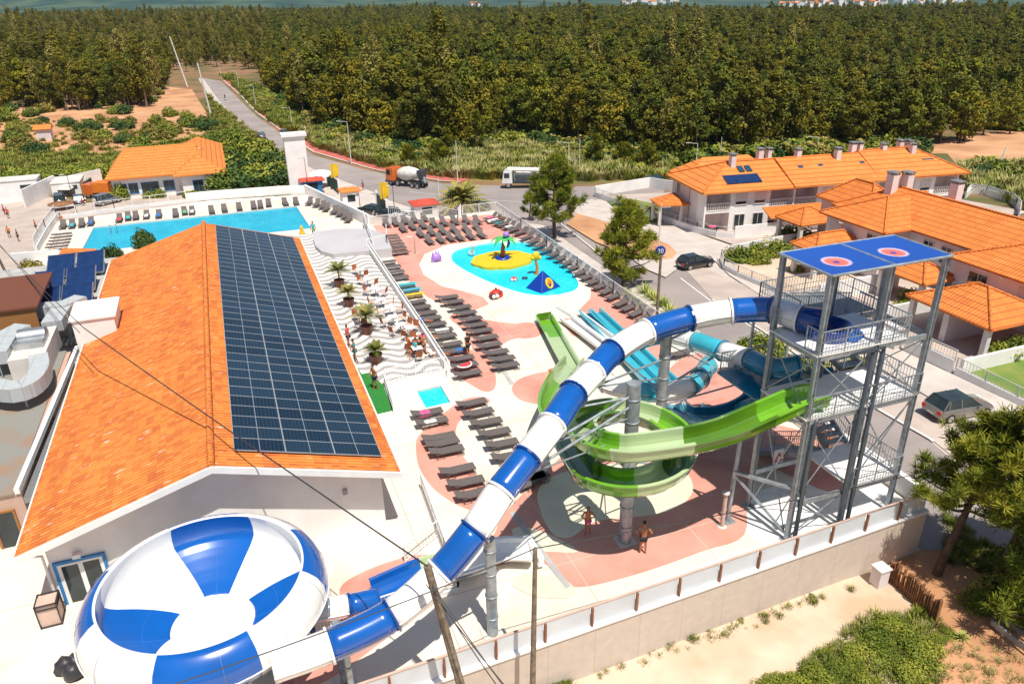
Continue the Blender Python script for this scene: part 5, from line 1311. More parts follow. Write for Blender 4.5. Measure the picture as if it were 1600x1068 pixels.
# village on the far hills
def vhouse():
    t = thing('village_house', 'x', 'house'); MB().box((-6, -5, -4), (6, 5, 6)).build('wall', 'white_wall', t); m = MB(); hip_roof(m, -6.6, 6.6, -5.6, 5.6, 6.3, 9, 0, 0, 0, .4); m.build('roof', 'house_tile_smooth', t); return t
vh = vhouse(); first = True; rnd = random.Random(5)
for (x0, x1, y0, y1, n_, lab) in ((970, 1060, 1, 7, 16, 'in the top centre village'), (1215, 1300, 9, 17, 15, 'in the left cluster of the right village'), (1305, 1380, 4, 16, 18, 'in the middle cluster of the right village'), (1400, 1510, 4, 14, 16, 'in the right cluster of the right village'), (735, 750, 16, 19, 2, 'alone in the far forest')):
    for k in range(n_):
        o = vh if first else copy_tree(vh); first = False
        P = GW(x0+(x1-x0)*(k+rnd.random())/n_, rnd.uniform(y0, y1)+3); P.z += 5 if P.y > 1500 else 9
        o.location = P; s = rnd.uniform(.45, .95); o.scale = (s, s, s); o.rotation_euler = (0, 0, rnd.uniform(0, 3)); o['label'] = 'tiny white house %s, %s from the left' % (lab, ORD[k]); o['group'] = 'houses of the villages on the far hills'
# ------------------------------------------------------------------ sun loungers
def make_lounger(raise_deg=38):
    t = thing('sun_lounger', 'x', 'sun lounger')
    hx = -.28; L = .68; a = R(raise_deg); bx_, bz = hx-L*math.cos(a), .34+L*math.sin(a)
    m = MB()
    for s in (-.31, .31):
        m.tube([(.98, s, .33), (hx-.35, s, .33)], .022, 5)
        m.tube([(.9, s, .33), (.98, s, .02), (.55, s, .02), (.62, s, .33)], .02, 5)
        m.tube([(-.45, s, .33), (-.62, s, .02), (-.15, s, .02), (-.2, s, .33)], .02, 5)
    m.tube([(.98, -.31, .33), (.98, .31, .33)], .02, 5); m.tube([(hx-.35, -.31, .33), (hx-.35, .31, .33)], .02, 5)
    m.build('frame', 'lounger_frame', t)
    m = MB(); m.box((hx, -.30, .335), (.96, .30, .375)); m.build('bed', 'lounger_sling', t, bevel=.01)
    m = MB(); dx, dz = math.sin(a)*.03, math.cos(a)*.03
    m.hexa([(hx, -.30, .335), (hx, .30, .335), (bx_, .30, bz-.01), (bx_, -.30, bz-.01)], [(hx+dx, -.30, .335+dz), (hx+dx, .30, .335+dz), (bx_+dx, .30, bz+dz), (bx_+dx, -.30, bz+dz)])
    m.build('backrest', 'lounger_sling', t, bevel=.008)
    return t
LP = {'up': make_lounger(38), 'low': make_lounger(14), 'flat': make_lounger(2)}
LUSED = set(); LN = []
rnd = random.Random(11)
def lounger(px, py, ang, kind, label, group, z=0, jit=3):
    o = LP[kind] if kind not in LUSED else copy_tree(LP[kind]); LUSED.add(kind)
    o.location = W(px, py, z+.3)-Vector((0, 0, .3)); o.rotation_euler = (0, 0, ang+R(rnd.uniform(-jit, jit)))
    o['label'] = label; o['group'] = group; LN.append(o); return o
def ang(h, f): a, b = W(*h), W(*f); return math.atan2(b.y-a.y, b.x-a.x)
def row(pts, a, kind, what, group, jit=3):
    for i, (x, y) in enumerate(pts): lounger(x, y, a, kind, '%s grey lounger %s' % (ORD[i], what), group, 0, jit)
def z8(l, ox=600, oy=340, k=8): return [(ox+x/k, oy+y/k) for x, y in l]
g1 = 'loungers between the street fence and the paddling pool'; aN = ang((664, 369), (677.5, 381))
row(z8([(565, 285), (705, 270), (830, 250), (945, 240), (1080, 225), (1215, 210)]), aN, 'up', 'from the left in the row nearest the paddling pool', g1)
row(z8([(455, 198), (595, 180), (735, 165), (880, 150), (1025, 140), (1160, 118)]), aN, 'up', 'from the left in the second row from the paddling pool', g1)
row(z8([(235, 133), (355, 110), (490, 95), (625, 75), (750, 60), (885, 45), (1030, 35), (1165, 38)]), aN, 'up', 'from the left in the third row from the paddling pool', g1)
row(z8([(30, 75), (145, 62), (260, 40), (380, 22), (505, 5)]), aN, 'up', 'from the left in the back row under the white fence', g1)
g2 = 'loungers in the column against the terrace wall'
row(z8([(55, 232), (80, 265), (105, 300), (135, 340), (160, 385), (180, 432)]), 0, 'low', 'from the far end beside the grey stage wall', g2, 2)
z4 = lambda l: z8(l, 400, 400, 4)
row(z4([(808, 38), (838, 68), (860, 102), (885, 135), (918, 182), (945, 215), (962, 245), (990, 288), (1018, 322), (1055, 357), (1080, 390), (1110, 428), (1150, 465), (1172, 502), (1205, 552), (1240, 592), (1275, 640), (1298, 684), (1318, 735)]), 0, 'low', 'from the far end of the column along the terrace wall', g2, 2)
g3 = 'loungers in the middle column of the deck'
row(z4([(1190, 258), (1225, 288), (1270, 322), (1303, 357), (1338, 395), (1368, 432), (1396, 468), (1432, 512), (1452, 558), (1494, 602), (1532, 642), (1556, 685)]), 0, 'low', 'from the far end of the middle deck column', g3, 3)
z46 = lambda l: z8(l, 400, 600, 4)
row(z46([(1345, 118), (1385, 178), (1435, 238), (1485, 303), (1532, 372), (1575, 450), (1640, 505), (1700, 590)]), 0, 'low', 'from the far end of the column beside the blue tube', g3, 3)
row(z46([(1065, 178), (1095, 235), (1140, 332), (1162, 368), (1188, 415), (1255, 535), (1308, 612), (1358, 685)]), 0, 'low', 'from the plunge pool in the nearest left column', g3, 2)
g4 = 'loungers in the long row along the street fence'; aF = ang((988, 462), (962, 473))
pF = z8([(-130, 560), (-105, 572), (-75, 590), (-45, 600), (-15, 615), (20, 632), (58, 652), (96, 682), (140, 706), (182, 730), (226, 758), (270, 785), (318, 810), (358, 838), (398, 866), (440, 898), (480, 926), (522, 955), (560, 985), (602, 1015), (645, 1048)], 800, 200, 4)+z8([(690, 290), (738, 318), (785, 352), (835, 383)], 800, 400, 4)
row(pF, aF, 'up', 'from the far end of the long row by the street fence', g4)
g5 = 'loungers around the big rectangular pool'; aB = ang((330.5, 322), (331.5, 335))
pB = z8([(393, 608), (450, 604), (510, 598), (567, 588), (745, 568), (800, 556), (848, 552), (915, 546), (992, 542), (1097, 536), (1153, 522), (1200, 520), (1322, 516), (1402, 506), (1495, 496), (1585, 487)], 0, 200, 4)+z8([(27, 482), (78, 472), (182, 466), (250, 462)], 400, 200, 4)
row(pB, aB, 'up', 'from the left in the row behind the big pool', g5)
row(z8([(668, 445), (758, 468), (832, 492), (882, 520), (980, 555), (1050, 585), (1112, 615), (1160, 655)], 400, 260), ang((490, 310), (477.5, 321)), 'up', 'from the back along the slanting wall right of the pool', g5)
row([(96, 366), (94, 371), (92, 376), (89, 381), (87, 386)], ang((82, 367), (111, 364)), 'flat', 'from the back in the low stack left of the pool', g5, 1)
row([(832, 750)], R(20), 'flat', 'alone in the shade of the blue tube', 'x', 1); LN[-1]['label'] = 'single dark sun lounger in the shadow of the blue tube'; del LN[-1]['group']
row([(1062, 552)], R(10), 'low', 'x', 'x', 1); LN[-1]['label'] = 'dark sun lounger seen under the cyan tube'; del LN[-1]['group']
# towels and floats lying on loungers
def towel(i, mat, label, L=1.5, x0=-.35, cat='towel'):
    o = LN[i]; t = MB(); n = 10; vs = []
    for a in range(n+1):
        x = x0+L*a/n
        for b in range(5):
            y = -.33+.66*b/4; z = .395+.012*math.sin(a*1.7+b*2.1)
            if abs(y) > .3: z -= .12
            vs.append((x, y, z))
    t.slab(vs, [(a*5+b, (a+1)*5+b, (a+1)*5+b+1, a*5+b+1) for a in range(n) for b in range(4)], .015)
    q = t.build('towel', mat); q.location = o.location; q.rotation_euler = o.rotation_euler; tag(q, label, cat)
base_col = 6+6+8+5+6; b = base_col
towel(b+4, 'turquoise_cloth', 'turquoise towel on a lounger by the terrace wall'); towel(b+5, 'cyan_gel', 'light cyan towel on a lounger by the terrace wall'); towel(b+6, 'yellow', 'yellow and orange towel on a lounger by the terrace wall')
towel(b+12, 'white_cloth', 'white towel on a lounger halfway along the terrace wall', 1.0); towel(b+15, 'blue_cloth', 'small blue towel on a lounger near the bathers', .5, .1)
f0 = b+19+12+8; towel(f0, 'pink_cloth', 'pink patterned towel on the lounger beside the plunge pool', .7, -.5); towel(f0+1, 'drum', 'beige towel on the second lounger from the plunge pool', .9, -.6)
fB = f0+8+25
for k, mt, c in ((1, 'turquoise_cloth', 'turquoise'), (3, 'blue_cloth', 'blue'), (4, 'red_cloth', 'red'), (5, 'turquoise_cloth', 'pale turquoise striped'), (7, 'white_cloth', 'white'), (8, 'blue_cloth', 'bright blue'), (10, 'green_cloth', 'pale green'), (11, 'white_cloth', 'white folded')):
    towel(fB+k, mt, '%s towel on the %s lounger from the left behind the big pool' % (c, ORD[k]), 1.35, -.45)
f4 = f0+8
towel(f4+0, 'pink_cloth', 'pink inflatable on the first lounger by the street fence', .9, -.4, 'float'); towel(f4+1, 'white_cloth', 'white towel on the second lounger by the street fence'); towel(f4+2, 'teal_cloth', 'dark teal towel on the third lounger by the street fence', 1.2); towel(f4+4, 'white_cloth', 'crumpled white towel on the fifth lounger by the fence', 1.0)
# watermelon shaped float
o = LN[b+17]; m = MB(); n = 16
vs = [(0, 0, .46)]+[(.52*math.cos(math.pi*k/n), .52*math.sin(math.pi*k/n), .46) for k in range(n+1)]
m.slab(vs, [(0, k+1, k+2) for k in range(n)], .07); wf = m.build('watermelon_float', 'red_cloth'); wf.location = o.location; wf.rotation_euler = (0, 0, R(200))
tag(wf, 'red half-moon watermelon slice float on a lounger', 'float')
m = MB(); m.tube([(.54*math.cos(math.pi*k/n), .54*math.sin(math.pi*k/n), .43) for k in range(n+1)], .05, 6); m.build('rind', 'white_cloth', wf)

# ------------------------------------------------------------------ people
def skin_mesh(verts, edges, name, mat, sub=1):
    me = bpy.data.meshes.new(name+'_s'); me.from_pydata([v[0] for v in verts], edges, [])
    o = bpy.data.objects.new(name+'_s', me); C.objects.link(o)
    s = o.modifiers.new('s', 'SKIN'); s.use_smooth_shade = True
    for i, v in enumerate(verts):
        r = v[1]; me.skin_vertices[0].data[i].radius = r if isinstance(r, tuple) else (r, r)
    me.skin_vertices[0].data[0].use_root = True
    ss = o.modifiers.new('u', 'SUBSURF'); ss.levels = sub; ss.render_levels = sub
    dg = bpy.context.evaluated_depsgraph_get(); ev = o.evaluated_get(dg)
    m2 = bpy.data.meshes.new_from_object(ev); m2.name = name
    bpy.data.objects.remove(o); m2.materials.clear(); m2.materials.append(MM[mat])
    for p in m2.polygons: p.use_smooth = True
    return m2
def person(px, py, heading, label, pose='stand', skin='tanned_skin', hair='hair_dark', shorts='black_cloth', shirt=None, h=1.75, z=None, long_hair=False, near=False, group=None):
    """heading = direction faced (deg in site axes); local figure faces -y"""
    k = h/1.75
    s1, s2 = 1, 1
    pel = Vector((0, 0, .95)); J_ = {}
    lean = {'stand': 0, 'walk': .05, 'hips': 0, 'sit': -.1, 'lie': 0}.get(pose, 0)
    if pose == 'sit': pel = Vector((0, 0, .52))
    def P_(x, y, z_): return Vector((x, y, z_))
    sp = pel+P_(0, -lean*.5, .2); ch = pel+P_(0, -lean, .43); nk = pel+P_(0, -lean*1.1, .56); hb_ = pel+P_(0, -lean*1.2-.01, .64); ht = pel+P_(0, -lean*1.2-.015, .735)
    V = [(pel, (.145, .10)), (sp, (.125, .085)), (ch, (.155, .10)), (nk, .052), (hb_, .072), (ht, .078)]
    E_ = [(0, 1), (1, 2), (2, 3), (3, 4), (4, 5)]
    hands = []
    for s in (-1, 1):
        sh = ch+P_(s*.175, 0, .05)
        if pose == 'hips': el = ch+P_(s*.36, .06, -.18); wr = ch+P_(s*.20, -.04, -.34); hd = wr+P_(-s*.06, -.03, -.04)
        elif pose == 'walk': el = sh+P_(s*.05, s*.10, -.27); wr = el+P_(s*.0, s*.10-.06, -.24); hd = wr+P_(0, -.02, -.09)
        elif pose == 'sit': el = sh+P_(s*.06, -.08, -.26); wr = el+P_(-s*.05, -.22, -.03); hd = wr+P_(-s*.01, -.08, 0)
        elif pose == 'lie': el = sh+P_(s*.10, .0, -.25); wr = el+P_(0, -.05, -.24); hd = wr+P_(0, 0, -.08)
        else: el = sh+P_(s*.07, .02, -.28); wr = el+P_(s*.02, -.05, -.25); hd = wr+P_(0, -.02, -.08)
        i = len(V); V += [(sh, .058), (el, .042), (wr, .029), (hd, (.036, .02))]; E_ += [(2, i), (i, i+1), (i+1, i+2), (i+2, i+3)]; hands.append((wr, hd, s))
        hp = pel+P_(s*.09, 0, -.06)
        if pose == 'sit': kn = hp+P_(s*.03, -.42, .0); an_ = kn+P_(0, -.04, -.42); to = an_+P_(s*.02, -.14, -.05)
        elif pose == 'walk': kn = hp+P_(0, -.10 if s < 0 else .02, -.40); an_ = kn+P_(0, .06 if s < 0 else .17, -.40); to = an_+P_(0, -.14, -.05)
        else: kn = hp+P_(s*.015, -.015, -.41); an_ = kn+P_(s*.015, .035, -.40); to = an_+P_(s*.02, -.14, -.05)
        i = len(V); V += [(hp, .088), (kn, .056), (an_, .037), (to, (.042, .03))]; E_ += [(0, i), (i, i+1), (i+1, i+2), (i+2, i+3)]
    V = [(tuple(v*k), tuple(q*k for q in r) if isinstance(r, tuple) else r*k) for v, r in V]
    base = GW(px, py) if z is None else W(px, py, z)
    t = thing('person', label, 'person', base, R(heading+90), group)
    me = skin_mesh(V, E_, 'body', skin)
    body = bpy.data.objects.new('body', me); C.objects.link(body); body.parent = t
    if near:
        bm = bmesh.new(); bm.from_mesh(me); mb_ = MB()
        for wr, hd, s in hands:
            d = (hd-wr).normalized(); sd = Vector((0, 1, 0)).cross(d).normalized()
            for q in range(4):
                a = hd*k+sd*(q-1.5)*.018; ln = (.07, .085, .08, .06)[q]
                mb_.tube([a, a+d*ln*.5, a+d*ln*.9+Vector((-s*.015, -.012, 0))], [.009, .008, .006], 5)
            a = (wr*.5+hd*.5)*k; mb_.tube([a, a+Vector((0, -.035, -.02)), a+Vector((0, -.05, -.045))], [.011, .009, .007], 5)
        hc = Vector(V[5][0])
        mb_.ball(hc+Vector((0, -.082, -.035)), .014, 6); 
        for s in (-1, 1): mb_.ball(hc+Vector((s*.085, 0, -.03)), .02, 6, sq=(.5, 1, 1.3))
        tmp = bpy.data.meshes.new('t'); tmp.from_pydata(mb_.v, [], mb_.f); bm.from_mesh(tmp); bm.to_mesh(me); bm.free()
        for p in me.polygons: p.use_smooth = True
        e = MB()
        for s in (-1, 1): e.ball(hc+Vector((s*.03, -.074, -.01)), .011, 6)
        e.ball(hc+Vector((0, -.074, -.07)), .014, 6, sq=(1.6, .5, .4)); e.build('face_features', 'hair_dark', t)
    hm = MB(); c = Vector(V[5][0])+Vector((0, .012, .012))*k
    hm.ball(c, .098*k, 12, sq=(.93, 1.02, 1)); 
    if long_hair: hm.ball(c+Vector((0, .05, -.12))*k, .085*k, 8, sq=(1, .6, 1.3))
    for v_i, v in enumerate(hm.v):
        if v[1] < c.y-.02*k and v[2] < c.z+.02*k: hm.v[v_i] = (v[0]*.9, c.y-.02*k, v[2])
    hm.build('hair', hair, t)
    def cloth(idx, ed, name, mat, grow=.014, cut=None):
        vv = []; 
        for q in idx:
            r = V[q][1]; vv.append((V[q][0], tuple(x+grow for x in r) if isinstance(r, tuple) else r+grow))
        if cut:
            for (q, f, q2) in cut:
                a, b_ = Vector(V[q][0]), Vector(V[q2][0]); vv[idx.index(q2)] = (tuple(a.lerp(b_, f)), vv[idx.index(q2)][1])
        m3 = skin_mesh(vv, ed, name, mat); o = bpy.data.objects.new(name, m3); C.objects.link(o); o.parent = t
    if shorts: cloth([0, 10, 11, 18, 19], [(0, 1), (1, 2), (0, 3), (3, 4)], 'shorts', shorts, .016, [(10, .12 if shorts == 'pink_cloth' else .6, 11), (18, .12 if shorts == 'pink_cloth' else .6, 19)])
    if shirt: cloth([0, 1, 2, 6, 7, 14, 15], [(0, 1), (1, 2), (2, 3), (3, 4), (2, 5), (5, 6)], 'shirt', shirt, .018, [(6, .5, 7), (14, .5, 15)])
    if pose == 'lie':
        t.rotation_euler = (R(-78), 0, R(heading+90)); t.location = base+Vector((0, 0, .48))
    return t
cam_dir = -110
person(918, 835, 70, 'girl in a pink bikini standing in the slide shadow, hands on hips', 'hips', shorts='pink_cloth', hair='hair_fair', h=1.58, z=0, near=True, long_hair=True)
person(1004, 864, 60, 'shirtless man in dark shorts standing right of the thick pillar', 'hips', shorts='black_cloth', h=1.78, z=0, near=True)
person(587, 608, 200, 'shirtless man in dark shorts walking on the green carpet', 'walk', shorts='navy_cloth', z=.51)
person(546, 543, 150, 'person in a red top at the roof edge beside the terrace', 'walk', shorts='black_cloth', shirt='red_cloth', z=.5)
person(556, 566, 160, 'person in dark teal clothes at the edge of the green carpet', 'walk', shorts='teal_cloth', shirt='teal_cloth', z=.5)
person(732, 556, 100, 'person in black with a yellow vest between lounger columns', 'walk', shorts='black_cloth', shirt='black_cloth', z=0)
person(1280, 704, 190, 'visitor in dark trousers standing at the tower stairs with a ring', 'stand', shorts='navy_cloth', shirt='white_cloth', z=0)
rg = thing('swim_ring', 'orange swim ring held by the visitor at the tower stairs', 'swim ring', W(1288, 686, 1.15))
MB().tube([(.0, .36*math.cos(6.2832*k/20), .36*math.sin(6.2832*k/20)) for k in range(21)], .13, 8, cap=False).build('ring', 'orange', rg)
for px, py, hd, sh, lab in ((640, 548, 20, 'orange', 'bather with an orange top sitting at a terrace table'), (648, 556, 200, 'turquoise_cloth', 'bather in turquoise sitting at a terrace table'), (656, 553, 120, 'black_cloth', 'bather in black sitting at the table by the railing'), (662, 549, 260, None, 'shirtless bather sitting closest to the terrace wall')):
    person(px, py, hd, lab, 'sit', shirt=sh, z=.5, shorts='black_cloth' if sh != 'orange' else 'red_cloth')
person(491, 371, 250, 'lifeguard in a turquoise shirt and green shorts beside the big pool', 'stand', shirt='turquoise_cloth', shorts='green_cloth', z=0)
person(130, 322, 0, 'bather in pink walking past the parked cars', 'walk', shirt='pink_cloth', shorts='pink_cloth')
person(276, 302, 270, 'person in white at the door of the reception building', 'stand', shirt='white_cloth', shorts='pink_cloth')
person(284, 303, 200, 'person in red beside the reception door', 'stand', shirt='red_cloth', shorts='white_cloth')
person(500, 302, 270, 'child in a red shirt by the play figures at the entrance', 'stand', shirt='red_cloth', shorts='black_cloth')
person(506, 304, 300, 'person in black and white behind the child in red', 'stand', shirt='black_cloth', shorts='white_cloth')
person(568, 298, 200, 'pedestrian in a blue shirt on the entrance pavement', 'walk', shirt='teal_cloth', shorts='red_cloth')
person(98, 352, 300, 'bather sitting on the first lounger behind the big pool', 'sit', shorts='teal_cloth', z=0)
person(677, 510, 0, 'sunbather lying on a lounger beside a white towel', 'lie', shorts='blue_cloth', z=0)
person(686, 535, 0, 'sunbather in pink lying on a lounger by the terrace wall', 'lie', shorts='pink_cloth', shirt='pink_cloth', z=0)
person(703, 562, 0, 'sunbather in white lying near the watermelon float', 'lie', shorts='white_cloth', shirt='white_cloth', z=0)
person(785, 346, 60, 'sunbather lying near the far end of the fence row', 'lie', shorts='black_cloth', z=0)
for i, (px, py, c, lab) in enumerate(((8, 336, 'pink_cloth', 'bather in pink near the left edge of the photo'), (14, 342, 'red_cloth', 'bather in red at the left edge below the car'), (30, 378, 'black_cloth', 'bather in black sitting on the white wall at left'), (16, 372, 'orange', 'bather in orange among the figures at the left edge'), (58, 362, 'red', 'child in a red cap behind the barred fence'))):
    person(px, py, 90*i, lab, 'walk' if i % 2 else 'stand', shirt=c, shorts='black_cloth')

# ------------------------------------------------------------------ play figures in and around the paddling pool
isl = thing('palm_island', 'yellow rubber island with toy palm tree in the paddling pool', 'water toy', W(785, 412, -.35))
m = MB(); lp = []
for k in range(48):
    a = 6.2832*k/48; r = 2.72+.20*abs(math.cos(a*4)); lp.append((r*math.cos(a)*1.05, r*math.sin(a)*.85))
m.prism(lp, .0, .5); m.build('platform', 'yellow', isl)
MB().lathe((.1, .2, .5), [(.75, 0), (.7, .16), (.35, .2)], 12).build('rock_base', 'toy_blue', isl)
MB().tube([(.1, .2, .5), (.15, .2, 1.4), (.3, .25, 2.4)], [.26, .2, .16], 9).build('trunk', 'toy_brown', isl)
m = MB()
for k in range(7):
    a = 6.2832*k/7; d = Vector((math.cos(a), math.sin(a), 0)); s = Vector((-d.y, d.x, 0)); o = Vector((.3, .25, 2.35))
    pr_ = [(0, .10, .0), (.5, .26, .18), (.95, .22, .02), (1.3, .05, -.35)]; vs = []
    for (x, w, z) in pr_: vs += [o+d*x-s*w+Vector((0, 0, z)), o+d*x+s*w+Vector((0, 0, z))]
    m.slab([tuple(v) for v in vs], [(0, 1, 3, 2), (2, 3, 5, 4), (4, 5, 7, 6)], .07)
m.build('fronds', 'toy_green', isl)
MB().ball((.5, .2, 2.75), .3, 10).ball((.75, .2, 2.6), .16, 8).build('figure_head', 'violet', isl)
MB().tube([(.55, .15, 2.5), (.65, .1, 1.9), (.6, .1, 1.5)], [.2, .22, .08], 8).build('figure_body', 'toy_blue', isl)
gf = thing('toy_flower_tree', 'orange and yellow water toy shaped like a small tree', 'water toy', W(838, 432, -.3))
MB().tube([(0, 0, 0), (.1, 0, .8), (-.05, 0, 1.6)], [.2, .14, .12], 8).build('stem', 'orange', gf)
MB().ball((-.05, 0, 1.95), .4, 8, sq=(1, .6, 1.1)).ball((-.35, 0, 1.8), .22, 8).ball((.3, 0, 1.75), .2, 8).build('crown', 'yellow', gf)
py_ = thing('toy_pyramid', 'blue pyramid slide with a round yellow opening', 'water toy', W(849, 452, -.3)); py_.rotation_euler = (0, 0, R(22))
m = MB(); m.add([(-1.35, -1.1, 0), (1.35, -1.1, 0), (1.35, 1.1, 0), (-1.35, 1.1, 0), (0, .1, 1.75)], [(0, 1, 4), (1, 2, 4), (2, 3, 4), (3, 0, 4), (3, 2, 1, 0)]); m.build('pyramid', 'toy_blue', py_, bevel=.05)
m = MB(); m.tube([(.05+.32*math.cos(6.2832*k/18), -.66+.20*math.sin(6.2832*k/18), .72+.36*math.sin(6.2832*k/18)) for k in range(19)], .10, 8, cap=False); m.build('opening_rim', 'yellow', py_)
MB().ball((.05, -.56, .74), .30, 10, sq=(1, .55, 1)).build('opening', 'orange', py_)
lb = thing('toy_ladybird', 'red ladybird figure with big white eyes on the pool edge', 'toy figure', W(775, 463, 0)); lb.rotation_euler = (0, 0, R(25))
MB().ball((0, 0, .12), .62, 14, sq=(1.1, .9, .8)).build('shell', 'red', lb); MB().ball((-.55, -.25, .2), .3, 10).build('head', 'black_plastic', lb)
MB().ball((-.66, -.42, .28), .17, 8).ball((-.36, -.52, .28), .17, 8).build('eyes', 'white_paint', lb)
m = MB()
for q in ((.3, -.35, .42), (.1, .1, .62), (.45, .1, .4), (-.05, -.45, .4)): m.ball(q, .11, 6)
m.build('spots', 'black_plastic', lb)
lr = thing('toy_ladybird', 'small red ladybird toy floating beside the yellow island', 'toy figure', W(803, 438, -.12))
MB().ball((0, 0, .1), .34, 10, sq=(1, 1, .7)).build('shell', 'red', lr); MB().ball((-.25, -.2, .15), .14, 8).ball((.02, -.3, .15), .12, 8).build('eyes', 'white_paint', lr)
dk = thing('toy_swan', 'white bird figure standing in the paddling pool', 'toy figure', W(737, 402, -.3))
MB().ball((0, 0, .45), .35, 10, sq=(.9, 1.3, .8)).tube([(0, -.3, .5), (0, -.42, .95), (0, -.45, 1.25)], [.18, .12, .13], 8).ball((0, -.47, 1.3), .19, 8).build('body', 'white_paint', dk); MB().tube([(0, -.6, 1.28), (0, -.8, 1.22)], [.07, .02], 6).build('beak', 'orange', dk)
vt = thing('toy_creature', 'violet spiky water toy standing on the cream pool edge', 'toy figure', W(682, 409, 0))
m = MB(); m.ball((0, 0, .45), .45, 12, sq=(1.1, .6, .8)); 
for x in (-.35, .35): m.tube([(x, 0, 0), (x, 0, .4)], .15, 8)
for x, z in ((-.35, 1.0), (0, 1.15), (.25, 1.0)): m.tube([(x*.8, 0, .6), (x, 0, z)], [.14, .02], 6)
m.build('body', 'violet', vt)
rr = thing('swim_ring', 'small dark ring floating near the blue pyramid', 'swim ring', W(820, 435, -.1)); MB().tube([(.22*math.cos(6.2832*k/14), .22*math.sin(6.2832*k/14), .05) for k in range(15)], .06, 6, cap=False).build('ring', 'black_plastic', rr)
for px, py, mt, lab, h_ in ((473, 371, 'yellow', 'yellow cone shaped figure beside the big pool', 1.3), (9, 285+0, 'red', 'x', 1)):
    if lab == 'x': continue
    q = thing('toy_cone', lab, 'toy figure', W(px, py, 0)); MB().lathe((0, 0, 0), [(.4, 0), (.3, .5), (.12, .9), (.22, 1.1), (.01, 1.35)], 10).build('body', mt, q)
ep = thing('play_climber', 'colourful play climber with pink roof at the entrance', 'play equipment', GW(497, 300))
MB().lathe((0, 0, 2.0), [(1.0, 0), (.7, .5), (.01, .8)], 8).build('roof', 'pink', ep)
for a, c in ((0, 'yellow'), (1.57, 'toy_green'), (3.14, 'orange'), (4.71, 'red')): MB().tube([(.7*math.cos(a), .7*math.sin(a), 0), (.7*math.cos(a), .7*math.sin(a), 2.1)], .14).build('post', c, ep)
MB().box((-.6, -.6, .9), (.6, .6, 1.5)).build('platform', 'orange', ep)
for px, py, lab in ((523, 276, 'tall yellow feather flag at the park entrance'), (600, 312, 'yellow and orange feather flag behind the parked cars')):
    f = thing('feather_flag', lab, 'flag', GW(px, py+22)); MB().tube([(0, 0, 0), (0, 0, 4.6)], .04).build('pole', 'galvanised', f)
    MB().slab([(0, 0, 4.6), (.9, .1, 4.5), (1.05, .05, 3.6), (.95, .0, 2.6), (.1, 0, 2.2)], [(0, 1, 2, 3, 4)], .02).add([(-.35, .05, 2.2), (.85, .1, 2.3), (1.0, 0, 4.5), (-.3, 0, 4.7)], [(0, 1, 2, 3)]).add([(-.35, .07, 2.2), (-.3, .02, 4.7), (1.0, .02, 4.5), (.85, .12, 2.3)], [(0, 1, 2, 3)]).build('banner', 'yellow', f)

# ------------------------------------------------------------------ terrace furniture, shower, bins
def chair():
    t = thing('terrace_chair', 'x', 'chair'); 
    MB().box((-.22, -.22, .42), (.22, .22, .46)).build('seat', 'pink_siding', t); MB().hexa([(-.22, .18, .46), (.22, .18, .46), (.22, .22, .46), (-.22, .22, .46)], [(-.22, .28, .9), (.22, .28, .9), (.22, .32, .9), (-.22, .32, .9)]).build('backrest', 'terracotta', t)
    for x in (-.2, .2):
        for y in (-.2, .2): MB().tube([(x, y, 0), (x, y, .42)], .018, 5).build('leg', 'galvanised', t)
    return t
def table():
    t = thing('terrace_table', 'x', 'table'); MB().box((-.35, -.35, .70), (.35, .35, .73)).build('tabletop', 'house_wall', t)
    MB().tube([(0, 0, 0), (0, 0, .7)], .04, 6).build('leg', 'galvanised', t); MB().lathe((0, 0, 0), [(.28, 0), (.28, .03), (.03, .05)], 10).build('foot', 'rail_grey', t); return t
ch0, tb0 = chair(), table(); k = 0
tabs = z4([(655, 130), (700, 190), (750, 250), (785, 320), (840, 370), (860, 430), (905, 480), (965, 500), (970, 580), (1010, 630), (650, 425)])
for i, (x, y) in enumerate(tabs):
    o = tb0 if i == 0 else copy_tree(tb0); o.location = W(x, y, .5); o['group'] = 'tables on the wave terrace'; o['label'] = '%s small white table from the far end of the wave terrace' % ORD[i] if i < 10 else 'white table standing alone behind the third potted palm'
    for j, a in enumerate((20, 200)):
        c = ch0 if k == 0 else copy_tree(ch0); k += 1; p = W(x, y, .5); aa = R(a+i*17)
        c.location = p+Vector((math.sin(aa)*-.75, math.cos(aa)*.75, 0)); c.rotation_euler = (0, 0, aa); c['group'] = 'chairs on the wave terrace'
        c['label'] = 'terracotta chair on the %s side of the %s table from the far end' % (('far', 'near')[j], ORD[i])
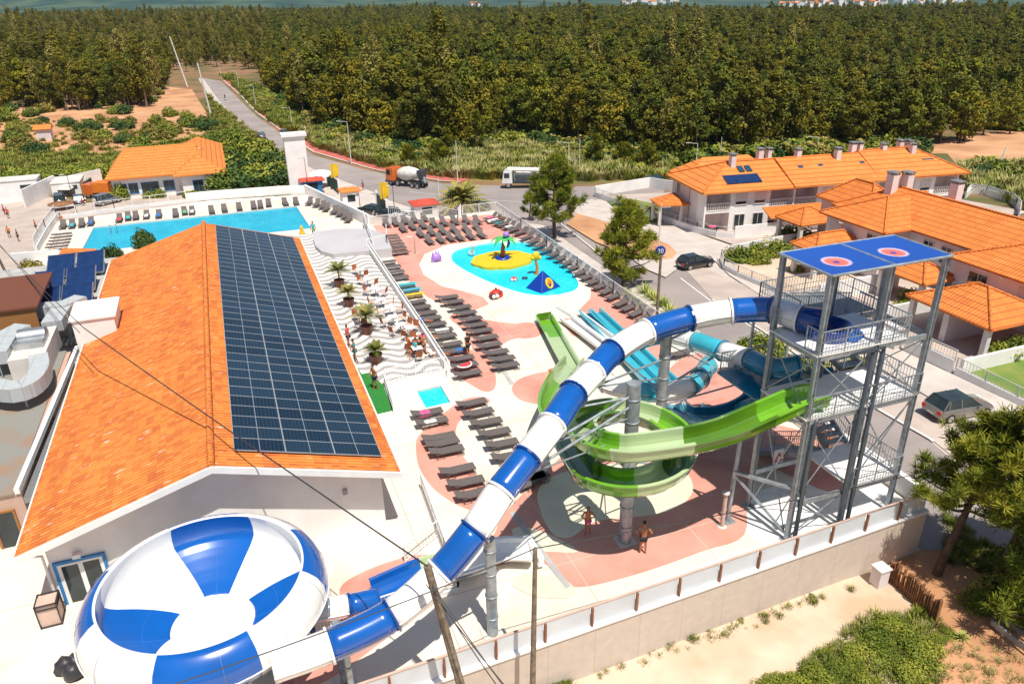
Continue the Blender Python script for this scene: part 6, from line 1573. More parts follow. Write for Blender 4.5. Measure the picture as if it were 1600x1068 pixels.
# ------------------------------------------------------------------ vehicles
def wheel(t, x, y, r, w=.2, at=None, mat='chrome'):
    m = MB(); n = 14
    s = 1 if y > 0 else -1
    m.tube([(x, y-w/2, r), (x, y+w/2, r)], r, n, smooth=False); o = m.build('wheel', 'rubber', t)
    MB().tube([(x, y+s*(w/2-.02), r), (x, y+s*(w/2+.012), r)], r*.62, n, smooth=False).build('rim', mat, o)
def car(name, label, loc, rz, paint, L=4.2, Wd=1.75, H=1.45, kind='hatch', cat='car', glass_roof=False, group=None):
    """car faces +x"""
    t = thing(name, label, cat, loc, rz, group); h = L/2; wy = Wd/2
    # lower body: stations along x -> (half width, sill z, shoulder z)
    st = [(-h, .80, .42, .70), (-h+.12, .93, .28, .86), (-h+.7, 1, .20, .92), (0, 1, .18, .90), (h-1.15, 1, .20, .86), (h-.35, .94, .24, .74), (h-.05, .82, .34, .58), (h, .74, .40, .52)]
    m = MB(); vs = []
    for x, f, z0, z1 in st:
        y = wy*f; zz = (z0+z1)/2
        if kind in ('suv', 'wagon'): z1 *= 1.08
        vs += [(x, -y*.92, z0), (x, -y, zz), (x, -y*.95, z1-.04), (x, -y*.80, z1+.03), (x, y*.80, z1+.03), (x, y*.95, z1-.04), (x, y, zz), (x, y*.92, z0)]
    n = 8
    m.add(vs, [(i*n+k, i*n+(k+1) % n, (i+1)*n+(k+1) % n, (i+1)*n+k)[::-1] for i in range(len(st)-1) for k in range(n)], 0, True)
    m.add(vs[:n], [tuple(range(n))]); m.add(vs[-n:], [tuple(range(n))[::-1]])
    body = m.build('body', paint, t)
    zs = .88*(1.08 if kind in ('suv', 'wagon') else 1)
    rb_ = {'hatch': (-h+.18, -h+.62), 'suv': (-h+.12, -h+.30), 'wagon': (-h+.15, -h+.5), 'sedan': (-h+.75, -h+1.25)}[kind]
    f0_, f1_ = (h-1.15, h-1.95); yb, yt = wy*.88, wy*.70
    g = MB()
    g.hexa([(rb_[0], -yb, zs), (f0_, -yb, zs-.02), (f0_, yb, zs-.02), (rb_[0], yb, zs)], [(rb_[1], -yt, H-.05), (f1_, -yt, H-.05), (f1_, yt, H-.05), (rb_[1], yt, H-.05)])
    g.build('windows', 'glass_dark', t)
    r = MB(); r.hexa([(rb_[1]-.05, -yt-.02, H-.06), (f1_+.03, -yt-.02, H-.06), (f1_+.03, yt+.02, H-.06), (rb_[1]-.05, yt+.02, H-.06)], [(rb_[1]+.05, -yt+.08, H), (f1_-.12, -yt+.08, H), (f1_-.12, yt-.08, H), (rb_[1]+.05, yt-.08, H)])
    r.build('roof', 'glass_dark' if glass_roof else paint, t, bevel=.02)
    p = MB(); mid = (rb_[0]+f0_)/2-.1
    for s in (-1, 1):
        for (xb, xt) in ((rb_[0], rb_[1]), (f0_, f1_), (mid, mid-.05), (mid-.95, mid-.85)):
            p.bar((xb, s*(yb+.005), zs), (xt, s*(yt+.005), H-.05), .07, .05)
    p.build('pillars', paint, t)
    for s in (-1, 1):
        MB().cbox((-h+.03, s*wy*.68, .72), (.10, .28, .20)).build('tail_light', 'tail_red', t); MB().cbox((h-.12, s*wy*.62, .58), (.20, .34, .13)).build('headlight', 'lamp_glass', t)
        MB().cbox((f0_-.45, s*(wy+.06), zs+.02), (.14, .16, .11)).build('mirror', paint, t)
        for x in (-h+.78, h-.82): wheel(t, x, s*(wy-.10), .33 if kind != 'suv' else .36)
    MB().cbox((-h-.005, 0, .52), (.02, .5, .11)).build('number_plate', 'white_paint', t)
    return t
def hd(a, b): p, q = GW(*a), GW(*b); return math.atan2(q.y-p.y, q.x-p.x)
def pos(a): return GW(*a)+Vector((0, 0, .1))
car('parked_car', 'black hatchback parked in the bay below the corner house', pos((1086, 418)), hd((1062, 423), (1106, 415)), 'car_black', 4.1, 1.72, 1.42)
car('parked_car', 'grey hatchback with dark glass roof parked at the right kerb', pos((1494, 648)), R(-5), 'car_grey', 4.3, 1.8, 1.5, 'hatch', glass_roof=True)
car('car', 'dark blue hatchback driving past the corner house garden', pos((1018, 289)), hd((1034, 289), (1002, 291)), 'car_blue', 4.2, 1.75, 1.45)
car('car', 'dark blue car driving up the main road', pos((409, 216)), hd((409, 220), (400, 205)), 'car_blue', 4.2, 1.75, 1.45)
car('car', 'black car on the main road just left of the entrance tower', pos((444, 211)), hd((444, 215), (436, 206)), 'car_black', 4.2, 1.75, 1.4)
car('parked_car', 'black car parked below the slanting pool wall', pos((579, 334)), hd((598, 338), (566, 334)), 'car_black', 4.3, 1.8, 1.4)
car('parked_car', 'dark car parked behind the white railing near the feather flag', pos((606, 339)), hd((622, 342), (594, 339)), 'car_black', 4.2, 1.75, 1.4)
car('parked_car', 'white car parked behind the white railing', pos((633, 343)), hd((646, 346), (616, 341)), 'car_white', 4.2, 1.75, 1.4)
car('parked_car', 'dark car parked behind the big palm', pos((745, 330)), hd((758, 332), (736, 329)), 'car_black', 4.2, 1.75, 1.45)
car('parked_car', 'pale blue car parked at the foot of the white railing', pos((709, 345)), hd((722, 347), (700, 343)), 'car_silver', 4.0, 1.7, 1.4)
suv = car('parked_car', 'silver off-roader with spare wheel before the reception building', pos((169, 319)), hd((152, 320), (186, 312)), 'car_silver', 4.4, 1.8, 1.8, 'suv')
m = MB(); m.tube([(-2.2, 0, 1.0), (-2.38, 0, 1.0)], .36, 14, smooth=False); m.build('spare_wheel', 'drum', suv)
car('parked_car', 'dark car with bright towels on it in the car park', pos((125, 318)), hd((125, 322), (124, 305)), 'car_blue', 4.2, 1.75, 1.5)
car('parked_car', 'dark green off-roader parked behind the round brown table', pos((95, 318)), hd((95, 322), (93, 305)), 'car_black', 4.4, 1.8, 1.8, 'suv')
car('parked_car', 'dark red car at the far left edge', pos((4, 306)), hd((8, 308), (-10, 303)), 'car_darkred', 4.2, 1.75, 1.5)
rt_ = thing('wicker_parasol', 'round brown table beside the parked off-roader', 'table', GW(97, 327)); MB().lathe((0, 0, 0), [(.01, .9), (1.9, .9), (1.9, 1.0), (.01, 1.05)], 16).build('tabletop', 'timber', rt_); MB().tube([(0, 0, 0), (0, 0, .9)], .2).build('leg', 'terracotta', rt_)
tb_ = thing('trailer_boat', 'dark boat trailer with pale cover left of the orange van', 'trailer', GW(122, 300), hd((100, 303), (140, 285))); MB().hexa([(-4, -.9, .5), (4, -.7, .5), (4, .7, .5), (-4, .9, .5)], [(-4.2, -1.1, 1.3), (4.8, -.3, 1.5), (4.8, .3, 1.5), (-4.2, 1.1, 1.3)]).build('hull', 'black_plastic', tb_)
MB().hexa([(-4, -1.0, 1.32), (4.2, -.3, 1.5), (4.2, .3, 1.5), (-4, 1.0, 1.32)], [(-3.8, -.6, 1.9), (3.6, -.2, 1.9), (3.6, .2, 1.9), (-3.8, .6, 1.9)]).build('cover', 'drum', tb_); wheel(tb_, -.5, 1.0, .32); wheel(tb_, -.5, -1.0, .32)
vn = thing('orange_truck', 'orange box truck parked beside the reception building', 'truck', pos((162, 308)), hd((168, 308), (150, 308)))
MB().box((1.1, -1.1, .5), (2.9, 1.1, 2.3)).build('cab', 'truck_orange', vn, bevel=.1); MB().box((-2.9, -1.15, .9), (1.0, 1.15, 2.6)).build('load_box', 'orange', vn); MB().box((2.86, -.95, 1.35), (2.93, .95, 2.0)).build('windscreen', 'glass_dark', vn); MB().box((-2.9, -.5, .45), (2.7, .5, .9)).build('chassis', 'black_plastic', vn)
for x in (-1.9, 2.0):
    for y in (-.95, .95): wheel(vn, x, y, .45)
# concrete mixer: faces +x
mx = thing('mixer_truck', 'concrete mixer truck with orange cab and cream drum on the main road', 'truck', pos((637, 291)), hd((666, 297), (604, 289)))
MB().hexa([(2.2, -1.2, .75), (4.1, -1.2, .75), (4.1, 1.2, .75), (2.2, 1.2, .75)], [(2.3, -1.15, 3.0), (3.9, -1.15, 2.95), (3.9, 1.15, 2.95), (2.3, 1.15, 3.0)]).build('cab', 'truck_orange', mx, bevel=.08)
MB().hexa([(4.06, -1.0, 1.75), (4.12, -1.0, 1.75), (4.12, 1.0, 1.75), (4.06, 1.0, 1.75)], [(3.93, -.95, 2.65), (3.99, -.95, 2.65), (3.99, .95, 2.65), (3.93, .95, 2.65)]).build('windscreen', 'glass_dark', mx)
for s in (-1, 1): MB().box((2.9, s*1.17-.03, 1.8), (3.8, s*1.17+.03, 2.6)).build('side_window', 'glass_dark', mx)
MB().box((-4.2, -.45, .75), (3.6, .45, 1.1)).box((2.2, -1.25, .45), (4.15, 1.25, .78)).build('chassis', 'dark_steel', mx)
m = MB(); dpts = [(2.0, .45), (1.6, .85), (.7, 1.15), (-.5, 1.22), (-1.8, 1.0), (-2.9, .62), (-3.2, .5)]
for i, (x, r) in enumerate(dpts): pass
n = 18; vs = [(x, r*math.cos(6.2832*k/n), 2.15-(x*.10)+r*math.sin(6.2832*k/n)) for x, r in dpts for k in range(n)]
m.add(vs, [(i*n+k, i*n+(k+1) % n, (i+1)*n+(k+1) % n, (i+1)*n+k)[::-1] for i in range(len(dpts)-1) for k in range(n)], 0, True); m.add(vs[:n], [tuple(range(n))[::-1]]); m.add(vs[-n:], [tuple(range(n))]); m.build('drum', 'drum', mx)
MB().hexa([(-3.9, -.5, 1.5), (-3.2, -.5, 1.5), (-3.2, .5, 1.5), (-3.9, .5, 1.5)], [(-4.1, -.8, 3.1), (-3.0, -.8, 3.1), (-3.0, .8, 3.1), (-4.1, .8, 3.1)]).bar((-4.0, 0, 2.0), (-4.5, .3, 1.1), .4, .12).build('chute', 'dark_steel', mx)
for x in (-3.3, -2.1, 1.3, 3.0):
    for y in (-1.0, 1.0): wheel(mx, x, y, .52, .3)
# pump / pipe truck
pt2 = thing('pipe_truck', 'white cab truck loaded with pale pipes on the main road', 'truck', pos((826, 293)), hd((862, 292), (790, 293)))
MB().hexa([(2.6, -1.2, .75), (4.4, -1.2, .75), (4.4, 1.2, .75), (2.6, 1.2, .75)], [(2.7, -1.15, 2.9), (4.1, -1.15, 2.8), (4.1, 1.15, 2.8), (2.7, 1.15, 2.9)]).build('cab', 'car_white', pt2, bevel=.08)
MB().hexa([(4.35, -1.0, 1.7), (4.42, -1.0, 1.7), (4.42, 1.0, 1.7), (4.35, 1.0, 1.7)], [(4.16, -.95, 2.55), (4.23, -.95, 2.55), (4.23, .95, 2.55), (4.16, .95, 2.55)]).build('windscreen', 'glass_dark', pt2)
for s in (-1, 1): MB().box((3.1, s*1.17-.03, 1.7), (4.0, s*1.17+.03, 2.5)).build('side_window', 'glass_dark', pt2)
MB().box((-4.2, -.5, .7), (4.3, .5, 1.1)).box((-4.2, -1.2, 1.1), (2.4, 1.2, 1.3)).build('chassis', 'dark_steel', pt2)
for i, (y, z) in enumerate(((-.8, 2.9), (0, 2.95), (.8, 2.9), (-.6, 2.2), (.5, 2.2))): MB().tube([(-4.4, y, z), (3.6 if i < 3 else 2.2, y, z+.1)], .17, 8).build('pipe', 'drum', pt2)
for x in (-3.8, -.5, 2.2): MB().box((x-.06, -1.1, 1.3), (x+.06, -1.0, 2.8)).box((x-.06, 1.0, 1.3), (x+.06, 1.1, 2.8)).box((x-.06, -1.0, 2.66), (x+.06, 1.0, 2.76)).build('rack', 'galvanised', pt2)
MB().box((-3.0, -1.1, 1.3), (2.0, 1.1, 2.0)).build('pump_unit', 'dark_steel', pt2)
for x in (-3.2, -2.0, 3.3):
    for y in (-1.0, 1.0): wheel(pt2, x, y, .52, .3)
mc = thing('motorcycle', 'motorcyclist riding up the main road', 'motorcycle', pos((352, 157)), hd((353, 160), (346, 148)))
MB().tube([(-.8, 0, .7), (0, 0, .95), (.8, 0, .85)], [.12, .22, .1], 8).build('body', 'car_black', mc); wheel(mc, -.75, .001, .33, .12); wheel(mc, .75, .001, .33, .12)
person(352, 156, math.degrees(hd((353, 160), (346, 148))), 'rider in black on the motorcycle on the main road', 'sit', shirt='black_cloth', shorts='black_cloth').location.z += .45

# ------------------------------------------------------------------ lamps, poles, cables, signs
def hof(px, py, ty, z=None):
    P = GW(px, py) if z is None else W(px, py, z); lo, hi = 0, 40
    for _ in range(40):
        m = (lo+hi)/2; q = Vector((P.x, P.y, P.z+m))-Vector((0, 0, CAMH)); d = q.dot(_f); y = 534-FPX*q.dot(CY)/d
        if y > ty: lo = m
        else: hi = m
    return P, lo
def lamp(px, py, ty, label, arm=1.6, a=160, r=.08, mat='drum', z=None):
    P, h = hof(px, py, ty, z); t = thing('street_lamp', label, 'street lamp', P, R(a))
    MB().tube([(0, 0, 0), (0, 0, h)], [r*1.3, r*.7], 8).build('pole', mat, t)
    if arm:
        MB().tube([(0, 0, h-.05), (arm, 0, h+.12)], r*.5, 6).build('arm', mat, t); MB().cbox((arm+.25, 0, h+.12), (.6, .22, .1)).build('lamp_head', 'kerb', t)
    return t
for a in ((549, 256, 190, 'pale street lamp behind the orange cab of the mixer'), (888, 266, 223, 'curved street lamp behind the nearest street pine'), (1087, 262, 224, 'pale street lamp left of the row houses'), (1275, 246, 214, 'pale street lamp behind the row house chimneys'), (457, 200, 169, 'pale street lamp just behind the entrance tower'), (346, 123, 97, 'farther pale street lamp at the end of the red cycle path'), (374, 142, 111, 'pale street lamp on the sandy bank beside the cycle path'), (401, 172, 134, 'small street lamp right of the cycle path bend')): lamp(*a)
for a in ((715, 283, 219, 'plain pale pole above the big palm'), (905, 268, 216, 'tall plain white pole right of the curved lamp'), (898, 268, 238, 'short plain white pole between the lamp and tall pole'), (1124, 255, 214, 'thin pole behind the first chimney'), (1361, 244, 222, 'thin grey pole behind the row house roofs'), (1029, 391, 318, 'tall thin lamp pole on the dirt island by the corner'), (686, 308, 276, 'short grey pole beside the road left of the palm')): lamp(*a[:4], arm=0, r=.07).__setitem__('category', 'pole')
for a in ((121, 337, 273, 'thin black lamp at the pool fence before the parked cars'), (327, 285, 232, 'thin dark lamp post in front of the reception roof'), (462, 300, 257, 'thin black lamp left of the red roofed kiosk'), (483, 306, 247, 'taller black lamp before the red roofed kiosk'), (563, 328, 303, 'black lamp beside the parked black car'), (617, 335, 290, 'black lamp behind the feather flag')): lamp(*a, arm=.5, r=.05, mat='black_plastic', a=200)
lamp(649, 396, 372, 'short thin shower pole on the pink paving', arm=.2, r=.035, mat='rail_grey', z=0)['category'] = 'pole'
def pole(label, base, top, r0=.17, r1=.10, mat='wood_pole'):
    t = thing('utility_pole', label, 'utility pole', base); MB().tube([base, Vector(base).lerp(Vector(top), .5), top], [r0, (r0+r1)/2, r1], 10).build('shaft', mat, t, base); return t
P1 = GW(755, 1195); T1 = WV(668, 884, P1.y+.7); pole('leaning weathered wooden pole in front of the blue tube', P1, T1, .17, .13)
P2 = GW(831, 1140); T2 = WV(836.5, 856, P2.y+.0); pole('slim dark pole standing in front of the retaining wall', P2, T2, .13, .075, 'wood_pole')
P, h = hof(293, 136, 57); pole('tall leaning concrete pole at the edge of the sandy clearing', P, P+Vector((-3, 2, h)), .3, .2, 'drum')
P, h = hof(330, 181, 98); pole('lattice concrete pole beside the main road', P, P+Vector((-1.2, 0, h)), .3, .2, 'drum')
P, h = hof(1557, 266, 231); pole('grey pole on the sandy yard at the far right', P, P+Vector((1, 0, h)), .16, .12, 'drum')
P3 = GW(125, 172); pole('thin grey post in front of the forest at the left', P3, P3+Vector((0, 0, 7)), .12, .1, 'drum')
b = W(1027, 492, -.0); P, h = hof(1026, 497, 400, -2.2); pole('weathered post by the street fence near the blue sign', P, P+Vector((0, 0, h)), .13, .1)
P = W(12, 432, .0); P4 = P; pole('dark wooden pole behind the brown hut', P, P+Vector((-.6, 0, 4.6)), .12, .09); T4 = P+Vector((-.6, 0, 4.5))
def cable(a, b, sag, label, r=.018):
    a, b = Vector(a), Vector(b); n = 24; m = MB()
    m.tube([a.lerp(b, i/n)-Vector((0, 0, sag*4*(i/n)*(1-i/n))) for i in range(n+1)], r, 5); tag(m.build('overhead_cable', 'black_plastic', None, a), label, 'cable')
far = W(132, 515, 6.0)
cable(T1, W(131, 512, 7.2), .1, 'twisted cable from the leaning pole up across the orange roof', .03)
cable(W(131, 512, 7.2), T4, .2, 'cable from the roof edge to the pole behind the hut', .025)
cable(W(125, 520, 7.0), T4+Vector((.3, 0, -.2)), .3, 'lower cable reaching the pole behind the hut', .02)
cable(T2, W(1600, 700, 3.0), .25, 'long cable from the slim dark pole to the right pines', .02)
cable(T2, WV(200, 1092, 17.0), .2, 'long cable from the slim dark pole crossing in front of the bowl', .02)
cable(T1-Vector((0, 0, .5)), WV(790, 1075, 15.2), .1, 'first cable running down right from the leaning pole', .018)
cable(T1-Vector((0, 0, .6)), WV(782, 1078, 15.1), .12, 'second cable running down right from the leaning pole', .018)
cable(T1-Vector((.1, 0, .7)), WV(797, 1080, 15.3), .08, 'third cable running down right from the leaning pole', .018)
# blue speed sign
sg = thing('road_sign', 'blue round road sign reading 30 on a thin post', 'road sign', GW(1028, 446)); hs = hof(1028, 446, 392)[1]
MB().tube([(0, 0, 0), (0, 0, hs)], .04).build('post', 'galvanised', sg)
m = MB(); n = 24; m.tube([(0, -.05, hs), (0, .02, hs)], .52, n, smooth=False); m.build('disc', 'toy_blue', sg)
fc = bpy.data.curves.new('text', 'FONT'); fc.body = '30'; fc.size = .62; fc.align_x = 'CENTER'; fc.align_y = 'CENTER'; fc.extrude = .006
fo = bpy.data.objects.new('number', fc); C.objects.link(fo); dg = bpy.context.evaluated_depsgraph_get(); me = bpy.data.meshes.new_from_object(fo.evaluated_get(dg)); bpy.data.objects.remove(fo)
me.materials.clear(); me.materials.append(MM['white_paint']); fo = bpy.data.objects.new('number', me); C.objects.link(fo); fo.parent = sg; fo.location = (0, -.065, hs); fo.rotation_euler = (R(90), 0, 0)
sg.rotation_euler = (0, 0, R(-15))
# pool ladder
lt = thing('pool_ladder', 'chrome pool ladder at the back edge of the big pool', 'ladder', W(178, 363, 0))
m = MB()
for x in (-.3, .3): m.tube([(x, .5, 0), (x, .45, .7), (x, .1, .85), (x, -.25, .6), (x, -.3, -.8)], .03, 6)
for z in (-.2, -.5): m.bar((-.3, -.3, z), (.3, -.3, z), .06)
m.build('rails', 'chrome', lt)
# picket fence, guard rail and crates at the lower right
pf = thing('picket_fence', 'old brown plank fence running down from the wall corner', 'fence', GW(1385, 905)); at = pf.location.copy()
A, B = GW(1388, 905), GW(1462, 975)
for i in range(26):
    p = A.lerp(B, i/25); hh_ = 1.25+rnd.uniform(-.15, .15); m = MB(); d = (B-A).normalized(); 
    m.bar((p.x, p.y, p.z-.1), (p.x+rnd.uniform(-.06, .06), p.y+rnd.uniform(-.06, .06), p.z+hh_), .17, .03); m.build('plank', 'timber', pf, at)
for z in (.35, .95): MB().bar(A+Vector((0, .05, z)), B+Vector((0, .05, z)), .05, .09).build('crossbar', 'timber', pf, at)
gr = thing('guard_rail', 'two white metal beams lying at the lower right edge', 'barrier', GW(1560, 990)); at = gr.location.copy()
for a, b in (((1550, 965), (1625, 1020)), ((1546, 980), (1615, 1035))): MB().bar(GW(*a)+Vector((0, 0, .35)), GW(*b)+Vector((0, 0, .35)), .10, .25).build('beam', 'galvanised', gr, at)
bk = thing('wall_cabinet', 'pale concrete meter cabinet at the foot of the retaining wall', 'cabinet', GW(1372, 913)); MB().box((-.28, -.25, 0), (.28, .3, 1.0)).build('body', 'house_wall', bk); MB().box((-.34, -.3, 1.0), (.34, .35, 1.07)).build('cap', 'house_wall', bk)
for i, (px, py) in enumerate(((105, 1062), (122, 1056), (140, 1050), (118, 1072))):
    P = W(px, py-14, .0); m = MB(); r2 = random.Random(i)
    m.ball((0, 0, .3), .42, 10, sq=(1, .8, .9))
    m.v = [(x*(1+r2.uniform(-.22, .22)), y*(1+r2.uniform(-.22, .22)), z*(1+r2.uniform(-.15, .15))) for x, y, z in m.v]
    o = m.build('rubbish_bag', 'black_plastic', None); o.location = P; tag(o, '%s black rubbish bag from the left in the heap by the bowl' % ORD[i], 'bag', 'black bags beside the bowl')
gt = thing('lattice_girder', 'pale metal lattice girder leaning under the bowl', 'girder', W(160, 1065, 0)); 
m = MB(); 
for x in (-.15, .15): m.tube([(x, -.5, .2), (x, .9, 1.2)], .03, 6)
for i in range(8): m.tube([(-.15 if i % 2 else .15, -.5+i*.17, .2+i*.125), (.15 if i % 2 else -.15, -.33+i*.17, .325+i*.125)], .015, 5)
m.build('lattice', 'chrome', gt)
# ------------------------------------------------------------------ vegetation
def PR(p):
    q = Vector(p)-Vector((0, 0, CAMH)); d = q.dot(_f)
    if d <= 1: return (1e9, 1e9)
    return 800+FPX*q.dot(CX)/d, 534-FPX*q.dot(CY)/d
def rdir(r): 
    z = r.uniform(-1, 1); a = r.uniform(0, 6.2832); s = math.sqrt(1-z*z); return Vector((s*math.cos(a), s*math.sin(a), z))
def leafy(m, r, c, R3, n, size, mi=0, tint=None, up=.3, shape=1.0):
    """n small leaf cards spread through an ellipsoid, denser near its skin"""
    for _ in range(n):
        d = rdir(r); f = r.uniform(.35, 1)**.45
        p = Vector((c[0]+d.x*R3[0]*f, c[1]+d.y*R3[1]*f, c[2]+d.z*R3[2]*f))
        nn = (d+rdir(r)*.75+Vector((0, 0, .35))).normalized(); a = nn.cross(rdir(r)).normalized(); b = nn.cross(a); s = size*r.uniform(.6, 1.35)
        t = (tint if tint is not None else .5)+r.uniform(-.12, .12)
        a2 = a*s*.5*shape; b2 = b*s*.5/shape
        m.add([p-a2, p+b2*.9, p+a2, p-b2*.9], [(0, 1, 2, 3)], mi, False, min(1, max(0, t)))
def tuft(m, r, p, n, ln, w, tint, up=.6, mi=0):
    for _ in range(n):
        d = (rdir(r)+Vector((0, 0, up))).normalized(); s = d.cross(rdir(r)).normalized()*w/2; l = ln*r.uniform(.6, 1.2)
        q = p+d*l*.15; e = p+d*l
        m.add([q-s, q+s, e+s*.5, e-s*.5], [(0, 1, 2, 3)], mi, False, min(1, max(0, tint+r.uniform(-.2, .2))))
def forest_tree(seed, kind):
    r = random.Random(seed); cr = MB(); tr = MB()
    if kind == 'pine':
        H_ = r.uniform(10.5, 12.5); tr.tube([(0, 0, -.5), (r.uniform(-.3, .3), r.uniform(-.3, .3), H_*.45), (r.uniform(-.5, .5), r.uniform(-.5, .5), H_*.88)], [.24, .17, .06], 6, cap=False)
        for k in range(54):
            f = k/46; z = H_*(.24+.74*f**.8); rad = (2.9*math.sin(math.pi*(.22+.70*f))+.25)*r.uniform(.45, 1.05); a = r.uniform(0, 6.2832)
            c = (rad*math.cos(a), rad*math.sin(a), z); leafy(cr, r, c, (.95, .95, .6), 54, .42, 0, r.uniform(.1, .9), .5, 1.25)
            if k % 5 == 0: tr.tube([(0, 0, z-.9), (c[0]*.9, c[1]*.9, z-.1)], [.07, .03], 4, cap=False)
    elif kind == 'broad':
        H_ = r.uniform(9.5, 12); tr.tube([(0, 0, -.5), (.2, .1, H_*.5), (.3, -.2, H_*.8)], [.26, .18, .07], 6, cap=False)
        for k in range(44):
            d = rdir(r); c = (d.x*2.9*r.uniform(.5, 1), d.y*2.9*r.uniform(.5, 1), H_*.56+d.z*H_*.42); leafy(cr, r, c, (1.2, 1.2, .95), 56, .46, 0, r.uniform(.1, .9), .3)
    else:
        H_ = r.uniform(13, 16); tr.tube([(0, 0, -.5), (.3, .1, H_*.5), (.1, -.2, H_*.92)], [.22, .15, .05], 6, cap=False)
        for k in range(42):
            f = r.uniform(.30, 1); a = r.uniform(0, 6.2832); rad = 1.9*r.uniform(.2, 1)*(1.25-f*.75); c = (rad*math.cos(a), rad*math.sin(a), H_*f); leafy(cr, r, c, (.95, .95, 1.1), 52, .42, 0, r.uniform(.15, 1), -.2, 1.3)
    return cr, tr
FT = [('pine', 'pine_leaf', 'bark'), ('pine', 'forest_leaf', 'bark'), ('broad', 'forest_leaf', 'bark'), ('euca', 'forest_leaf', 'eucalypt_bark'), ('pine', 'pine_leaf', 'bark'), ('euca', 'olive_leaf', 'eucalypt_bark')]
proto_col = bpy.data.collections.new('forest_kinds')
TREES = []
for i, (kd, lm, bmx) in enumerate(FT):
    cr, tr = forest_tree(100+i, kd); nc = len(cr.v)
    j = MB(); j.v = cr.v+tr.v; j.f = cr.f+[tuple(q+nc for q in f) for f in tr.f]; j.m = cr.m+[1]*len(tr.f); j.t = cr.t+tr.t; j.sm = cr.sm+tr.sm
    o = j.build('forest_kind', [lm, bmx]); C.objects.unlink(o); proto_col.objects.link(o)
    e = thing('pine_tree' if kd == 'pine' else 'forest_tree', 'x', 'tree'); cr.build('crown', lm, e); tr.build('trunk', bmx, e); TREES.append(e)
def scatter(name, pts, col, kind_label, cat='forest'):
    """one object that instances the kinds in `col` on its points: (x, y, z, scale, rot, idx)"""
    me = bpy.data.meshes.new(name); me.from_pydata([p[:3] for p in pts], [], [])
    for nm, tp, k in (('scl', 'FLOAT', 3), ('rot', 'FLOAT', 4), ('idx', 'INT', 5)):
        a = me.attributes.new(nm, tp, 'POINT'); a.data.foreach_set('value', [p[k] for p in pts])
    o = bpy.data.objects.new(name, me); C.objects.link(o); o['kind'] = 'stuff'; o['label'] = kind_label; o['category'] = cat
    ng = bpy.data.node_groups.new(name, 'GeometryNodeTree'); ng.interface.new_socket('Geometry', in_out='INPUT', socket_type='NodeSocketGeometry'); ng.interface.new_socket('Geometry', in_out='OUTPUT', socket_type='NodeSocketGeometry')
    N = ng.nodes; Lk = ng.links; gi = N.new('NodeGroupInput'); go = N.new('NodeGroupOutput')
    ci = N.new('GeometryNodeCollectionInfo'); ci.inputs['Collection'].default_value = col; ci.inputs['Separate Children'].default_value = True; ci.inputs['Reset Children'].default_value = True
    ip = N.new('GeometryNodeInstanceOnPoints'); ip.inputs['Pick Instance'].default_value = True
    def at_(nm, tp):
        q = N.new('GeometryNodeInputNamedAttribute'); q.data_type = tp; q.inputs['Name'].default_value = nm; return q.outputs['Attribute']
    cx_ = N.new('ShaderNodeCombineXYZ'); Lk.new(at_('rot', 'FLOAT'), cx_.inputs['Z'])
    Lk.new(gi.outputs[0], ip.inputs['Points']); Lk.new(ci.outputs[0], ip.inputs['Instance']); Lk.new(at_('idx', 'INT'), ip.inputs['Instance Index']); Lk.new(cx_.outputs[0], ip.inputs['Rotation']); Lk.new(at_('scl', 'FLOAT'), ip.inputs['Scale'])
    Lk.new(ip.outputs[0], go.inputs[0]); md = o.modifiers.new('scatter', 'NODES'); md.node_group = ng; return o
def interp(x, T):
    if x <= T[0][0]: return T[0][1]
    for (a, b), (c, d) in zip(T[:-1], T[1:]):
        if x <= c: return b+(d-b)*(x-a)/(c-a)
    return T[-1][1]
FRONT = [(-400, 180), (-60, 178), (60, 172), (150, 176), (240, 170), (256, 140), (262, 120), (300, 112), (345, 104), (400, 112), (425, 145), (470, 180), (500, 198), (540, 214), (600, 228), (660, 240), (700, 232), (760, 226), (800, 216), (870, 222), (930, 238), (1000, 248), (1100, 252), (1200, 242), (1300, 238), (1450, 238), (1550, 218), (1800, 205)]
rf_ = random.Random(21); pts = []
y = 110.0
while y < 1520:
    s = 5.0 if y < 300 else 6.5 if y < 600 else 8.5; x = -y*1.15-40
    while x < y*1.75+40:
        px_, py_2 = x+rf_.uniform(-.45, .45)*s, y+rf_.uniform(-.45, .45)*s; z = G(py_2); X_, Y_ = PR((px_, py_2, z))
        x += s
        if not (-90 < X_ < 1690) or Y_ > interp(X_, FRONT)+rf_.uniform(-3, 1.5): continue
        if X_ > 1352 and 36 < Y_ < 57 and not (rf_.random() < .12): continue
        if X_ > 1440 and Y_ > 190 and rf_.random() < .62: continue
        if 256 < X_ < 380 and Y_ > 92 and rf_.random() < .3: continue
        if Y_ < interp(X_, [(0, -5), (350, 4), (500, 12), (700, 20), (1000, 21), (1600, 27)]): continue
        left = X_ < 420
        k = rf_.choices(range(6), [2, 2, 1.2, 4, 1, 3] if left else [4, 4, 5, .3, 3, .3])[0]
        n_ = math.sin(px_*.013+1.7)*math.sin(py_2*.009)+.3*math.sin(px_*.05+py_2*.03)
        if math.sin(px_*.045+2)*math.sin(py_2*.037+1)+.6*math.sin(px_*.11+py_2*.07) > 1.12 and rf_.random() < .8: continue
        sc = rf_.uniform(.58, 1.22)*(1.28 if rf_.random() < .08 else 1)*(1+.18*n_)*(1 if y < 500 else .9)
        pts.append((px_, py_2, z-.2, sc, rf_.uniform(0, 6.28), k, Y_, X_))
    y += s
pts.sort(key=lambda p: p[0]**2+p[1]**2)
near, far_ = pts[:300], pts[300:]
seen = set()
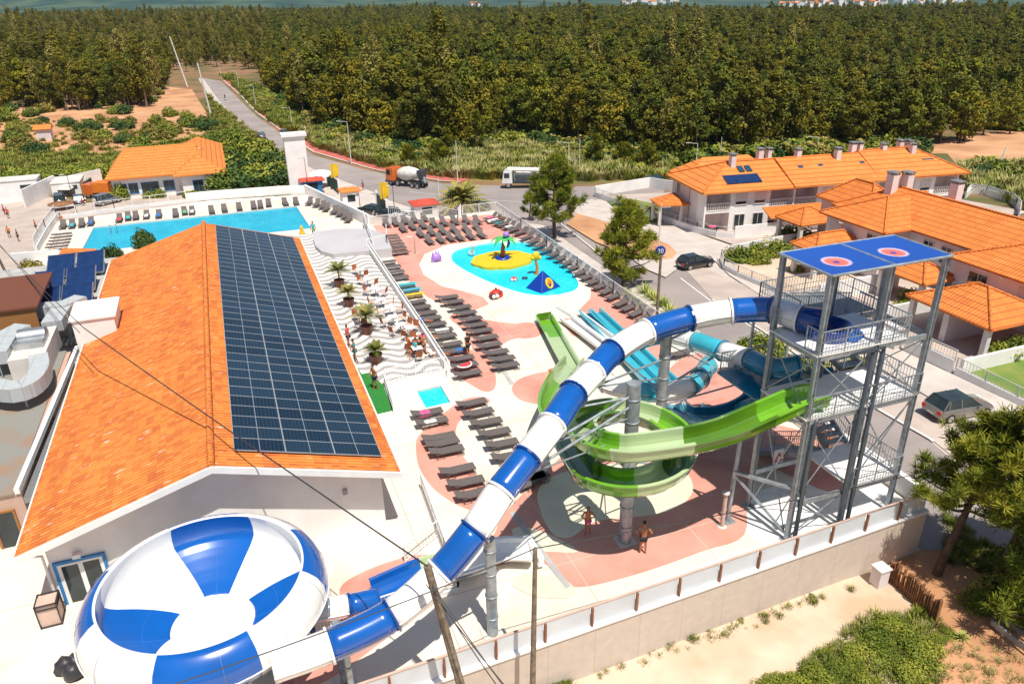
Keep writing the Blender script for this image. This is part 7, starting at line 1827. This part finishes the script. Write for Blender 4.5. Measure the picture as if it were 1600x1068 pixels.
for p in near:
    k = p[5]; o = TREES[k] if k not in seen else copy_tree(TREES[k]); seen.add(k)
    o.location = p[:3]; o.scale = (p[3],)*3; o.rotation_euler = (0, 0, p[4])
    side = 'left' if p[7] < 400 else 'centre' if p[7] < 900 else 'right'
    o['group'] = 'trees of the forest front, %s' % side
    o['label'] = {'pine': 'dark green pine in the front ranks of the forest, %s part', 'broad': 'broad rounded tree in the front ranks of the forest, %s part', 'euca': 'tall slender eucalyptus in the front ranks of the forest, %s part'}[FT[k][0]] % side
for k, e in enumerate(TREES):
    if k not in seen:
        for c in list(e.children): bpy.data.objects.remove(c)
        bpy.data.objects.remove(e)
scatter('forest', far_, proto_col, 'dense pine and eucalyptus forest stretching to the hills')
# reeds and rough grass
def reed_proto(seed, mat, n, hgt, spread, w=.05):
    r = random.Random(seed); m = MB()
    for _ in range(n):
        a = r.uniform(0, 6.2832); d = Vector((math.cos(a), math.sin(a), 0)); b = d*r.uniform(0, spread); l = hgt*r.uniform(.5, 1.1); s = Vector((-d.y, d.x, 0))*w; t = r.uniform(0, 1)
        p1 = b+Vector((0, 0, l*.6))+d*l*.12; p2 = b+Vector((0, 0, l*.95))+d*l*.4
        m.add([b-s, b+s, p1+s, p1-s, p2+s*.3, p2-s*.3], [(0, 1, 2, 3), (3, 2, 4, 5)], 0, False, t)
    o = m.build('grass_kind', mat); C.objects.unlink(o); return o
reeds = bpy.data.collections.new('reed_kinds')
for i, (mt, n_, h_, sp2) in enumerate((('reed', 70, 1.5, .9), ('olive_leaf', 70, 1.1, .9), ('bush_leaf', 80, 1.2, 1.0), ('reed', 60, 1.0, .8))): reeds.objects.link(reed_proto(50+i, mt, n_, h_, sp2, .05))
def in_poly(x, y, P):
    c = False; n = len(P)
    for i in range(n):
        a, b = P[i], P[i-1]
        if (a[1] > y) != (b[1] > y) and x < (b[0]-a[0])*(y-a[1])/(b[1]-a[1])+a[0]: c = not c
    return c
def region(poly, n, seed, scl=(.6, 1.3), kinds=(0, 1, 2, 3)):
    r = random.Random(seed); W_ = [(p.x, p.y) for p in gpts(poly)]; xs = [p[0] for p in W_]; ys = [p[1] for p in W_]; out = []; t = 0
    while len(out) < n and t < n*40:
        t += 1; x, y = r.uniform(min(xs), max(xs)), r.uniform(min(ys), max(ys))
        if in_poly(x, y, W_): out.append((x, y, G(y), r.uniform(*scl), r.uniform(0, 6.28), r.choice(kinds)))
    return out
gp_ = region([(480, 195), (545, 215), (640, 232), (700, 228), (800, 218), (960, 240), (1050, 248), (1040, 283), (960, 283), (900, 284), (770, 280), (690, 277), (600, 262), (500, 232), (470, 215)], 2600, 1, (.7, 1.6))
gp_ += region([(345, 118), (420, 145), (470, 190), (470, 214), (440, 200), (400, 170), (365, 132)], 700, 2, (.8, 1.7), (1, 2, 2))
gp_ += region([(1500, 262), (1640, 262), (1640, 330), (1590, 330), (1570, 312), (1515, 298)], 500, 3, (.7, 1.5))
gp_ += region([(-20, 185), (160, 190), (330, 200), (420, 235), (440, 290), (300, 300), (160, 270), (-20, 285)], 650, 4, (.4, 1.0), (1, 2, 2))
gp_ += region([(-20, 240), (160, 245), (330, 215), (420, 235), (440, 290), (300, 300), (160, 270), (-20, 290)], 1600, 14, (.6, 1.3), (1, 2, 2))
gp_ += region([(325, 150), (345, 168), (430, 240), (400, 250), (330, 215)], 400, 5, (.6, 1.2), (1, 2))
scatter('reeds', gp_, reeds, 'yellow green reeds and rough grass along the road', 'reeds')
gs = bpy.data.collections.new('small_grass_kinds')
for i, (mt, n_, h_, sp2) in enumerate((('bush_leaf', 60, .35, .3), ('reed', 40, .3, .3))): gs.objects.link(reed_proto(60+i, mt, n_, h_, sp2, .012))
gq = region([(1180, 1090), (1300, 1010), (1360, 960), (1470, 960), (1470, 1100)], 420, 6, (.5, 1.3), (0, 1)) + region([(1470, 800), (1560, 860), (1560, 900), (1480, 880)], 160, 7, (.5, 1.2), (0, 0, 1)) + region([(880, 1060), (900, 1040), (1030, 1010), (1200, 960), (1260, 935), (1330, 915), (1330, 925), (1200, 975), (900, 1075)], 60, 8, (.3, .9), (1, 1, 0)) + region([(1470, 1060), (1470, 980), (1600, 1020), (1600, 1090)], 60, 9, (.4, .9), (1,))
gq += region([(820, 1090), (845, 1050), (880, 1050), (890, 1090)], 90, 10, (.6, 1.2), (0,))
scatter('ground_grass', gq, gs, 'weeds and dry grass on the sandy ground below the wall', 'weeds')

# shrubs and small trees as things
def bush(seed, mat, n=26, size=.14, rad=1.0, hgt=1.0, per=70):
    r = random.Random(seed); m = MB(); t = MB()
    for k in range(n):
        d = rdir(r); c = (d.x*rad*r.uniform(.3, .85), d.y*rad*r.uniform(.3, .85), hgt*(.5+.42*d.z)*r.uniform(.7, 1.1)); leafy(m, r, c, (rad*.42, rad*.42, hgt*.3), per, size, 0, r.uniform(.05, .95), .4)
    for k in range(5):
        a = k*1.26; t.tube([(0, 0, -.1), (math.cos(a)*rad*.3, math.sin(a)*rad*.3, hgt*.4), (math.cos(a)*rad*.6, math.sin(a)*rad*.6, hgt*.75)], [.05*rad, .035*rad, .015*rad], 5, cap=False)
    e = thing('shrub', 'x', 'shrub'); m.build('foliage', mat, e); t.build('stem', 'bark', e); return e
BP = {'bush': bush(1, 'bush_leaf'), 'dark': bush(2, 'dark_leaf'), 'olive': bush(3, 'olive_leaf', 22), 'near': bush(4, 'bush_leaf', 34, .085, 1, 1, 130), 'hedge': bush(5, 'bush_leaf', 30, .16, 1, 1.1, 80)}
BU = set()
def put(kind, px, py, s, label, group=None, z=None, sz=None, name=None, cat='shrub'):
    o = BP[kind] if kind not in BU else copy_tree(BP[kind]); BU.add(kind)
    P = GW(px, py) if z is None else W(px, py, z); o.location = P-Vector((0, 0, .15)); o.scale = (s, s, sz or s*.9); o.rotation_euler = (0, 0, (px*7+py*3) % 6.28)
    o['label'] = label; o['category'] = cat
    if group: o['group'] = group
    elif 'group' in o: del o['group']
    if name: o.name = name
    return o
rb2 = random.Random(9)
for i, (x, y, s) in enumerate(((352, 300, 4.0), (376, 296, 4.4), (402, 292, 4.2), (428, 288, 4.0), (446, 282, 3.6), (345, 272, 3.8), (372, 268, 4.2), (398, 262, 4.4), (425, 262, 4.0), (355, 245, 3.6), (385, 240, 4.2), (410, 243, 3.8), (440, 255, 3.0), (338, 228, 3.2), (365, 225, 3.6))):
    put('dark' if i in (1, 3, 6, 8) else 'bush', x, y, s, '%s big round evergreen of the clump between reception and entrance tower' % ORD[i], 'evergreen clump behind the big pool')
for i in range(14): put('hedge', 20+i*11.5, 288-i*.9+rb2.uniform(-3, 3), rb2.uniform(2.2, 3.0), '%s bushy shrub from the left in the hedge above the huts' % ORD[i], 'hedge above the car park')
for i, (x, y) in enumerate(((300, 312), (322, 313), (345, 314), (366, 313), (388, 311), (410, 308), (440, 305), (485, 310))): put('hedge', x, y, 1.7, '%s shrub from the left along the white pool wall' % ORD[i], 'shrubs along the pool wall')
k = 0
for i in range(40):
    x, y = rb2.uniform(0, 330), rb2.uniform(190, 262)
    if 160 < x < 350 and y > 240: y -= 40
    if 50 < x < 95 and 200 < y < 222: continue
    put(('olive', 'bush', 'olive', 'dark')[i % 4], x, y, rb2.uniform(1.8, 3.4), 'low rounded orchard tree on the orange soil left of the road', 'orchard trees on the orange soil')
for i, (x, y) in enumerate(((15, 190), (50, 182), (130, 205), (180, 178), (265, 182), (292, 186), (245, 195))): put('bush', x, y, rb2.uniform(2.4, 3.2), '%s isolated dark shrub from the left at the clearing edge' % ORD[i], 'isolated shrubs on the sandy clearing')
for i, (x, y, s) in enumerate(((1152, 408, 1.8), (1178, 398, 1.5), (1186, 412, 1.5), (1210, 400, 1.9), (1232, 400, 1.6), (1238, 378, 2.2), (1258, 384, 1.8), (1208, 386, 1.4))): put('bush', x, y, s, '%s shrub from the left in the walled corner garden' % ORD[i], 'shrubs in the walled corner garden')
for i, (x, y, s) in enumerate(((1245, 425, 1.0), (1290, 470, 1.3), (1425, 470, 1.3), (1415, 485, 1.1), (1560, 560, 1.4), (1590, 555, 1.6), (1345, 512, .9))): put('bush', x, y, s, '%s small garden shrub from the left around the villa' % ORD[i], 'garden shrubs around the villa')
for i, (x, y, s) in enumerate(((1205, 560, 1.8), (1225, 585, 1.6), (1262, 590, 1.9), (1290, 610, 1.5), (1180, 545, 1.4))): put('bush', x, y, s, '%s street shrub from the left behind the teal slide' % ORD[i], 'shrubs along the street behind the tower')
for i, (x, y, s) in enumerate(((1362, 1005, .95), (1392, 990, .9), (1420, 1005, .95), (1445, 1030, 1.0), (1380, 1030, .8), (1340, 1030, .85), (1310, 1052, .8), (1425, 1060, .9), (1345, 1068, .7), (1275, 1062, .85), (1245, 1082, .9), (1215, 1075, .75), (1190, 1090, .9), (1460, 1000, .6), (1478, 990, .5))): put('near', x, y, s, '%s leafy shrub of the thicket at the lower right' % ORD[i], 'thicket at the lower right', sz=s*.75)
for i, (x, y, s) in enumerate(((852, 1075, .55), (870, 1072, .45))): put('near', x, y, s, ('green shrub at the foot of the slim dark pole', 'smaller green shrub right of the slim dark pole')[i])
for i, (x, y, s) in enumerate(((1560, 930, 1.3), (1590, 905, 1.6), (1535, 950, 1.0), (1600, 965, 1.3))): put('near', x, y, s, '%s dark shrub under the right-hand pines' % ORD[i], 'shrubs under the right-hand pines')
for i, (x, y) in enumerate(((1105, 985), (1155, 968), (1270, 933))): put('olive', x, y, .30, '%s dry brown tuft from the left at the foot of the wall' % ORD[i], 'dry tufts at the foot of the wall')
put('dark', 225, 385, 1.3, 'dark green shrub just behind the far end of the orange roof', z=0, sz=1.9); put('dark', 178, 405, 1.0, 'small dark shrub beside the pool kiosk', z=0, sz=1.6)
put('dark', 500, 312, 1.4, 'dark green shrub under the play climber')
put('bush', 190, 312, 2.0, 'bright green shrub at the left window of the reception building', sz=2.6); put('bush', 250, 308, 1.6, 'round shrub at the reception building door'); put('bush', 232, 309, 1.3, 'low shrub under the middle reception windows'); put('olive', 45, 425, 1.4, 'yellowish shrub behind the brown hut', z=0)
under = bpy.data.collections.new('undergrowth_kinds')
for i, (mt, sd) in enumerate((('bush_leaf', 71), ('olive_leaf', 72), ('dark_leaf', 73))):
    r_ = random.Random(sd); m = MB()
    for k in range(16):
        d = rdir(r_); leafy(m, r_, (d.x*.8, d.y*.8, .55+.4*d.z), (.45, .45, .35), 42, .26, 0, r_.uniform(.05, .95))
    o = m.build('undergrowth_kind', mt); C.objects.unlink(o); under.objects.link(o)
ug = []; r_ = random.Random(77)
for i in range(1500):
    X_ = r_.uniform(-20, 1620); Y_ = interp(X_, FRONT)+r_.uniform(-26, 9)
    if 250 < X_ < 440 or (X_ > 1440 and Y_ > 205) or X_ < 250 and r_.random() < .88: continue
    P = GW(X_, Y_); ug.append((P.x, P.y, P.z, r_.uniform(.9, 2.6), r_.uniform(0, 6.28), r_.choice((0, 0, 1, 2))))
for poly, n_, sd in (([(470, 195), (560, 222), (640, 236), (700, 236), (700, 262), (620, 258), (540, 240)], 110, 78), ([(840, 225), (960, 240), (1050, 250), (1040, 275), (960, 262), (860, 250)], 120, 79), ([(352, 118), (420, 145), (468, 188), (440, 195), (400, 162)], 110, 80), ([(1500, 262), (1640, 262), (1640, 300), (1560, 300)], 50, 81)):
    ug += [p[:3]+(p[3]*1.3,)+p[4:] for p in region(poly, n_, sd, (.6, 1.5), (0, 0, 1, 2))]
scatter('undergrowth', ug, under, 'low scrub and bushes along the foot of the forest', 'scrub')
for k_ in list(BP):
    if k_ not in BU:
        for c in list(BP[k_].children): bpy.data.objects.remove(c)
        bpy.data.objects.remove(BP[k_])
# near pines: trunk, limbs and needle brushes
def pine(seed, H_, R_, label, loc, clear=.25, n=150, tn=70, lean=(0, 0), tl=.38, tw=.035, dense=1.0, mat='near_pine_leaf'):
    r = random.Random(seed); t = thing('pine_tree', label, 'tree', loc); tr = MB(); cr = MB()
    top = Vector((lean[0], lean[1], H_))
    def axis(f): return Vector((lean[0]*f, lean[1]*f, H_*f))+Vector((math.sin(f*5+seed)*.12, math.cos(f*4+seed)*.12, 0))
    tr.tube([axis(i/8)-(Vector((0, 0, .4)) if i == 0 else Vector()) for i in range(9)], [.045*H_**.75*(1-.86*i/8)+.02 for i in range(9)], 9)
    nb = int(n/6)
    for k in range(nb):
        f = clear+(1-clear)*(k+r.random()*.6)/nb; b = axis(f); a = k*2.4+r.uniform(-.5, .5); g_ = (f-clear)/(1-clear); prof = min(1, .55+g_*3)*(1-g_)**.62 
        L = R_*max(.18, prof)*r.uniform(.7, 1.12); d = Vector((math.cos(a), math.sin(a), 0)); pts_ = []
        for i in range(6):
            q = i/5; pts_.append(b+d*L*q+Vector((0, 0, L*(.10*q+.28*q*q)+r.uniform(-.05, .05))))
        tr.tube(pts_, [.055*(1-.8*i/5)*L**.5 for i in range(6)], 5, cap=False)
        for j in range(6):
            q = r.uniform(.42, 1.05); c = pts_[min(5, int(q*5))].lerp(pts_[min(5, int(q*5)+1)], q*5 % 1)+Vector((r.uniform(-.3, .3), r.uniform(-.3, .3), r.uniform(-.1, .25)))*L*.36
            ti = r.uniform(.1, .95)
            for s in range(3):
                tuft(cr, r, c+rdir(r)*.22*tl/.38, int(tn/3*dense), tl, tw, ti, .7)
    for s in range(8): tuft(cr, r, axis(1)+rdir(r)*.3, tn//2, tl, tw, .7, .9)
    tr.build('trunk', 'bark', t); cr.build('crown', mat, t)
    return t
def pine_at(px, py, ty, R_, label, seed, **kw):
    P, h = hof(px, py, ty); return pine(seed, h, R_, label, P, **kw)
pine_at(866, 372, 250, 4.7, 'larger street pine left of the grey garden wall, beside the loungers', 3, clear=.2, n=230, tn=90, tl=.6, tw=.07)
pine_at(975, 448, 322, 3.5, 'smaller dense street pine right beside the fence loungers', 4, clear=.1, n=220, tn=90, tl=.55, tw=.065)
pine_at(828, 345, 306, 1.6, 'young slim pine left of the larger street pine', 5, clear=.2, n=50, tn=60, tl=.4, tw=.05)
Pa = GW(1466, 900); pine(6, 8.0, 3.3, 'tall pine close to the wall corner with a bare lower trunk', Pa, clear=.42, n=230, tn=90, lean=(1.5, .2), tl=.42, tw=.042)
Pb = GW(1550, 925); pine(7, 9.6, 3.7, 'big pine at the right edge in front of the grey car', Pb, clear=.38, n=290, tn=90, lean=(.6, -.2), tl=.42, tw=.042)
Pc = GW(1640, 900); pine(8, 8.6, 3.0, 'lower pine cut off by the right edge', Pc, clear=.15, n=220, tn=90, lean=(.1, .2), tl=.42, tw=.042)
pine(9, 5.6, 2.9, 'dark low pine at the lower right edge beside the metal beams', GW(1612, 985), clear=.05, n=190, tn=90, tl=.42, tw=.042)
for i, (x, y, ty) in enumerate(((640, 262, 232), (700, 255, 205), (745, 240, 178), (685, 262, 225), (930, 262, 215), (1010, 268, 225), (975, 262, 228))):
    pine_at(x, y, ty, 2.6, '%s scattered young pine from the left in the reeds before the forest' % ORD[i], 20+i, clear=.12, n=60, tn=42, tl=.7, tw=.12, mat='pine_leaf')['group'] = 'young pines in the reeds'
# palms, agaves, potted plants
def fronds(m, r, c, n, L, w, droop, lo=-.2, hi=1.2, leaflets=14, tint=None):
    for k in range(n):
        a = k*2.399+r.uniform(-.2, .2); e = lo+(hi-lo)*(k/n)**.8; d = Vector((math.cos(a), math.sin(a), 0)); s = Vector((-d.y, d.x, 0)); t = r.uniform(.1, .9) if tint is None else tint
        P = []; l = L*r.uniform(.85, 1.1)
        for i in range(leaflets+1):
            q = i/leaflets; P.append(Vector(c)+d*(l*q*math.cos(e)+.0)+Vector((0, 0, l*q*math.sin(e)-droop*q*q*l)))
        m.tube(P[::2], [.03]+[.018]*(len(P[::2])-2)+[.006], 4, 0, cap=False, tint=t)
        for i in range(2, leaflets):
            p = P[i]; dr = (P[i+1]-P[i-1]).normalized(); ww = w*math.sin(math.pi*(i/leaflets)**.7)
            for sd in (-1, 1):
                tip = p+s*sd*ww+dr*ww*.5-Vector((0, 0, ww*.35)); b = dr*l/leaflets*.42
                m.add([p-b, p+b, tip+b*.3, tip-b*.2], [(0, 1, 2, 3)], 0, False, min(1, max(0, t+r.uniform(-.2, .2))))
def palm(label, loc, th, L, n, w, name='palm_tree', tw=.32, seed=1, pot=False, lo=-.35, droop=.45):
    t = thing(name, label, 'palm' if not pot else 'potted plant', loc); r = random.Random(seed)
    z0 = 0
    if pot:
        MB().lathe((0, 0, 0), [(.01, .02), (.33, .0), (.45, .62), (.47, .66), (.41, .66), (.38, .55), (.01, .55)], 14).build('pot', 'brown_roof', t); z0 = .5
    m = MB(); m.tube([(0, 0, z0-.2), (.03, 0, z0+th*.5), (0, 0, z0+th)], [tw, tw*.85, tw*1.05], 9)
    m.build('trunk', 'bark', t); c = MB(); fronds(c, r, (0, 0, z0+th), n, L, w, droop, lo); c.build('crown', 'palm_leaf', t); return t
palm('large date palm with arching fronds beside the red roofed kiosk', GW(722, 338), 2.3, 5.2, 64, .72, tw=.48, seed=2)
for i, (x, y, th, L) in enumerate(((531, 448, .95, 1.5), (546, 478, .7, 1.15), (574, 521, .9, 1.55), (588, 566, .45, 1.05))): palm('%s potted palm from the far end of the wave terrace' % ORD[i], W(x, y, .5), th, L, 22, .26, 'potted_palm', .07, 30+i, True, .1, .35)['group'] = 'potted palms on the wave terrace'
palm('low fan palm on the dry lawn before the carport', GW(1335, 582), .35, 1.3, 30, .35, 'fan_palm', .2, 40, False, .05, .3)
palm('small young palm on the corner house lawn', GW(968, 322), 1.0, 1.5, 18, .3, 'garden_palm', .12, 41); palm('bushy palm beside the porch of the corner house', GW(1016, 345), 1.6, 1.6, 24, .35, 'garden_palm', .15, 42)
def agave(label, P, n, L, w, seed, group=None):
    t = thing('agave', label, 'agave', P, 0, group); r = random.Random(seed); m = MB()
    for k in range(n):
        a = k*2.399; e = .25+1.15*(k/n); d = Vector((math.cos(a)*math.cos(e), math.sin(a)*math.cos(e), math.sin(e))); s = Vector((-math.sin(a), math.cos(a), 0))*w; l = L*r.uniform(.8, 1.1); ti = r.uniform(.2, 1)
        p0, p1, p2 = d*.05, d*l*.5+Vector((0, 0, .03)), d*l-Vector((0, 0, l*.08)); m.add([p0-s, p0+s, p1+s*.9, p1-s*.9, p2], [(0, 1, 2, 3), (3, 2, 4)], 0, False, ti)
    m.build('leaves', 'agave_leaf', t); return t
agave('bright yellow-green spiky agave in the lower right thicket', GW(1373, 1045), 40, .55, .03, 1); agave('green spiky agave beside the thin wire post', GW(1502, 998), 40, .5, .03, 2)
for i in range(11): agave('%s tall agave from the left on the street side of the fence' % ORD[i], GW(1008+i*7.5, 462+i*5.0+rb2.uniform(-4, 4)), 26, rb2.uniform(1.0, 1.6), .07, 10+i, 'agaves along the street fence')
for i in range(5): agave('%s agave from the left below the smaller street pine' % ORD[i], GW(975+i*7, 462+i*6), 26, 1.1, .07, 40+i, 'agaves below the smaller street pine')
# ------------------------------------------------------------------ haze
hz = MB().box((-5600, -120, -30), (5600, 6150, 700)).build('haze', 'white_paint', None); hz['kind'] = 'stuff'; hz['label'] = 'thin bluish summer haze over the plain'; hz['category'] = 'haze'
hm_ = bpy.data.materials.new('haze_air'); hm_.use_nodes = True; nt = hm_.node_tree; nt.nodes.clear()
ou = nt.nodes.new('ShaderNodeOutputMaterial'); pv = nt.nodes.new('ShaderNodeVolumePrincipled'); pv.inputs['Color'].default_value = (.62, .78, .92, 1); pv.inputs['Density'].default_value = .00005; pv.inputs['Anisotropy'].default_value = .2
nt.links.new(pv.outputs[0], ou.inputs['Volume']); hz.data.materials.clear(); hz.data.materials.append(hm_)
